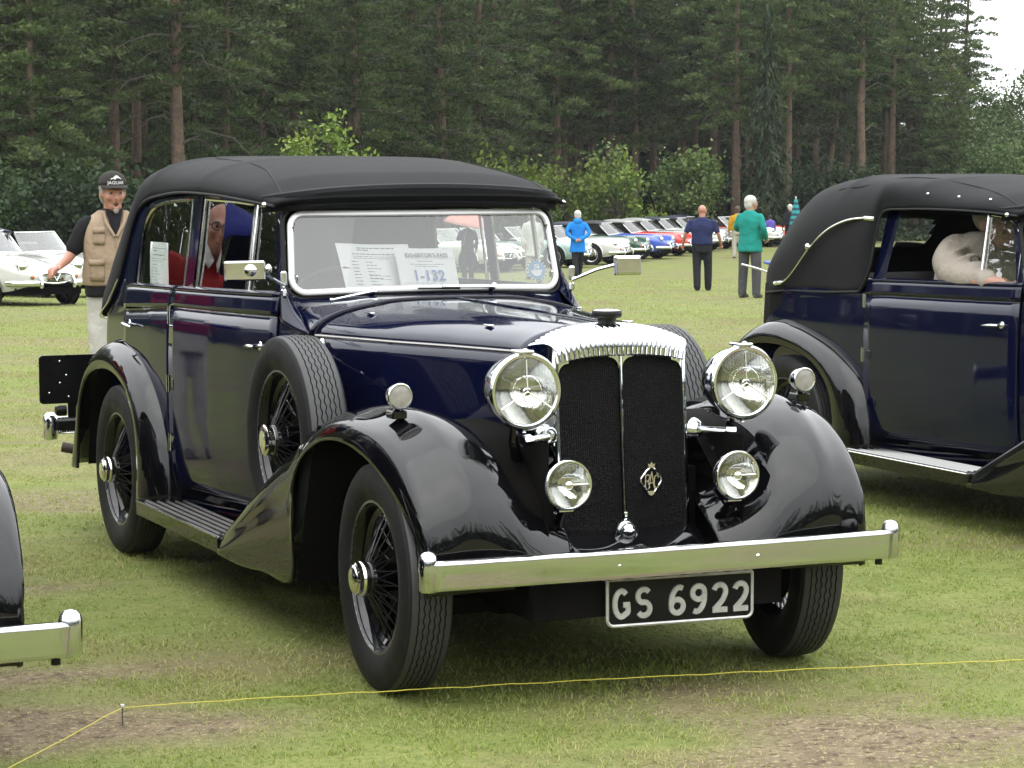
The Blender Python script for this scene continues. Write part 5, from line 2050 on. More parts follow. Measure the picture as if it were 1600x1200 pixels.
plant(make_spruce(41, 8.6, 1.25), 1198, 93, 'tall drooping dark green spruce behind the man in the green jacket', 'spruce tree')

# dark broadleaved undergrowth at the left
DARK = [make_broadleaf(51, 3.6, 2.0, 6000, 'dark_leaves', .10, .05, 44, name='dark_shrub'), make_broadleaf(52, 2.8, 1.9, 4800, 'dark_leaves', .095, .03, 38, name='dark_shrub')]
for i, (u, d, k, sc, lab) in enumerate((
        (-60, 66, 0, .85, 'dark leafy shrub cut by the picture edge above the white cars'), (35, 70, 1, .75, 'low dark leafy shrub behind the first white sports car'),
        (110, 71, 0, .88, 'tall dark leafy shrub behind the raised white windscreen'), (165, 67, 1, 1.0, 'dark leafy shrub behind the outstretched arm'),
        (238, 74, 1, .7, 'low dark leafy shrub between the two reddish trunks'), (330, 76, 1, 1.1, 'dark leafy shrub hidden mostly by the black hood'),
        (1330, 96, 0, .85, 'dark leafy shrub above the rear of the neighbouring hood'), (1265, 97, 1, .9, 'dark leafy shrub behind the striped parasol'),
        (1230, 100, 0, .9, 'dark leafy shrub at the foot of the drooping spruce'), (1110, 100, 1, .9, 'dark leafy shrub in shade behind the man in navy'), (1010, 101, 1, .9, 'dark leafy shrub in shade behind the row of cars'))):
    plant(DARK[k], u, d, lab, 'shrub', 'dark shrubs under the trees', scale=sc)

# yellow green and mid green bushes
FRESH = [make_broadleaf(61, 4.3, 1.30, 2600, 'fresh_leaves', .075, .25, 40, name='sapling', spiky=.5), make_broadleaf(62, 2.5, 1.15, 1900, 'fresh_leaves', .085, .04, 30, name='leafy_bush', spiky=.5)]
MID = [make_broadleaf(63, 3.7, 1.45, 3600, 'mid_leaves', .09, .05, 40, name='leafy_bush', spiky=.3), make_broadleaf(64, 3.6, 1.35, 3800, 'mid_leaves', .085, .12, 42, name='round_bush')]
for P_, u, d, sc, lab in (
        (FRESH[0], 506, 66, 1.0, 'yellow green sapling showing above the middle of the black hood'),
        (FRESH[1], 782, 84, 1.25, 'yellow green bush just above the front corner of the hood'),
        (FRESH[0], 838, 86, .72, 'yellow green sapling between hood corner and bare trunk'),
        (FRESH[1], 884, 84, 1.05, 'yellow green bush behind the person in the blue coat'),
        (MID[0], 932, 90, 1.0, 'large mid green bush above the person in the blue coat'),
        (FRESH[1], 966, 86, 1.08, 'bright yellow green bush above the white sports car'),
        (MID[1], 1075, 92, 1.0, 'large round green bush beside the man in navy'),
        (FRESH[1], 1018, 86, .55, 'low yellow green bush above the dark hoods of the car row'),
        (MID[0], 730, 90, .7, 'green bush seen through the windscreen above the pale cars'),
        (MID[1], 825, 90, .7, 'green bush seen through the windscreen near its corner')):
    plant(P_, u, d, lab, 'bush', 'bushes in front of the wood', scale=sc)

# paler broadleaved trees beyond the end of the wood
BIR = [make_broadleaf(71, 8.2, 2.3, 11000, 'birch_leaves', .11, .10, 60, name='broadleaf_tree'), make_broadleaf(72, 7.0, 2.1, 9500, 'birch_leaves', .105, .06, 54, name='broadleaf_tree')]
for k, u, d, sc, lab in ((0, 1535, 124, .86, 'pale green broadleaf tree right of the last pines'), (1, 1585, 118, .80, 'pale green broadleaf tree low at the picture edge'),
                         (0, 1605, 130, .98, 'tallest pale green broadleaf tree at the picture edge'), (1, 1490, 116, .95, 'green broadleaf tree under the small ragged pine'),
                         (1, 1550, 110, .66, 'low green broadleaf tree above the neighbouring hood'), (1, 1440, 110, .72, 'low green broadleaf tree at the foot of the last pines'),
                         (0, 1680, 122, .95, 'broadleaf tree just outside the picture edge'), (0, 1760, 112, 1.2, 'broadleaf tree beyond the picture edge')):
    plant(BIR[k], u, d, lab, 'broadleaf tree', 'broadleaf trees at the end of the wood', scale=sc)


# the far inside of the wood reads as one dark mass
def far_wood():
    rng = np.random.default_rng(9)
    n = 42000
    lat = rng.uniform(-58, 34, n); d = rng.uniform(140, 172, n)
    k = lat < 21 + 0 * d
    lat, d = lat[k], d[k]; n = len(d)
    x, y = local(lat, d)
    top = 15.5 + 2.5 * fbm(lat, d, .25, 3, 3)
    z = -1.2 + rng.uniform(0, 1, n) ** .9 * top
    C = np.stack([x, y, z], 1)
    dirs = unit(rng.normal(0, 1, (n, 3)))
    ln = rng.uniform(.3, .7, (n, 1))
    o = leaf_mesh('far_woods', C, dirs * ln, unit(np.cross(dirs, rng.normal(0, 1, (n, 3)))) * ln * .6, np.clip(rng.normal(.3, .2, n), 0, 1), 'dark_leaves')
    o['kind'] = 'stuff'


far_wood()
# low growth and bracken on the floor at the front of the wood
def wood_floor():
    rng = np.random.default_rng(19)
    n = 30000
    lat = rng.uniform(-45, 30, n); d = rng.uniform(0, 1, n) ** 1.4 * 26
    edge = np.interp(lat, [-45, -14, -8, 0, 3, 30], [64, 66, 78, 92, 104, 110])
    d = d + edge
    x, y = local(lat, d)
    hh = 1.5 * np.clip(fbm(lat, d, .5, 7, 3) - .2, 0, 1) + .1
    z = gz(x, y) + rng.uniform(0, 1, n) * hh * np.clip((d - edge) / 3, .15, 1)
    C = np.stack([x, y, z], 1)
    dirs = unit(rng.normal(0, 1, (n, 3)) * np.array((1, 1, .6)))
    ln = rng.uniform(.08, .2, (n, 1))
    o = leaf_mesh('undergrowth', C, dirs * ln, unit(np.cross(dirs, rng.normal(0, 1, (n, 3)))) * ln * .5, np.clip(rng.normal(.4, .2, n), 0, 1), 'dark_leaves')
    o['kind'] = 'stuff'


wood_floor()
# the wood behind the photographer, seen in the black paint and the chrome
for k in range(26):
    az_ = YAW - radians(26 + 2.1 * k) 
    rad = 66 + rr.uniform(-6, 6)
    x, y = CAM_POS.x + rad * sin(az_), CAM_POS.y + rad * cos(az_)
    plant(PINES[rr.choice((0, 2, 4, 4))], 0, 0, 'pine left of the picture, mirrored in the side windows', 'pine tree', 'pines mirrored in the side windows', pos=(x, y, float(gz(x, y))), scale=rr.uniform(.85, 1.05))
LR = 'pine in the wood behind the photographer, mirrored in the black paint'
for k in range(64):
    a = -1.80 + 3.6 * (k + .5) / 64 + rr.uniform(-.02, .02)
    rad = 36 + (k % 2) * 7 + rr.uniform(-3, 4)
    x, y = -2 - rad * sin(a) * 1.0, -7 - rad * cos(a)
    plant(PINES[rr.choice((0, 2, 4, 4))], 0, 0, LR, 'pine tree', 'pines mirrored in the car paint', pos=(x, y, 0), scale=rr.uniform(.42, .78))


def mirrored_thicket(name, a0, a1, r0, r1, top, n, seed):  # unseen leaf mass, added to darken the reflections in paint and glass
    rng = np.random.default_rng(seed)
    a = rng.uniform(a0, a1, n); r = rng.uniform(r0, r1, n)
    x, y = CAM_POS.x + r * np.sin(a), CAM_POS.y + r * np.cos(a)
    hh = top * (.55 + .75 * fbm(a * 30, a * 0, 1.0, 5, 4))
    z = gz(x, y) + rng.uniform(0, 1, n) ** 1.2 * hh
    dirs = unit(rng.normal(0, 1, (n, 3)))
    ln = rng.uniform(.2, .5, (n, 1))
    o = leaf_mesh(name, np.stack([x, y, z], 1), dirs * ln, unit(np.cross(dirs, rng.normal(0, 1, (n, 3)))) * ln * .6, np.clip(rng.normal(.3, .2, n), 0, 1), 'dark_leaves')
    o['kind'] = 'stuff'


mirrored_thicket('undergrowth', YAW + pi - 1.9, YAW + pi + 1.9, 48, 54, 5.0, 26000, 77)
mirrored_thicket('far_woods', YAW - 1.75, YAW - .38, 76, 86, 21.0, 46000, 78)
# ------------------------------------------------------------------ the sports cars in the rows behind
def sports_paint(name, c, metal=0.0):
    return MATS.get(name) or mat(name, c, .12, metal, coat=.6, spec=.5)


for nme, c in (('paint_white', (.74, .74, .70)), ('paint_green', (.018, .075, .045)), ('paint_blue', (.06, .13, .60)), ('paint_red', (.72, .05, .04)), ('paint_silver', (.42, .45, .44)),
               ('paint_pale', (.38, .50, .46)), ('paint_cream', (.62, .60, .50)), ('paint_grey', (.28, .29, .29))):
    sports_paint(nme, c)
mat('soft_black', (.018, .018, .02), .75)
mat('soft_navy', (.018, .022, .045), .75)
mat('soft_grey', (.30, .30, .28), .8)
mat('dark_glass', (.02, .022, .022), .06, spec=.7)
mat('wheel_silver', (.55, .55, .54), .3, .7)
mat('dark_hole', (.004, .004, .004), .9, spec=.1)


def make_sports(hood=True):
    """small open two seater, nose at -y, origin on the ground between the axles"""
    R = bpy.data.objects.new('sports_car', None)
    COL.objects.link(R)
    # stations: y, half width, sill z, shoulder z, wing-top z, centre z
    S = [(-2.02, .16, .44, .50, .50, .50), (-1.98, .40, .38, .52, .56, .575), (-1.88, .58, .33, .56, .66, .635), (-1.70, .69, .28, .60, .745, .69), (-1.40, .745, .25, .64, .800, .745), (-1.0, .755, .24, .66, .815, .80),
         (-.6, .75, .235, .66, .812, .835), (-.15, .745, .23, .655, .80, .855), (.35, .74, .23, .64, .775, .80), (.80, .745, .23, .64, .78, .79), (1.15, .76, .24, .66, .815, .81), (1.5, .755, .26, .66, .815, .80), (1.80, .70, .32, .62, .76, .75), (2.0, .58, .40, .56, .63, .65), (2.06, .30, .45, .52, .55, .56)]
    def half(s):
        y, w, zb, zs, zw, zc = s
        return [(w * .90, y, zb), (w * .985, y, zb * .6 + zs * .4), (w, y, zs - .05), (w * .985, y, zs + (zw - zs) * .35), (w * .90, y, zw - .030), (w * .76, y, zw), (w * .58, y, zw * .55 + zc * .45 - .03), (w * .35, y, zc - .018), (0, y, zc)]
    rails = list(zip(*[half(s) for s in S]))
    H = surf([list(r) for r in rails], 46, 26)
    for gx, ya in ((0, -1.2), (0, 1.13)):
        pass
    M2 = H[::-1][1:].copy(); M2[..., 0] *= -1
    b = MB().grid(np.concatenate([H, M2], 0), 0, flip=True)
    for s in (-1, 1):
        # flared lips round the wheel arches
        for ya in (-1.17, 1.17):
            pts = [(s * (.755 + .012 * sin(a)), ya + .375 * cos(a), .33 + .375 * sin(a)) for a in np.linspace(.02, pi - .02, 16)]
            b.tube(pts, .022, 6, 0)
        # headlamp pods
        b.tube([(s * .50, -1.86, .665), (s * .50, -1.70, .70), (s * .50, -1.45, .735)], [.098, .098, .06], 14, 0)
    body = b.build('body', 'paint_white', R)
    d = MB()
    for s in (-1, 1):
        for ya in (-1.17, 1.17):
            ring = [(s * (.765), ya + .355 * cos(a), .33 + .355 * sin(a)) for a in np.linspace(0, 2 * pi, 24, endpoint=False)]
            d.add(ring, [tuple(range(24)) if s > 0 else tuple(reversed(range(24)))], 0, False)  # flat black disc on the body side stands in for the shaded arch
    d.box((0, 0, .27), (1.2, 3.6, .12), 0)
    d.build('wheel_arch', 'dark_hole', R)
    for s in (-1, 1):
        for ya in (-1.17, 1.17):
            w = MB()
            ax = (s, 0, 0)
            w.lathe([(.215, .02), (.235, .065), (.27, .078), (.305, .07), (.322, .045), (.325, -.06), (.30, -.09)], (s * .715, ya, .325), ax, 28, 0)
            wh = w.build('wheel', 'rubber', R)
            q = MB()
            q.lathe([(.001, .075), (.035, .072), (.045, .055), (.06, .045), (.15, .030), (.19, .05), (.212, .062), (.218, .05), (.215, .0)], (s * .715, ya, .325), ax, 28, 0)
            for k in range(10):
                a = 2 * pi * k / 10
                q.box((s * .768, ya + .12 * cos(a), .325 + .12 * sin(a)), (.004, .016, .05), 1, R=Matrix.Rotation(-s * 0 + a - pi / 2, 3, 'X'))
            q.build('rim', ['wheel_silver', 'dark_hole'], wh)
        hl = MB()
        hl.lathe([(.001, .04), (.05, .034), (.082, .012)], (s * .50, -1.865, .668), (0, -1, .05), 18, 1)
        hl.lathe([(.082, .012), (.094, .014), (.100, .0), (.098, -.03)], (s * .50, -1.865, .668), (0, -1, .05), 18, 0)
        hl.build('headlight', ['chrome', 'reflector'], R)
        bm = MB()
        pts = [(s * .30, -2.07, .40), (s * .50, -2.02, .40), (s * .66, -1.90, .40), (s * .735, -1.74, .40)]
        bm.tube(cr(pts, 12), .030, 8, 0, sy=1.5)
        bm.tube([(s * .30, -2.09, .33), (s * .30, -2.10, .42), (s * .29, -2.05, .52)], .028, 8, 0)
        bm.build('bumper', 'chrome', R)
        rb = MB()
        rb.tube(cr([(s * .35, 2.10, .44), (s * .55, 2.02, .44), (s * .70, 1.84, .44)], 8), .028, 8, 0, sy=1.4)
        rb.build('rear_bumper', 'chrome', R)
        ind = MB()
        ind.sphere((s * .40, -1.985, .50), .032, 10, 6, 0)
        ind.build('indicator', 'amber', R)
    g = MB()
    ov = [(.34 * cos(a), .088 * sin(a)) for a in np.linspace(0, 2 * pi, 28, endpoint=False)]
    yg = lambda x: -2.035 + .30 * x * x * 2.4
    g.tube([(x, yg(x) - .01, .485 + z) for x, z in ov], .016, 8, 0, closed=True)
    g.add([(x * .97, yg(x) + .01, .485 + z * .97) for x, z in ov], [tuple(range(28))], 1, False)
    for k in range(-3, 4):
        zz_ = k * .022
        xm = .32 * sqrt(max(0, 1 - (zz_ / .088) ** 2))
        g.tube([(x, yg(x) - .004, .485 + zz_) for x in np.linspace(-xm, xm, 9)], .0045, 5, 0)
    for s in (-1, 1):
        g.tube([(s * .07, yg(.07) - .02, .545), (0, -2.05, .435)], .012, 6, 0)
    g.build('grille', ['chrome', 'dark_hole'], R)
    # screen
    yb, yt, zb, zt = -.20, .24, .845, 1.185
    def sp(u, v):
        x = (-.60 + 1.20 * u) * (1 - .10 * v)
        return (x, yb + (yt - yb) * v + .22 * abs(2 * u - 1) ** 2.4, zb - .05 * abs(2 * u - 1) ** 2 * (1 - v) + (zt - zb) * v)
    lp = [sp(u, .0) for u in np.linspace(0, 1, 9)] + [sp(1, v) for v in (.33, .66)] + [sp(u, 1.0) for u in np.linspace(1, 0, 9)] + [sp(0, v) for v in (.66, .33)]
    fr = MB().tube(lp, .018, 6, 0, closed=True).build('windscreen', 'bright_frame', R)
    MB().grid(np.array([[sp(u, v) for u in np.linspace(0, 1, 9)] for v in np.linspace(0, 1, 5)]), 0).build('glass', 'screen_glass', fr)
    c = MB()
    c.box((0, .62, .80), (1.06, .95, .02), 0)
    for s in (-1, 1):
        c.box((s * .28, .95, .86), (.40, .12, .26), 1, ch=.04)
    c.build('cockpit', ['dark_hole', 'leather'], R)
    if hood:
        ES = [(-.60, .28, 1.16, 1.20), (-.635, .55, 1.16, 1.255), (-.65, .85, 1.14, 1.265), (-.66, 1.10, 1.03, 1.235), (-.66, 1.30, .86, 1.12), (-.60, 1.50, .80, .95), (-.40, 1.60, .79, .82)]
        rl = []
        for j in range(13):
            a = pi / 2 * j / 12
            rl.append([(e[0] * cos(a) ** .7, e[1] + .08 * sin(a), e[2] + (e[3] - e[2]) * sin(a) ** .9) for e in ES])
        P = surf(rl, 24, 15)
        M3 = P[::-1][1:].copy(); M3[..., 0] *= -1
        MB().grid(np.concatenate([P, M3], 0), 0, flip=True).build('soft_top', 'soft_black', R, solid=.02)
        for s in (-1, 1):
            sw = MB()
            sw.add([(s * .665, .15, .80), (s * .665, 1.12, .80), (s * .655, 1.06, 1.06), (s * .625, .36, 1.15)], [(0, 1, 2, 3)], 0, False)
            sw.build('side_screen', 'dark_glass', R)
    else:
        tn = MB()
        tn.grid(surf([[(x, 1.0, .84), (x, 1.2, .87 - .06 * abs(x)), (x, 1.5, .83), (x, 1.62, .80)] for x in np.linspace(-.58, .58, 7)], 8, 9), 0)
        tn.build('hood_cover', 'soft_black', R)
    return R


SPORT = make_sports(True)
OPEN = make_sports(False)
GS_ = 'sports cars parked in rows beyond the lawn'
_first = {}


def park(proto, lat_d, heading, paint, top, label):
    """heading: direction of the nose as (lateral, forward) in the camera's ground frame"""
    u, d = lat_d
    x, y, z = place(u, d)
    hx = heading[0] * cos(YAW) + heading[1] * sin(YAW)
    hy = -heading[0] * sin(YAW) + heading[1] * cos(YAW)
    rz = atan2(hx, -hy)
    mm = {'paint_white': MATS[paint], 'soft_black': MATS[top]}
    c = dup(proto, (x, y, z), rz, label, GS_, mats=mm)
    c['category'] = 'sports car'
    return c


HD = (.90, -.43)
row = [(886, 77, 'paint_white', 'soft_navy', 'white sports car with open top nearest the person in the blue coat', OPEN), (921, 80.5, 'paint_green', 'soft_navy', 'dark green sports car with navy hood up', SPORT), (963, 83, 'paint_blue', 'soft_black', 'bright blue sports car with black hood up', SPORT),
       (998, 86.5, 'paint_red', 'soft_grey', 'red sports car with grey hood up next to the blue one', SPORT), (1024, 90, 'paint_silver', 'soft_grey', 'silver sports car with grey hood behind the red one', SPORT), (1052, 93, 'paint_white', 'soft_navy', 'white sports car half hidden by the man in navy', SPORT),
       (1078, 96, 'paint_grey', 'soft_navy', 'grey sports car with navy hood right of the man in navy', SPORT), (1092, 99.5, 'paint_red', 'soft_navy', 'red sports car just left of the man in yellow', SPORT), (1120, 102, 'paint_white', 'soft_black', 'white sports car behind the green jacket', OPEN),
       (1146, 99, 'paint_white', 'soft_black', 'white open sports car right of the green jacket', OPEN), (1163, 100.5, 'paint_red', 'soft_black', 'red open sports car right of the green jacket', OPEN), (1190, 103, 'paint_red', 'soft_black', 'red open sports car beside the closed parasol', OPEN)]
for u, d, pt, tp, lab, pr in row:
    park(pr, (u, d), HD, pt, tp, lab)
for u, d, hd, pt, lab, pr in ((712, 70, (.75, -.66), 'paint_white', 'white sports car whose nose shows beside the numbered pass', OPEN), (757, 72, (.62, -.78), 'paint_pale', 'pale green sports car facing the camera in the windscreen view', OPEN),
                              (822, 74, (.93, -.36), 'paint_pale', 'pale green open sports car seen side on through the windscreen', OPEN)):
    park(pr, (u, d), hd, pt, 'soft_black', lab)
park(SPORT, (-12, 41), (.66, -.75), 'paint_white', 'soft_navy', 'white sports car with dark hood cut by the left picture edge')
park(OPEN, (66, 46), (.66, -.75), 'paint_white', 'soft_black', 'white sports car with raised windscreen and no hood by the man in the cap')
for o in (SPORT, OPEN):
    for ch in list(o.children_recursive):
        bpy.data.objects.remove(ch, do_unlink=True)
    bpy.data.objects.remove(o, do_unlink=True)


# ------------------------------------------------------------------ people
def remesh(mb, name, material, parent, vox=.016, smooth=4, fac=.5, shrink=0.0):
    """fuse overlapping closed shapes into one continuous skin"""
    o = mb.build('tmp', material, None, sharp=None)
    m = o.modifiers.new('r', 'REMESH'); m.mode = 'VOXEL'; m.voxel_size = vox; m.use_smooth_shade = True
    s = o.modifiers.new('s', 'SMOOTH'); s.factor = fac; s.iterations = smooth
    dg = bpy.context.evaluated_depsgraph_get()
    me = bpy.data.meshes.new_from_object(o.evaluated_get(dg))
    me.name = name
    me.materials.clear()
    me.materials.append(MATS[material] if isinstance(material, str) else material)
    me.polygons.foreach_set('use_smooth', [True] * len(me.polygons))
    old = o.data
    bpy.data.objects.remove(o); bpy.data.meshes.remove(old)
    ob = bpy.data.objects.new(name, me)
    COL.objects.link(ob)
    if parent is not None:
        ob.parent = parent
    return ob


def limb(mb, pts, rad, seg=12, sy=1.0):
    pts = [Vector(p) for p in pts]
    n = 4 * (len(pts) - 1) + 1
    P = cr(pts, n)
    s = np.linspace(0, 1, len(pts))
    # radius follows the joints
    d = np.concatenate([[0], np.cumsum(np.linalg.norm(np.diff(np.array(pts), axis=0), axis=1))]); d /= d[-1]
    r = np.interp(np.linspace(0, 1, n), d, rad)
    mb.tube([tuple(p) for p in P], r, seg, sy=sy)
    for p, q in ((P[0], r[0]), (P[-1], r[-1])):
        mb.sphere(p, q, 10, 8)
    return mb


def torso(mb, rings, seg=20):
    """rings: (cx, cy, z, rx, ry)"""
    rows = []
    R_ = cr([r for r in rings], len(rings) * 4)
    for cx, cy, z, rx, ry in R_:
        rows.append([(cx + rx * (abs(cos(a)) ** .85) * (1 if cos(a) > 0 else -1), cy + ry * (abs(sin(a)) ** .85) * (1 if sin(a) > 0 else -1), z) for a in np.linspace(0, 2 * pi, seg, endpoint=False)])
    b = len(mb.v)
    mb.grid(np.array(rows), 0, cu=True)
    mb.f.append(tuple(b + k for k in reversed(range(seg)))); mb.m.append(0); mb.sm.append(True)
    e = b + (len(rows) - 1) * seg
    mb.f.append(tuple(e + k for k in range(seg))); mb.m.append(0); mb.sm.append(True)
    return mb


def hand(mb, wrist, dirn, palm_n, curl=.5, side_=1, sc=1.0):
    """palm, four fingers of unequal length and a thumb from the side of the palm"""
    w = Vector(wrist); d = Vector(dirn).normalized(); n = Vector(palm_n)
    n = (n - d * n.dot(d)).normalized()
    x = d.cross(n) * side_
    limb(mb, [w, w + d * .045 * sc, w + d * .085 * sc], [.026 * sc, .034 * sc, .036 * sc], 10, sy=.6)
    for k, (o, ln) in enumerate(((-.030, .070), (-.010, .080), (.010, .075), (.030, .058))):
        b = w + d * .085 * sc + x * o * sc
        p1 = b + d * ln * .45 * sc * cos(curl * .4) + n * ln * .45 * sc * sin(curl * .4)
        p2 = p1 + d * ln * .35 * sc * cos(curl * 1.3) + n * ln * .35 * sc * sin(curl * 1.3)
        p3 = p2 + d * ln * .25 * sc * cos(curl * 2.0) + n * ln * .25 * sc * sin(curl * 2.0)
        mb.tube([b - d * .02 * sc, b, p1, p2, p3], [.0105 * sc, .0105 * sc, .0098 * sc, .009 * sc, .0075 * sc], 8)
    t0 = w + d * .03 * sc - x * .030 * sc
    mb.tube([t0, t0 - x * .028 * sc + d * .025 * sc + n * .012 * sc, t0 - x * .034 * sc + d * .058 * sc + n * .026 * sc], [.0135 * sc, .0115 * sc, .009 * sc], 8)
    return mb


def head_shape(mb, c, yaw=0.0, tilt=0.0, mouth_open=0.0):
    """skull, jaw, nose, ears, brow; looks along -y turned by yaw"""
    Rm = Matrix.Rotation(yaw, 3, 'Z') @ Matrix.Rotation(tilt, 3, 'X')
    T_ = lambda p: Vector(c) + Rm @ (Vector(p) * 1.10)
    def ell(p, r, s):
        q = MB().sphere((0, 0, 0), r * 1.0, 16, 12, 0, s=s)
        q.xform(lambda v: T_(Vector(p) + v))
        mb.add(q.v, q.f)
    ell((0, .012, .030), .096, (.80, 1.0, .92))
    ell((0, -.018, -.018), .080, (.83, .90, 1.0))
    ell((0, -.038, -.072 - .012 * mouth_open), .046, (1.0, .85, .85))
    ell((0, -.083, .018), .030, (1.9, .55, .5))
    for s in (-1, 1):
        ell((s * .078, .012, -.008), .026, (.35, .75, 1.15))
        ell((s * .036, -.070, -.028), .026, (1, .8, .8))
    nose = MB().tube([T_((0, -.086, .012)), T_((0, -.104, -.018)), T_((0, -.112, -.034)), T_((0, -.092, -.042))], [.009, .012, .0165, .012], 8)
    mb.add(nose.v, nose.f)
    ell((0, -.092, -.058), .016, (1.5, .6, .45))
    ell((0, -.088, -.080 - .018 * mouth_open), .016, (1.4, .6, .5))
    return T_


def face_details(parent, T_, mouth_open=0.0, skin='skin', glasses=False):
    e = MB()
    for s in (-1, 1):
        p = T_((s * .033, -.0835, .000))
        e.sphere(p, .0115, 10, 8, 0, s=(1, .6, .62))
        p2 = T_((s * .033, -.0905, .000))
        e.sphere(p2, .0062, 8, 6, 1, s=(1, .5, 1))
    e.build('eyes', ['eye_white', 'eye_dark'], parent)
    b = MB()
    for s in (-1, 1):
        b.tube([T_((s * .018, -.0915, .021)), T_((s * .035, -.0925, .0255)), T_((s * .052, -.083, .021))], [.0035, .0045, .003], 6)
    b.build('eyebrows', 'hair_grey', parent)
    m_ = MB()
    if mouth_open:
        p = T_((0, -.0965, -.0705))
        m_.sphere(p, .017, 12, 8, 0, s=(1.0, .45, .75))
        m_.build('mouth', 'mouth_dark', parent)
    else:
        m_.tube([T_((-.022, -.092, -.067)), T_((0, -.101, -.067)), T_((.022, -.092, -.067))], .0035, 6)
        m_.build('mouth', 'lip', parent)
    if glasses:
        g = MB()
        for s in (-1, 1):
            g.tube([T_((s * .034 + .024 * cos(a), -.102, .0 + .018 * sin(a))) for a in np.linspace(0, 2 * pi, 16, endpoint=False)], .0028, 5, 0, closed=True)
            g.tube([T_((s * .058, -.10, .004)), T_((s * .080, .0, .004))], .0025, 5, 0)
        g.tube([T_((-.010, -.103, .004)), T_((.010, -.103, .004))], .0025, 5, 0)
        g.build('glasses', 'eye_dark', parent)


for nme, c, r in (('skin', (.50, .27, .19), .5), ('skin_red', (.52, .24, .17), .5), ('hair_white', (.62, .61, .58), .7), ('hair_grey', (.34, .32, .29), .75), ('hair_brown', (.09, .055, .035), .7), ('hair_dark', (.02, .017, .015), .7),
                  ('eye_white', (.42, .38, .35), .35), ('eye_dark', (.02, .018, .016), .25), ('mouth_dark', (.05, .012, .012), .5), ('lip', (.30, .12, .10), .5)):
    mat(nme, c, r, var=(22, tuple(x * .88 for x in c)))
for nme, c in (('cloth_black', (.012, .012, .014)), ('vest_beige', (.40, .30, .21)), ('trousers_white', (.62, .60, .56)), ('coat_blue', (0.02, 0.27, 0.837)), ('trousers_dark', (.018, .019, .024)), ('shirt_navy', (.024, .033, .105)),
               ('jacket_green', (0.016, 0.297, 0.25)), ('trousers_grey', (.085, .085, .088)), ('jacket_yellow', (.60, .34, .02)), ('trousers_pale', (.55, .52, .44)), ('top_purple', (.16, .12, .52)), ('fleece', (.42, .37, .31)),
               ('jumper_red', (.24, .007, .009)), ('collar_white', (.7, .7, .68)), ('coat_white', (.62, .62, .58)), ('shoe_black', (.014, .013, .012)), ('shoe_grey', (.09, .085, .075)), ('cap_grey', (.040, .036, .033)), ('umbrella_pink', (.62, .30, .27)), ('umbrella_blue', (.012, .02, .17))):
    mat(nme, c, .85, spec=.2, var=(7, tuple(x * .82 for x in c)), bump=(7, .55, .06))


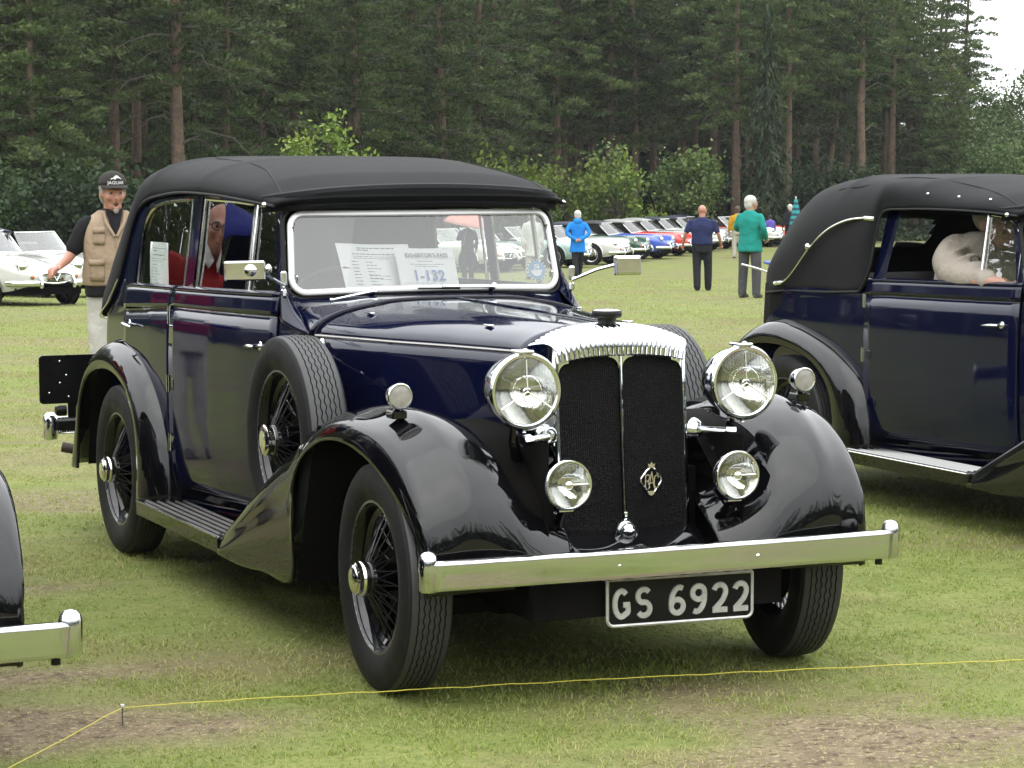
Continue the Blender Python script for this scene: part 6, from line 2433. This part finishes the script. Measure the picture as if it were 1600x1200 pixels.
def person(name, label, pos, rz, H=1.75, skin='skin', top='shirt_navy', bottom='trousers_dark', shoe='shoe_black', hair='hair_grey', bald=False, long_coat=0.0, sleeve='long',
           armL=None, armR=None, handL=None, handR=None, legs=None, head_yaw=0.0, head_tilt=0.0, vox=.018, face=True, mouth_open=0.0, glasses=False, build=1.0, head=True, group='people walking about the show field', curl=.6, lower=True, lean=0.0):
    """standing figure facing -y; joints in metres for 1.75 m and scaled to H"""
    R = thing(name, label, 'person', pos, rz, group)
    k = H / 1.75
    R.scale = (k, k, k)
    aL = armL or [(-.20, 0, 1.42), (-.27, .02, 1.14), (-.27, -.04, .90)]
    aR = armR or [(.20, 0, 1.42), (.27, .02, 1.14), (.27, -.04, .90)]
    aL = [(aL[0][0] * .95, aL[0][1], aL[0][2] - .022)] + list(aL[1:])
    aR = [(aR[0][0] * .95, aR[0][1], aR[0][2] - .022)] + list(aR[1:])
    lg = legs or {'L': [(-.095, 0, .92), (-.10, -.01, .50), (-.10, .03, .09)], 'R': [(.095, 0, .92), (.10, -.01, .50), (.10, .03, .09)]}
    # skin: head, neck, lower arms and hands
    b = MB()
    T_ = head_shape(b, (0, -.035 + lean, 1.608), head_yaw, head_tilt, mouth_open)
    limb(b, [(0, .015 + lean * .8, 1.40), (0, .0 + lean, 1.56)], [.068, .064])
    torso(b, [(0, 0, .95, .13, .09), (0, 0, 1.2, .13, .09), (0, .01, 1.42, .12, .08)])
    for a, hd, sg in ((aL, handL, -1), (aR, handR, 1)):
        limb(b, a, [.040, .040, .027])
        d = Vector(a[2]) - Vector(a[1])
        hand(b, a[2], hd[0] if hd else d, hd[1] if hd else (-sg, 0, 0), curl, sg)
    body = remesh(b, 'body', skin, R, vox=min(vox, .011), smooth=2)
    if face:
        face_details(body, T_, mouth_open, skin, glasses)
    if not bald:
        h = MB()
        q = MB().sphere((0, 0, 0), .103, 18, 12, 0, s=(.86, 1.02, .90))
        q.xform(lambda v: T_(Vector((0, .020, .040)) + v))
        h.add(q.v, q.f)
        q = MB().sphere((0, 0, 0), .085, 14, 10, 0, s=(.95, .62, 1.0))
        q.xform(lambda v: T_(Vector((0, .062, -.012)) + v))
        h.add(q.v, q.f)
        hb_ = remesh(h, 'hair', hair, R, vox=.012, smooth=1)
        # open the face: keep only what lies behind the hairline
        me = hb_.data
        import bmesh
        bm = bmesh.new(); bm.from_mesh(me)
        inv = (Matrix.Rotation(head_yaw, 3, 'Z') @ Matrix.Rotation(head_tilt, 3, 'X')).inverted()
        kill = [v for v in bm.verts if (inv @ (v.co - Vector((0, -.035 + lean, 1.608)))).y < -.045 and (inv @ (v.co - Vector((0, -.035 + lean, 1.608)))).z < .060]
        bmesh.ops.delete(bm, geom=kill, context='VERTS')
        bm.to_mesh(me); bm.free()
    # top garment
    g = MB()
    hem = .93 - long_coat
    w = build
    torso(g, [(0, 0, hem, .185 * w + long_coat * .08, .135 * w + long_coat * .10), (0, 0, hem + .12 + long_coat * .4, .178 * w, .130 * w), (0, -.01, 1.12, .172 * w, .128 * w), (0, .0, 1.28, .188 * w, .125 * w), (0, .012 + lean * .3, 1.40, .185, .105), (0, .015 + lean * .6, 1.465, .115, .080), (0, .012 + lean * .8, 1.50, .068, .066)])
    for a in (aL, aR):
        if sleeve == 'long':
            e = Vector(a[2]) - (Vector(a[2]) - Vector(a[1])).normalized() * .01
            limb(g, [(a[0][0] * .80, a[0][1], a[0][2] - .01), a[0], a[1], tuple(e)], [.055, .060, .054, .045])
        elif sleeve == 'short':
            e = Vector(a[0]).lerp(Vector(a[1]), .80)
            limb(g, [(a[0][0] * .80, a[0][1], a[0][2] - .01), a[0], tuple(e)], [.055, .062, .062])
    cloth = remesh(g, 'jacket' if sleeve == 'long' else 'shirt', top, R, vox=vox, smooth=3)
    if lower:
        t_ = MB()
        torso(t_, [(0, 0, .78, .15 * w, .115 * w), (0, 0, .90, .172 * w, .122 * w), (0, 0, 1.02, .165 * w, .118 * w)])
        for L_ in ('L', 'R'):
            l = lg[L_]
            limb(t_, [l[0], l[1], (l[2][0], l[2][1], l[2][2] - .02)], [.100 * (.5 + .5 * w), .086, .074])
        remesh(t_, 'trousers', bottom, R, vox=vox, smooth=3)
        for L_ in ('L', 'R'):
            l = lg[L_]
            s_ = MB()
            ax, ay, az = l[2]
            torso(s_, [(ax, ay - .055, az - .088, .046, .135), (ax, ay - .055, az - .055, .048, .135), (ax, ay - .04, az - .025, .044, .10), (ax, ay, az + .02, .040, .050)])
            remesh(s_, 'shoe', shoe, R, vox=.014, smooth=2)
    return R, T_, cloth


def face_to(x, y, tx, ty):
    return atan2(tx - x, -(ty - y))


cxy = (CAM_POS.x, CAM_POS.y)


def ground_pos(u, d):
    return place(u, d)


# the man in the cap
px, py, pz = place(178, 17.3)
rz = face_to(px, py, *cxy) + .12
VEST, T_, shirt = person('person', 'man in grey cap, beige waistcoat and black shirt, one arm held out, behind the car', (px, py, pz), rz, 1.70, 'skin_red', 'cloth_black', 'trousers_white', 'shoe_grey', 'hair_grey', sleeve='short', build=1.12,
                         armL=[(-.200, -.01, 1.415), (-.30, -.01, 1.175), (-.41, -.20, 1.09)], handL=((-.5, -.6, -.3), (.3, -.5, -.8)), armR=[(.215, 0, 1.43), (.29, .04, 1.16), (.26, -.10, .95)], mouth_open=1.0, vox=.014, head_yaw=.10, curl=.5)
v = MB()
torso(v, [(0, 0, .945, .222, .175), (0, 0, 1.02, .226, .178), (0, -.01, 1.14, .215, .172), (0, .0, 1.28, .226, .160), (0, .012, 1.40, .205, .128), (0, .015, 1.462, .135, .094), (0, .02, 1.485, .100, .08)])
vest = remesh(v, 'waistcoat', 'vest_beige', VEST, vox=.014, smooth=2)
vp = MB()
def on_vest(a, z, out=0.0):
    rx = np.interp(z, [.94, 1.14, 1.28, 1.40], [.224, .217, .226, .207]) + out
    ry = np.interp(z, [.94, 1.14, 1.28, 1.40], [.177, .174, .162, .132]) + out
    c_, s_ = cos(a), sin(a)
    return (rx * abs(c_) ** .85 * (1 if c_ > 0 else -1), -.004 + ry * abs(s_) ** .85 * (1 if s_ > 0 else -1), z)
for a0, a1, z0, z1 in ((-2.25, -1.86, 1.245, 1.36), (-1.28, -.89, 1.245, 1.36), (-2.45, -1.90, .985, 1.13), (-1.24, -.70, .985, 1.13)):
    pk = MB()
    pk.grid(np.array([[on_vest(a, z, .010) for a in np.linspace(a0, a1, 6)] for z in np.linspace(z0, z1, 5)]), 0)
    pk.grid(np.array([[on_vest(a, z, .018) for a in np.linspace(a0 - .02, a1 + .02, 6)] for z in np.linspace(z1 - .035, z1 + .008, 3)]), 0)
    pk.build('pocket', 'vest_beige', vest, solid=.008)
zp = MB()
zp.tube([on_vest(-pi / 2 + .0, z, .004) for z in np.linspace(.95, 1.30, 10)], .005, 5)
for s in (-1, 1):
    zp.tube([on_vest(-pi / 2 + s * .02, 1.30, .004), on_vest(-pi / 2 + s * .25, 1.40, .006), (s * .075, -.075, 1.478)], .012, 6)
zp.build('placket', 'vest_beige', vest)
nv = MB()
nv.add([(-.015, -.166, 1.30), (.015, -.166, 1.30), (.062, -.085, 1.49), (.0, -.062, 1.505), (-.062, -.085, 1.49), (-.02, -.158, 1.33), (.02, -.158, 1.33)], [(0, 1, 6, 5), (5, 6, 2, 3), (5, 3, 4)], 0, False)
nv.build('shirt_front', 'cloth_black', VEST, solid=.006)
hm = MB()
torso(hm, [(0, 0, .865, .205, .165), (0, 0, .91, .208, .166), (0, 0, .98, .205, .16)])
remesh(hm, 'shirt_hem', 'cloth_black', VEST, vox=.014, smooth=2)
cp_ = MB()
q = MB().sphere((0, 0, 0), .109, 24, 14, 0, s=(.86, 1.0, .86))
q.f = [f for f in q.f if min(q.v[i][2] for i in f) > -.012]
q.m = q.m[:len(q.f)]; q.sm = q.sm[:len(q.f)]
q.xform(lambda p: T_(Vector((0, .012, .052)) + p))
cp_.add(q.v, q.f)
for r0, r1 in ((0, 1),):
    rows = []
    for t in np.linspace(0, 1, 5):
        rows.append([tuple(T_((.094 * (1 - .06 * t) * sin(a), .012 - .105 * cos(a) - t * .068 * cos(a) ** .8, .044 - .018 * t - .010 * t * (1 - cos(a)) + .004))) for a in np.linspace(-1.15, 1.15, 13)])
    cp_.grid(np.array(rows), 0)
cap = cp_.build('cap', 'cap_grey', VEST, solid=.005)
mat('print_white', (.75, .75, .74), .6)
lg_ = MB()
def on_cap(a, b, h):
    th = a / .098
    return T_((.0975 * .90 * sin(th), .012 - (.112 + h) * cos(th) * (1 - .5 * max(0, b) ** 1 * 4), .078 + b))
text_mesh(lg_, 'JAGUAR', .030, lambda a, b, h: on_cap(a, b - .012, .001), bold=.0006, sx=1.15)
cat = [(-.040, .012), (-.020, .018), (-.008, .030), (.008, .034), (.016, .028), (.040, .012), (.044, .006), (.022, .014), (.004, .016), (-.004, .006), (-.014, .006), (-.018, .012), (-.036, .006)]
b0 = len(lg_.v)
lg_.add([on_cap(a, b + .004, .002) for a, b in cat], [(0, 1, 11, 12), (1, 2, 10, 11), (2, 3, 9, 10), (3, 4, 8, 9), (4, 5, 7, 8), (5, 6, 7)], 0, False)
lg_.build('cap_emblem', 'print_white', cap)
gt_ = MB()
q = MB().sphere((0, 0, 0), .016, 10, 8, 0, s=(1.1, .7, 1.4))
q.xform(lambda p: T_(Vector((0, -.082, -.112)) + p))
gt_.add(q.v, q.f)
gt_.build('goatee', 'hair_grey', VEST)

# walkers on the lawn, seen from behind
def away(u, d, turn=0.0):
    x, y, z = place(u, d)
    return (x, y, z), face_to(x, y, *cxy) + pi + turn

p_, r_ = away(903, 64.5, .05)
BL, T_, _c = person('person', 'person in bright blue hooded coat with hands clasped behind the back', p_, r_, 1.74, 'skin', 'coat_blue', 'trousers_dark', 'shoe_black', 'hair_white', long_coat=.28, build=1.08,
                    armL=[(-.20, .02, 1.41), (-.29, .12, 1.15), (-.06, .20, .97)], armR=[(.20, .02, 1.41), (.29, .12, 1.15), (.06, .21, .98)], handL=((.9, .25, -.1), (0, 1, 0)), handR=((-.9, .25, -.15), (0, 1, 0)),
                    legs={'L': [(-.09, 0, .92), (-.08, -.10, .50), (-.04, -.16, .09)], 'R': [(.09, 0, .92), (.07, .03, .50), (.05, .16, .10)]}, vox=.022)
hd_ = MB()
torso(hd_, [(0, .045, 1.36, .10, .06), (0, .06, 1.45, .125, .085), (0, .055, 1.53, .10, .07)])
remesh(hd_, 'hood', 'coat_blue', BL, vox=.022)
p_, r_ = away(1097, 50.6, -.10)
person('person', 'bald man in navy short sleeved shirt and black trousers walking away across the grass', p_, r_, 1.76, 'skin_red', 'shirt_navy', 'trousers_dark', 'shoe_black', bald=True, sleeve='short', build=1.22,
       armL=[(-.235, 0, 1.42), (-.33, .02, 1.16), (-.37, -.10, .96)], armR=[(.235, 0, 1.42), (.33, .05, 1.16), (.39, -.06, .95)],
       legs={'L': [(-.10, 0, .92), (-.12, -.05, .50), (-.12, -.08, .09)], 'R': [(.10, 0, .92), (.10, .03, .50), (.08, .14, .10)]}, vox=.022)
p_, r_ = away(1172, 43.2, -.55)
GRN, T_, _c = person('person', 'white haired man in teal green jacket and grey trousers standing on the grass', p_, r_, 1.79, 'skin', 'jacket_green', 'trousers_grey', 'shoe_grey', 'hair_white', long_coat=.14, build=1.16,
       armL=[(-.21, 0, 1.42), (-.30, .04, 1.16), (-.22, -.16, 1.02)], armR=[(.21, 0, 1.42), (.30, -.06, 1.17), (.14, -.30, 1.26)], handR=((-.3, -.3, .6), (-1, 0, 0)), head_yaw=-.40, vox=.022,
       legs={'L': [(-.10, 0, .92), (-.13, 0, .50), (-.14, .02, .09)], 'R': [(.10, 0, .92), (.13, 0, .50), (.14, .02, .09)]})
pp = MB(); pp.tube([T_((0, -.10, -.066)), T_((.0, -.15, -.075))], .007, 6); pp.sphere(tuple(T_((0, -.165, -.070))), .018, 8, 6)
pp.build('pipe', 'shoe_grey', GRN)
p_, r_ = away(1152, 83, .1)
person('person', 'man in mustard yellow jacket half hidden behind the green jacket', p_, r_, 1.74, 'skin', 'jacket_yellow', 'trousers_pale', 'shoe_grey', 'hair_brown', vox=.026, build=1.1)
p_, r_ = away(1203, 98, .2)
person('person', 'person in purple top beyond the red sports cars', p_, r_, 1.28, 'skin', 'top_purple', 'trousers_dark', 'shoe_black', 'hair_dark', vox=.03, build=1.1)
p_, r_ = away(1234, 92, .4)
person('person', 'person in dark clothes just behind the closed parasol', p_, r_, 1.74, 'skin', 'trousers_dark', 'trousers_dark', 'shoe_black', 'hair_white', vox=.03)
p_, r_ = away(832, 62, pi + .4)
person('person', 'person in long pale coat seen through the windscreen', p_, r_, 1.72, 'skin', 'coat_white', 'trousers_pale', 'shoe_grey', 'hair_white', vox=.028, long_coat=.35, build=1.05)
p_, r_ = away(731, 60, .3)
UM, T_, _c = person('person', 'dark dressed person under a pink umbrella seen through the windscreen', p_, r_, 1.50, 'skin', 'trousers_dark', 'trousers_dark', 'shoe_black', 'hair_dark', vox=.028,
                    armR=[(.20, 0, 1.42), (.27, -.03, 1.18), (.14, -.22, 1.25)], handR=((-.2, -.2, .5), (-1, 0, 0)))


def umbrella(name, label, pos, rz, material, R=.52, H=.30, tilt=(0, 0), pole=.85, panels=8, emblem=None):
    t = thing(name, label, 'umbrella', pos, rz)
    t.rotation_euler = (tilt[0], tilt[1], rz)
    c = MB()
    rows = []
    for f in np.linspace(0.02, 1, 8):
        row = []
        for k in range(panels * 4):
            a = 2 * pi * k / (panels * 4)
            sc = 1 - .05 * (1 - abs(cos(a * panels / 2))) * f
            row.append((R * f * sc * cos(a), R * f * sc * sin(a), pole + H * (1 - f ** 1.9) - .03 * (1 - abs(cos(a * panels / 2))) * 0 * f))
        rows.append(row)
    c.grid(np.array(rows), 0, cu=True)
    c.build('canopy', material, t, solid=.004)
    p = MB()
    p.tube([(0, 0, 0), (0, 0, pole + H + .05)], .007, 8)
    for k in range(panels):
        a = 2 * pi * k / panels
        p.tube([(0, 0, pole + .02), (.55 * R * cos(a), .55 * R * sin(a), pole + H * .66)], .003, 4)
    p.build('pole', 'old_chrome', t)
    h = MB(); h.tube(cr([(0, 0, .02), (0, 0, -.08), (.02, 0, -.11), (.045, 0, -.10), (.05, 0, -.07)], 12), .012, 8)
    h.build('handle', 'shoe_black', t)
    return t


px, py, pz = p_
umbrella('umbrella', 'open pink umbrella seen through the windscreen', (px - .22 * cos(YAW), py - .20, pz + .85), 0, 'umbrella_pink', R=.60, H=.36, tilt=(.12, .16), pole=.52)

# the driver of the neighbouring car, elbow on the sill
SIT = thing('person', 'person in pale fleece seated in the neighbouring car, elbow on the open window', 'person', (0, 0, 0), 0)
b = MB()
X0, Y0 = 3.69, .55
sill = -(float(side(1.9, 1.16)))
sx = lambda dx: X0 + sill + dx
ZS = .948
T_ = head_shape(b, (sx(.26), Y0 + 2.00, 1.385), .1, 0)
limb(b, [(sx(.26), Y0 + 2.10, 1.20), (sx(.26), Y0 + 2.04, 1.33)], [.06, .056])
torso(b, [(sx(.28), Y0 + 2.12, .70, .17, .12), (sx(.28), Y0 + 2.14, 1.0, .18, .12), (sx(.27), Y0 + 2.12, 1.23, .17, .10)])
limb(b, [(sx(.09), Y0 + 2.12, 1.22), (sx(.03), Y0 + 2.00, 1.13), (sx(.03), Y0 + 1.76, 1.125), (sx(.06), Y0 + 1.66, 1.118)], [.05, .04, .034, .030])
hand(b, (sx(.06), Y0 + 1.66, 1.118), (.25, -.9, -.12), (0, -.1, -1), .35, -1)
limb(b, [(sx(.50), Y0 + 2.10, 1.12), (sx(.56), Y0 + 1.95, .90), (sx(.45), Y0 + 1.72, .98)], [.05, .04, .03])
hand(b, (sx(.45), Y0 + 1.72, .98), (-.1, -.8, .2), (0, 0, -1), .8, 1)
limb(b, [(sx(.24), Y0 + 2.08, .66), (sx(.22), Y0 + 1.70, .70), (sx(.22), Y0 + 1.58, .40)], [.08, .06, .045])
limb(b, [(sx(.40), Y0 + 2.08, .66), (sx(.42), Y0 + 1.70, .70), (sx(.42), Y0 + 1.58, .40)], [.08, .06, .045])
bd = remesh(b, 'body', 'skin', SIT, vox=.011, smooth=2)
face_details(bd, T_)
h = MB(); q = MB().sphere((0, 0, 0), .104, 16, 10, 0, s=(.86, 1.0, .9)); q.xform(lambda v: T_(Vector((0, .025, .042)) + v)); h.add(q.v, q.f)
h.build('hair', 'hair_grey', SIT)
g = MB()
torso(g, [(sx(.28), Y0 + 2.13, .62, .21, .16), (sx(.28), Y0 + 2.16, .90, .235, .18), (sx(.28), Y0 + 2.16, 1.12, .235, .17), (sx(.27), Y0 + 2.13, 1.265, .20, .13), (sx(.26), Y0 + 2.08, 1.345, .09, .08)])
limb(g, [(sx(.13), Y0 + 2.14, 1.24), (sx(.075), Y0 + 2.11, 1.20), (sx(.045), Y0 + 1.98, 1.145), (sx(.05), Y0 + 1.745, 1.130)], [.098, .094, .076, .050])
limb(g, [(sx(.50), Y0 + 2.10, 1.13), (sx(.56), Y0 + 1.95, .92), (sx(.47), Y0 + 1.78, .97)], [.078, .066, .05])
# soft folds of the sleeve
rf = random.Random(4)
for k in range(5):
    t = k / 4
    c0 = Vector((sx(.09), Y0 + 2.12, 1.22)).lerp(Vector((sx(.05), Y0 + 1.78, 1.13)), t)
    rr_ = .088 - .036 * t
    g.tube([c0 + Vector((rr_ * cos(a) * .98, .03 * sin(a * 2 + k), rr_ * sin(a) * .98)) for a in np.linspace(0, 2 * pi, 14, endpoint=False)], .012 + .004 * rf.random(), 6, closed=True)
remesh(g, 'fleece_jacket', 'fleece', SIT, vox=.012, smooth=7)

# the man in red who stands left of the picture and is mirrored in the windows and doors
RED, T_, _c = person('person', 'man in red jumper and pale trousers, mirrored in the side window and doors', (-1.86, 4.92, 0), 0, 1.74, 'skin_red', 'jumper_red', 'trousers_white', 'shoe_grey', 'hair_grey', bald=True, glasses=True, build=1.2,
       armL=[(-.22, 0, 1.43), (-.34, .20, 1.19), (-.385, .33, .985)], handL=((-.1, .3, .6), (1, 0, 0)), armR=[(.22, 0, 1.43), (.31, -.02, 1.17), (.16, -.24, 1.22)], handR=((-.2, -.2, .5), (-1, 0, 0)), vox=.016)
RED.rotation_euler = (0, 0, face_to(-1.80, 4.95, .6, -3.0))
cl_ = MB()
for s in (-1, 1):
    cl_.grid(np.array([[(s * .010, -.085, 1.47), (s * .055, -.075, 1.52), (s * .075, .0, 1.535)], [(s * .035, -.118, 1.435), (s * .085, -.085, 1.475), (s * .10, .0, 1.505)]]), 0)
cl_.build('collar', 'collar_white', RED, solid=.006)
umbrella('umbrella', 'large blue umbrella behind the man in red, mirrored in the front side window', (-2.36, 5.16, .98), 0, 'umbrella_blue', R=.44, H=.30, tilt=(-.30, .15), pole=.55)

# ------------------------------------------------------------------ small things on the lawn
mat('teal_fabric', (.03, .36, .36), .8)
mat('teal_dark', (.012, .06, .11), .8)
mat('crate_blue', (.05, .10, .42), .5)
mat('table_metal', (.5, .5, .5), .35, .8)
x, y, z = place(1243, 80)
PA = thing('parasol', 'closed teal parasol with dark stripes standing beyond the neighbouring car', 'parasol', (x, y, z))
p = MB(); p.tube([(0, 0, 0), (0, 0, 2.02)], .022, 8); p.sphere((0, 0, 2.04), .035, 8, 6, 0)
p.build('pole', 'collar_white', PA)
cn = MB()
for j in range(16):
    z0, z1 = .55 + 1.43 * j / 16, .55 + 1.43 * (j + 1) / 16
    rad = lambda zz: .045 + .22 * ((1.98 - zz) / 1.43) ** .85
    rows = [[((rad(zz) * (1 + .13 * cos(7 * a + j * .1))) * cos(a), (rad(zz) * (1 + .13 * cos(7 * a + j * .1))) * sin(a), zz) for a in np.linspace(0, 2 * pi, 42, endpoint=False)] for zz in (z0, z1)]
    cn.grid(np.array(rows), 1 if j % 2 == 0 else 0, cu=True)
cn.build('folded_canopy', ['teal_fabric', 'teal_dark'], PA)
x, y, z = place(1226, 33)
TB = thing('folding_table', 'low blue topped camping table partly hidden by the neighbouring car', 'table', (x, y, z), -YAW)
p = MB(); p.box((.05, 0, .765), (.62, .40, .035), 0, ch=.008); p.build('tabletop', 'crate_blue', TB)
for sx_ in (-1, 1):
    for sy_ in (-1, 1):
        MB().tube([(.05 + sx_ * .26, sy_ * .16, .0), (.05 + sx_ * .24, sy_ * .15, .755)], .011, 6).build('leg', 'table_metal', TB)
x, y, z = place(1230, 32.4)
CR_ = thing('crate_trolley', 'blue slatted crate trolley with pale handle in front of the camping table', 'trolley', (x, y, z + .36), -YAW + .1)
for sx_ in (-1, 1):
    for sy_ in (-1, 1):
        MB().tube([(sx_ * .20, sy_ * .15, -.36), (sx_ * .20, sy_ * .15, .06)], .010, 6).build('leg', 'table_metal', CR_)
for zz_ in (.10, .24):
    for yy_, rz_ in ((-.17, 0), (.17, 0)):
        p = MB(); p.box((0, yy_, zz_), (.46, .012, .07), 0, ch=.003); p.build('slat', 'crate_blue', CR_)
for xx_ in (-.22, .22):
    p = MB(); p.box((xx_, 0, .16), (.012, .34, .26), 0, ch=.003); p.build('end_panel', 'crate_blue', CR_)
p = MB()
for k in range(7):
    p.box((-.21 + .07 * k, -.162, .12), (.012, .008, .22), 0)
p.build('bars', 'collar_white', CR_)
p = MB(); p.tube(cr([(-.23, -.02, .28), (-.40, -.05, .34), (-.62, -.06, .40)], 8), .016, 6); p.tube(cr([(-.20, 0, .27), (0, 0, .38), (.20, 0, .27)], 10), .012, 6)
p.build('handle', 'table_metal', CR_)
x, y, z = place(1240, 33.1)
p = MB()
p.grid(surf([[(-.30, 0, .54), (.0, -.02, .545), (.45, 0, .55)], [(-.18, .05, .72), (.05, .03, .74), (.45, .05, .74)], [(-.02, .1, .92), (.14, .1, .98), (.45, .1, 1.0)]], 8, 8), 0)
p.grid(surf([[(-.30, 0, .54), (.0, .22, .545), (.45, .24, .55)], [(-.02, .1, .92), (.14, .12, .98), (.45, .12, 1.0)]], 8, 6), 0)
tag(p.build('picnic_cloth', 'coat_white', None, solid=.01, loc=(x, y, z + .245)), 'white cloth heaped on the blue camping table', 'cloth').rotation_euler = (0, 0, -YAW)
# a gull over the trees
GU = thing('gull', 'white gull gliding in front of the trees at the right', 'bird', (0, 0, 0), -YAW + .3)
x, y = at(1466, 60)
GU.location = (x, y, CAM_POS.z + (276 - 161) / FPX * 60)
p = MB(); torso(p, [(0, 0, -.16, .012, .012), (0, 0, -.06, .038, .036), (0, 0, .06, .045, .042), (0, 0, .15, .028, .028), (0, 0, .19, .010, .010)])
p.xform(lambda q: Vector((q.z, q.y, q.x)))
p.build('body', 'collar_white', GU)
for s in (-1, 1):
    p = MB()
    p.grid(surf([[(.05, s * .03, .01), (.06, s * .22, .075), (.0, s * .48, .05)], [(-.05, s * .03, .01), (-.04, s * .20, .07), (-.06, s * .46, .05)]], 10, 4), 0, flip=(s < 0))
    p.build('wing', 'collar_white', GU, solid=.006)
GU.rotation_euler = (.0, -.1, -YAW + 1.2)
GU.scale = (.42, .42, .42)
# ------------------------------------------------------------------ damp air between here and the wood
hz = MB()
hz.box((15, 45, 11.5), (420, 420, 28), 0)
hm_ = bpy.data.materials.new('damp_air')
hm_.use_nodes = True
t = hm_.node_tree
t.nodes.remove(t.nodes['Principled BSDF'])
pv = t.nodes.new('ShaderNodeVolumePrincipled')
pv.inputs['Color'].default_value = (.93, .96, 1.0, 1)
pv.inputs['Density'].default_value = 0.00018
pv.inputs['Anisotropy'].default_value = 0.2
t.links.new(pv.outputs[0], t.nodes['Material Output'].inputs['Volume'])
MATS['damp_air'] = hm_
HZ = hz.build('haze', 'damp_air', None, sharp=None)
HZ['kind'] = 'stuff'
SC.cycles.volume_step_rate = 10
SC.cycles.volume_bounces = 0
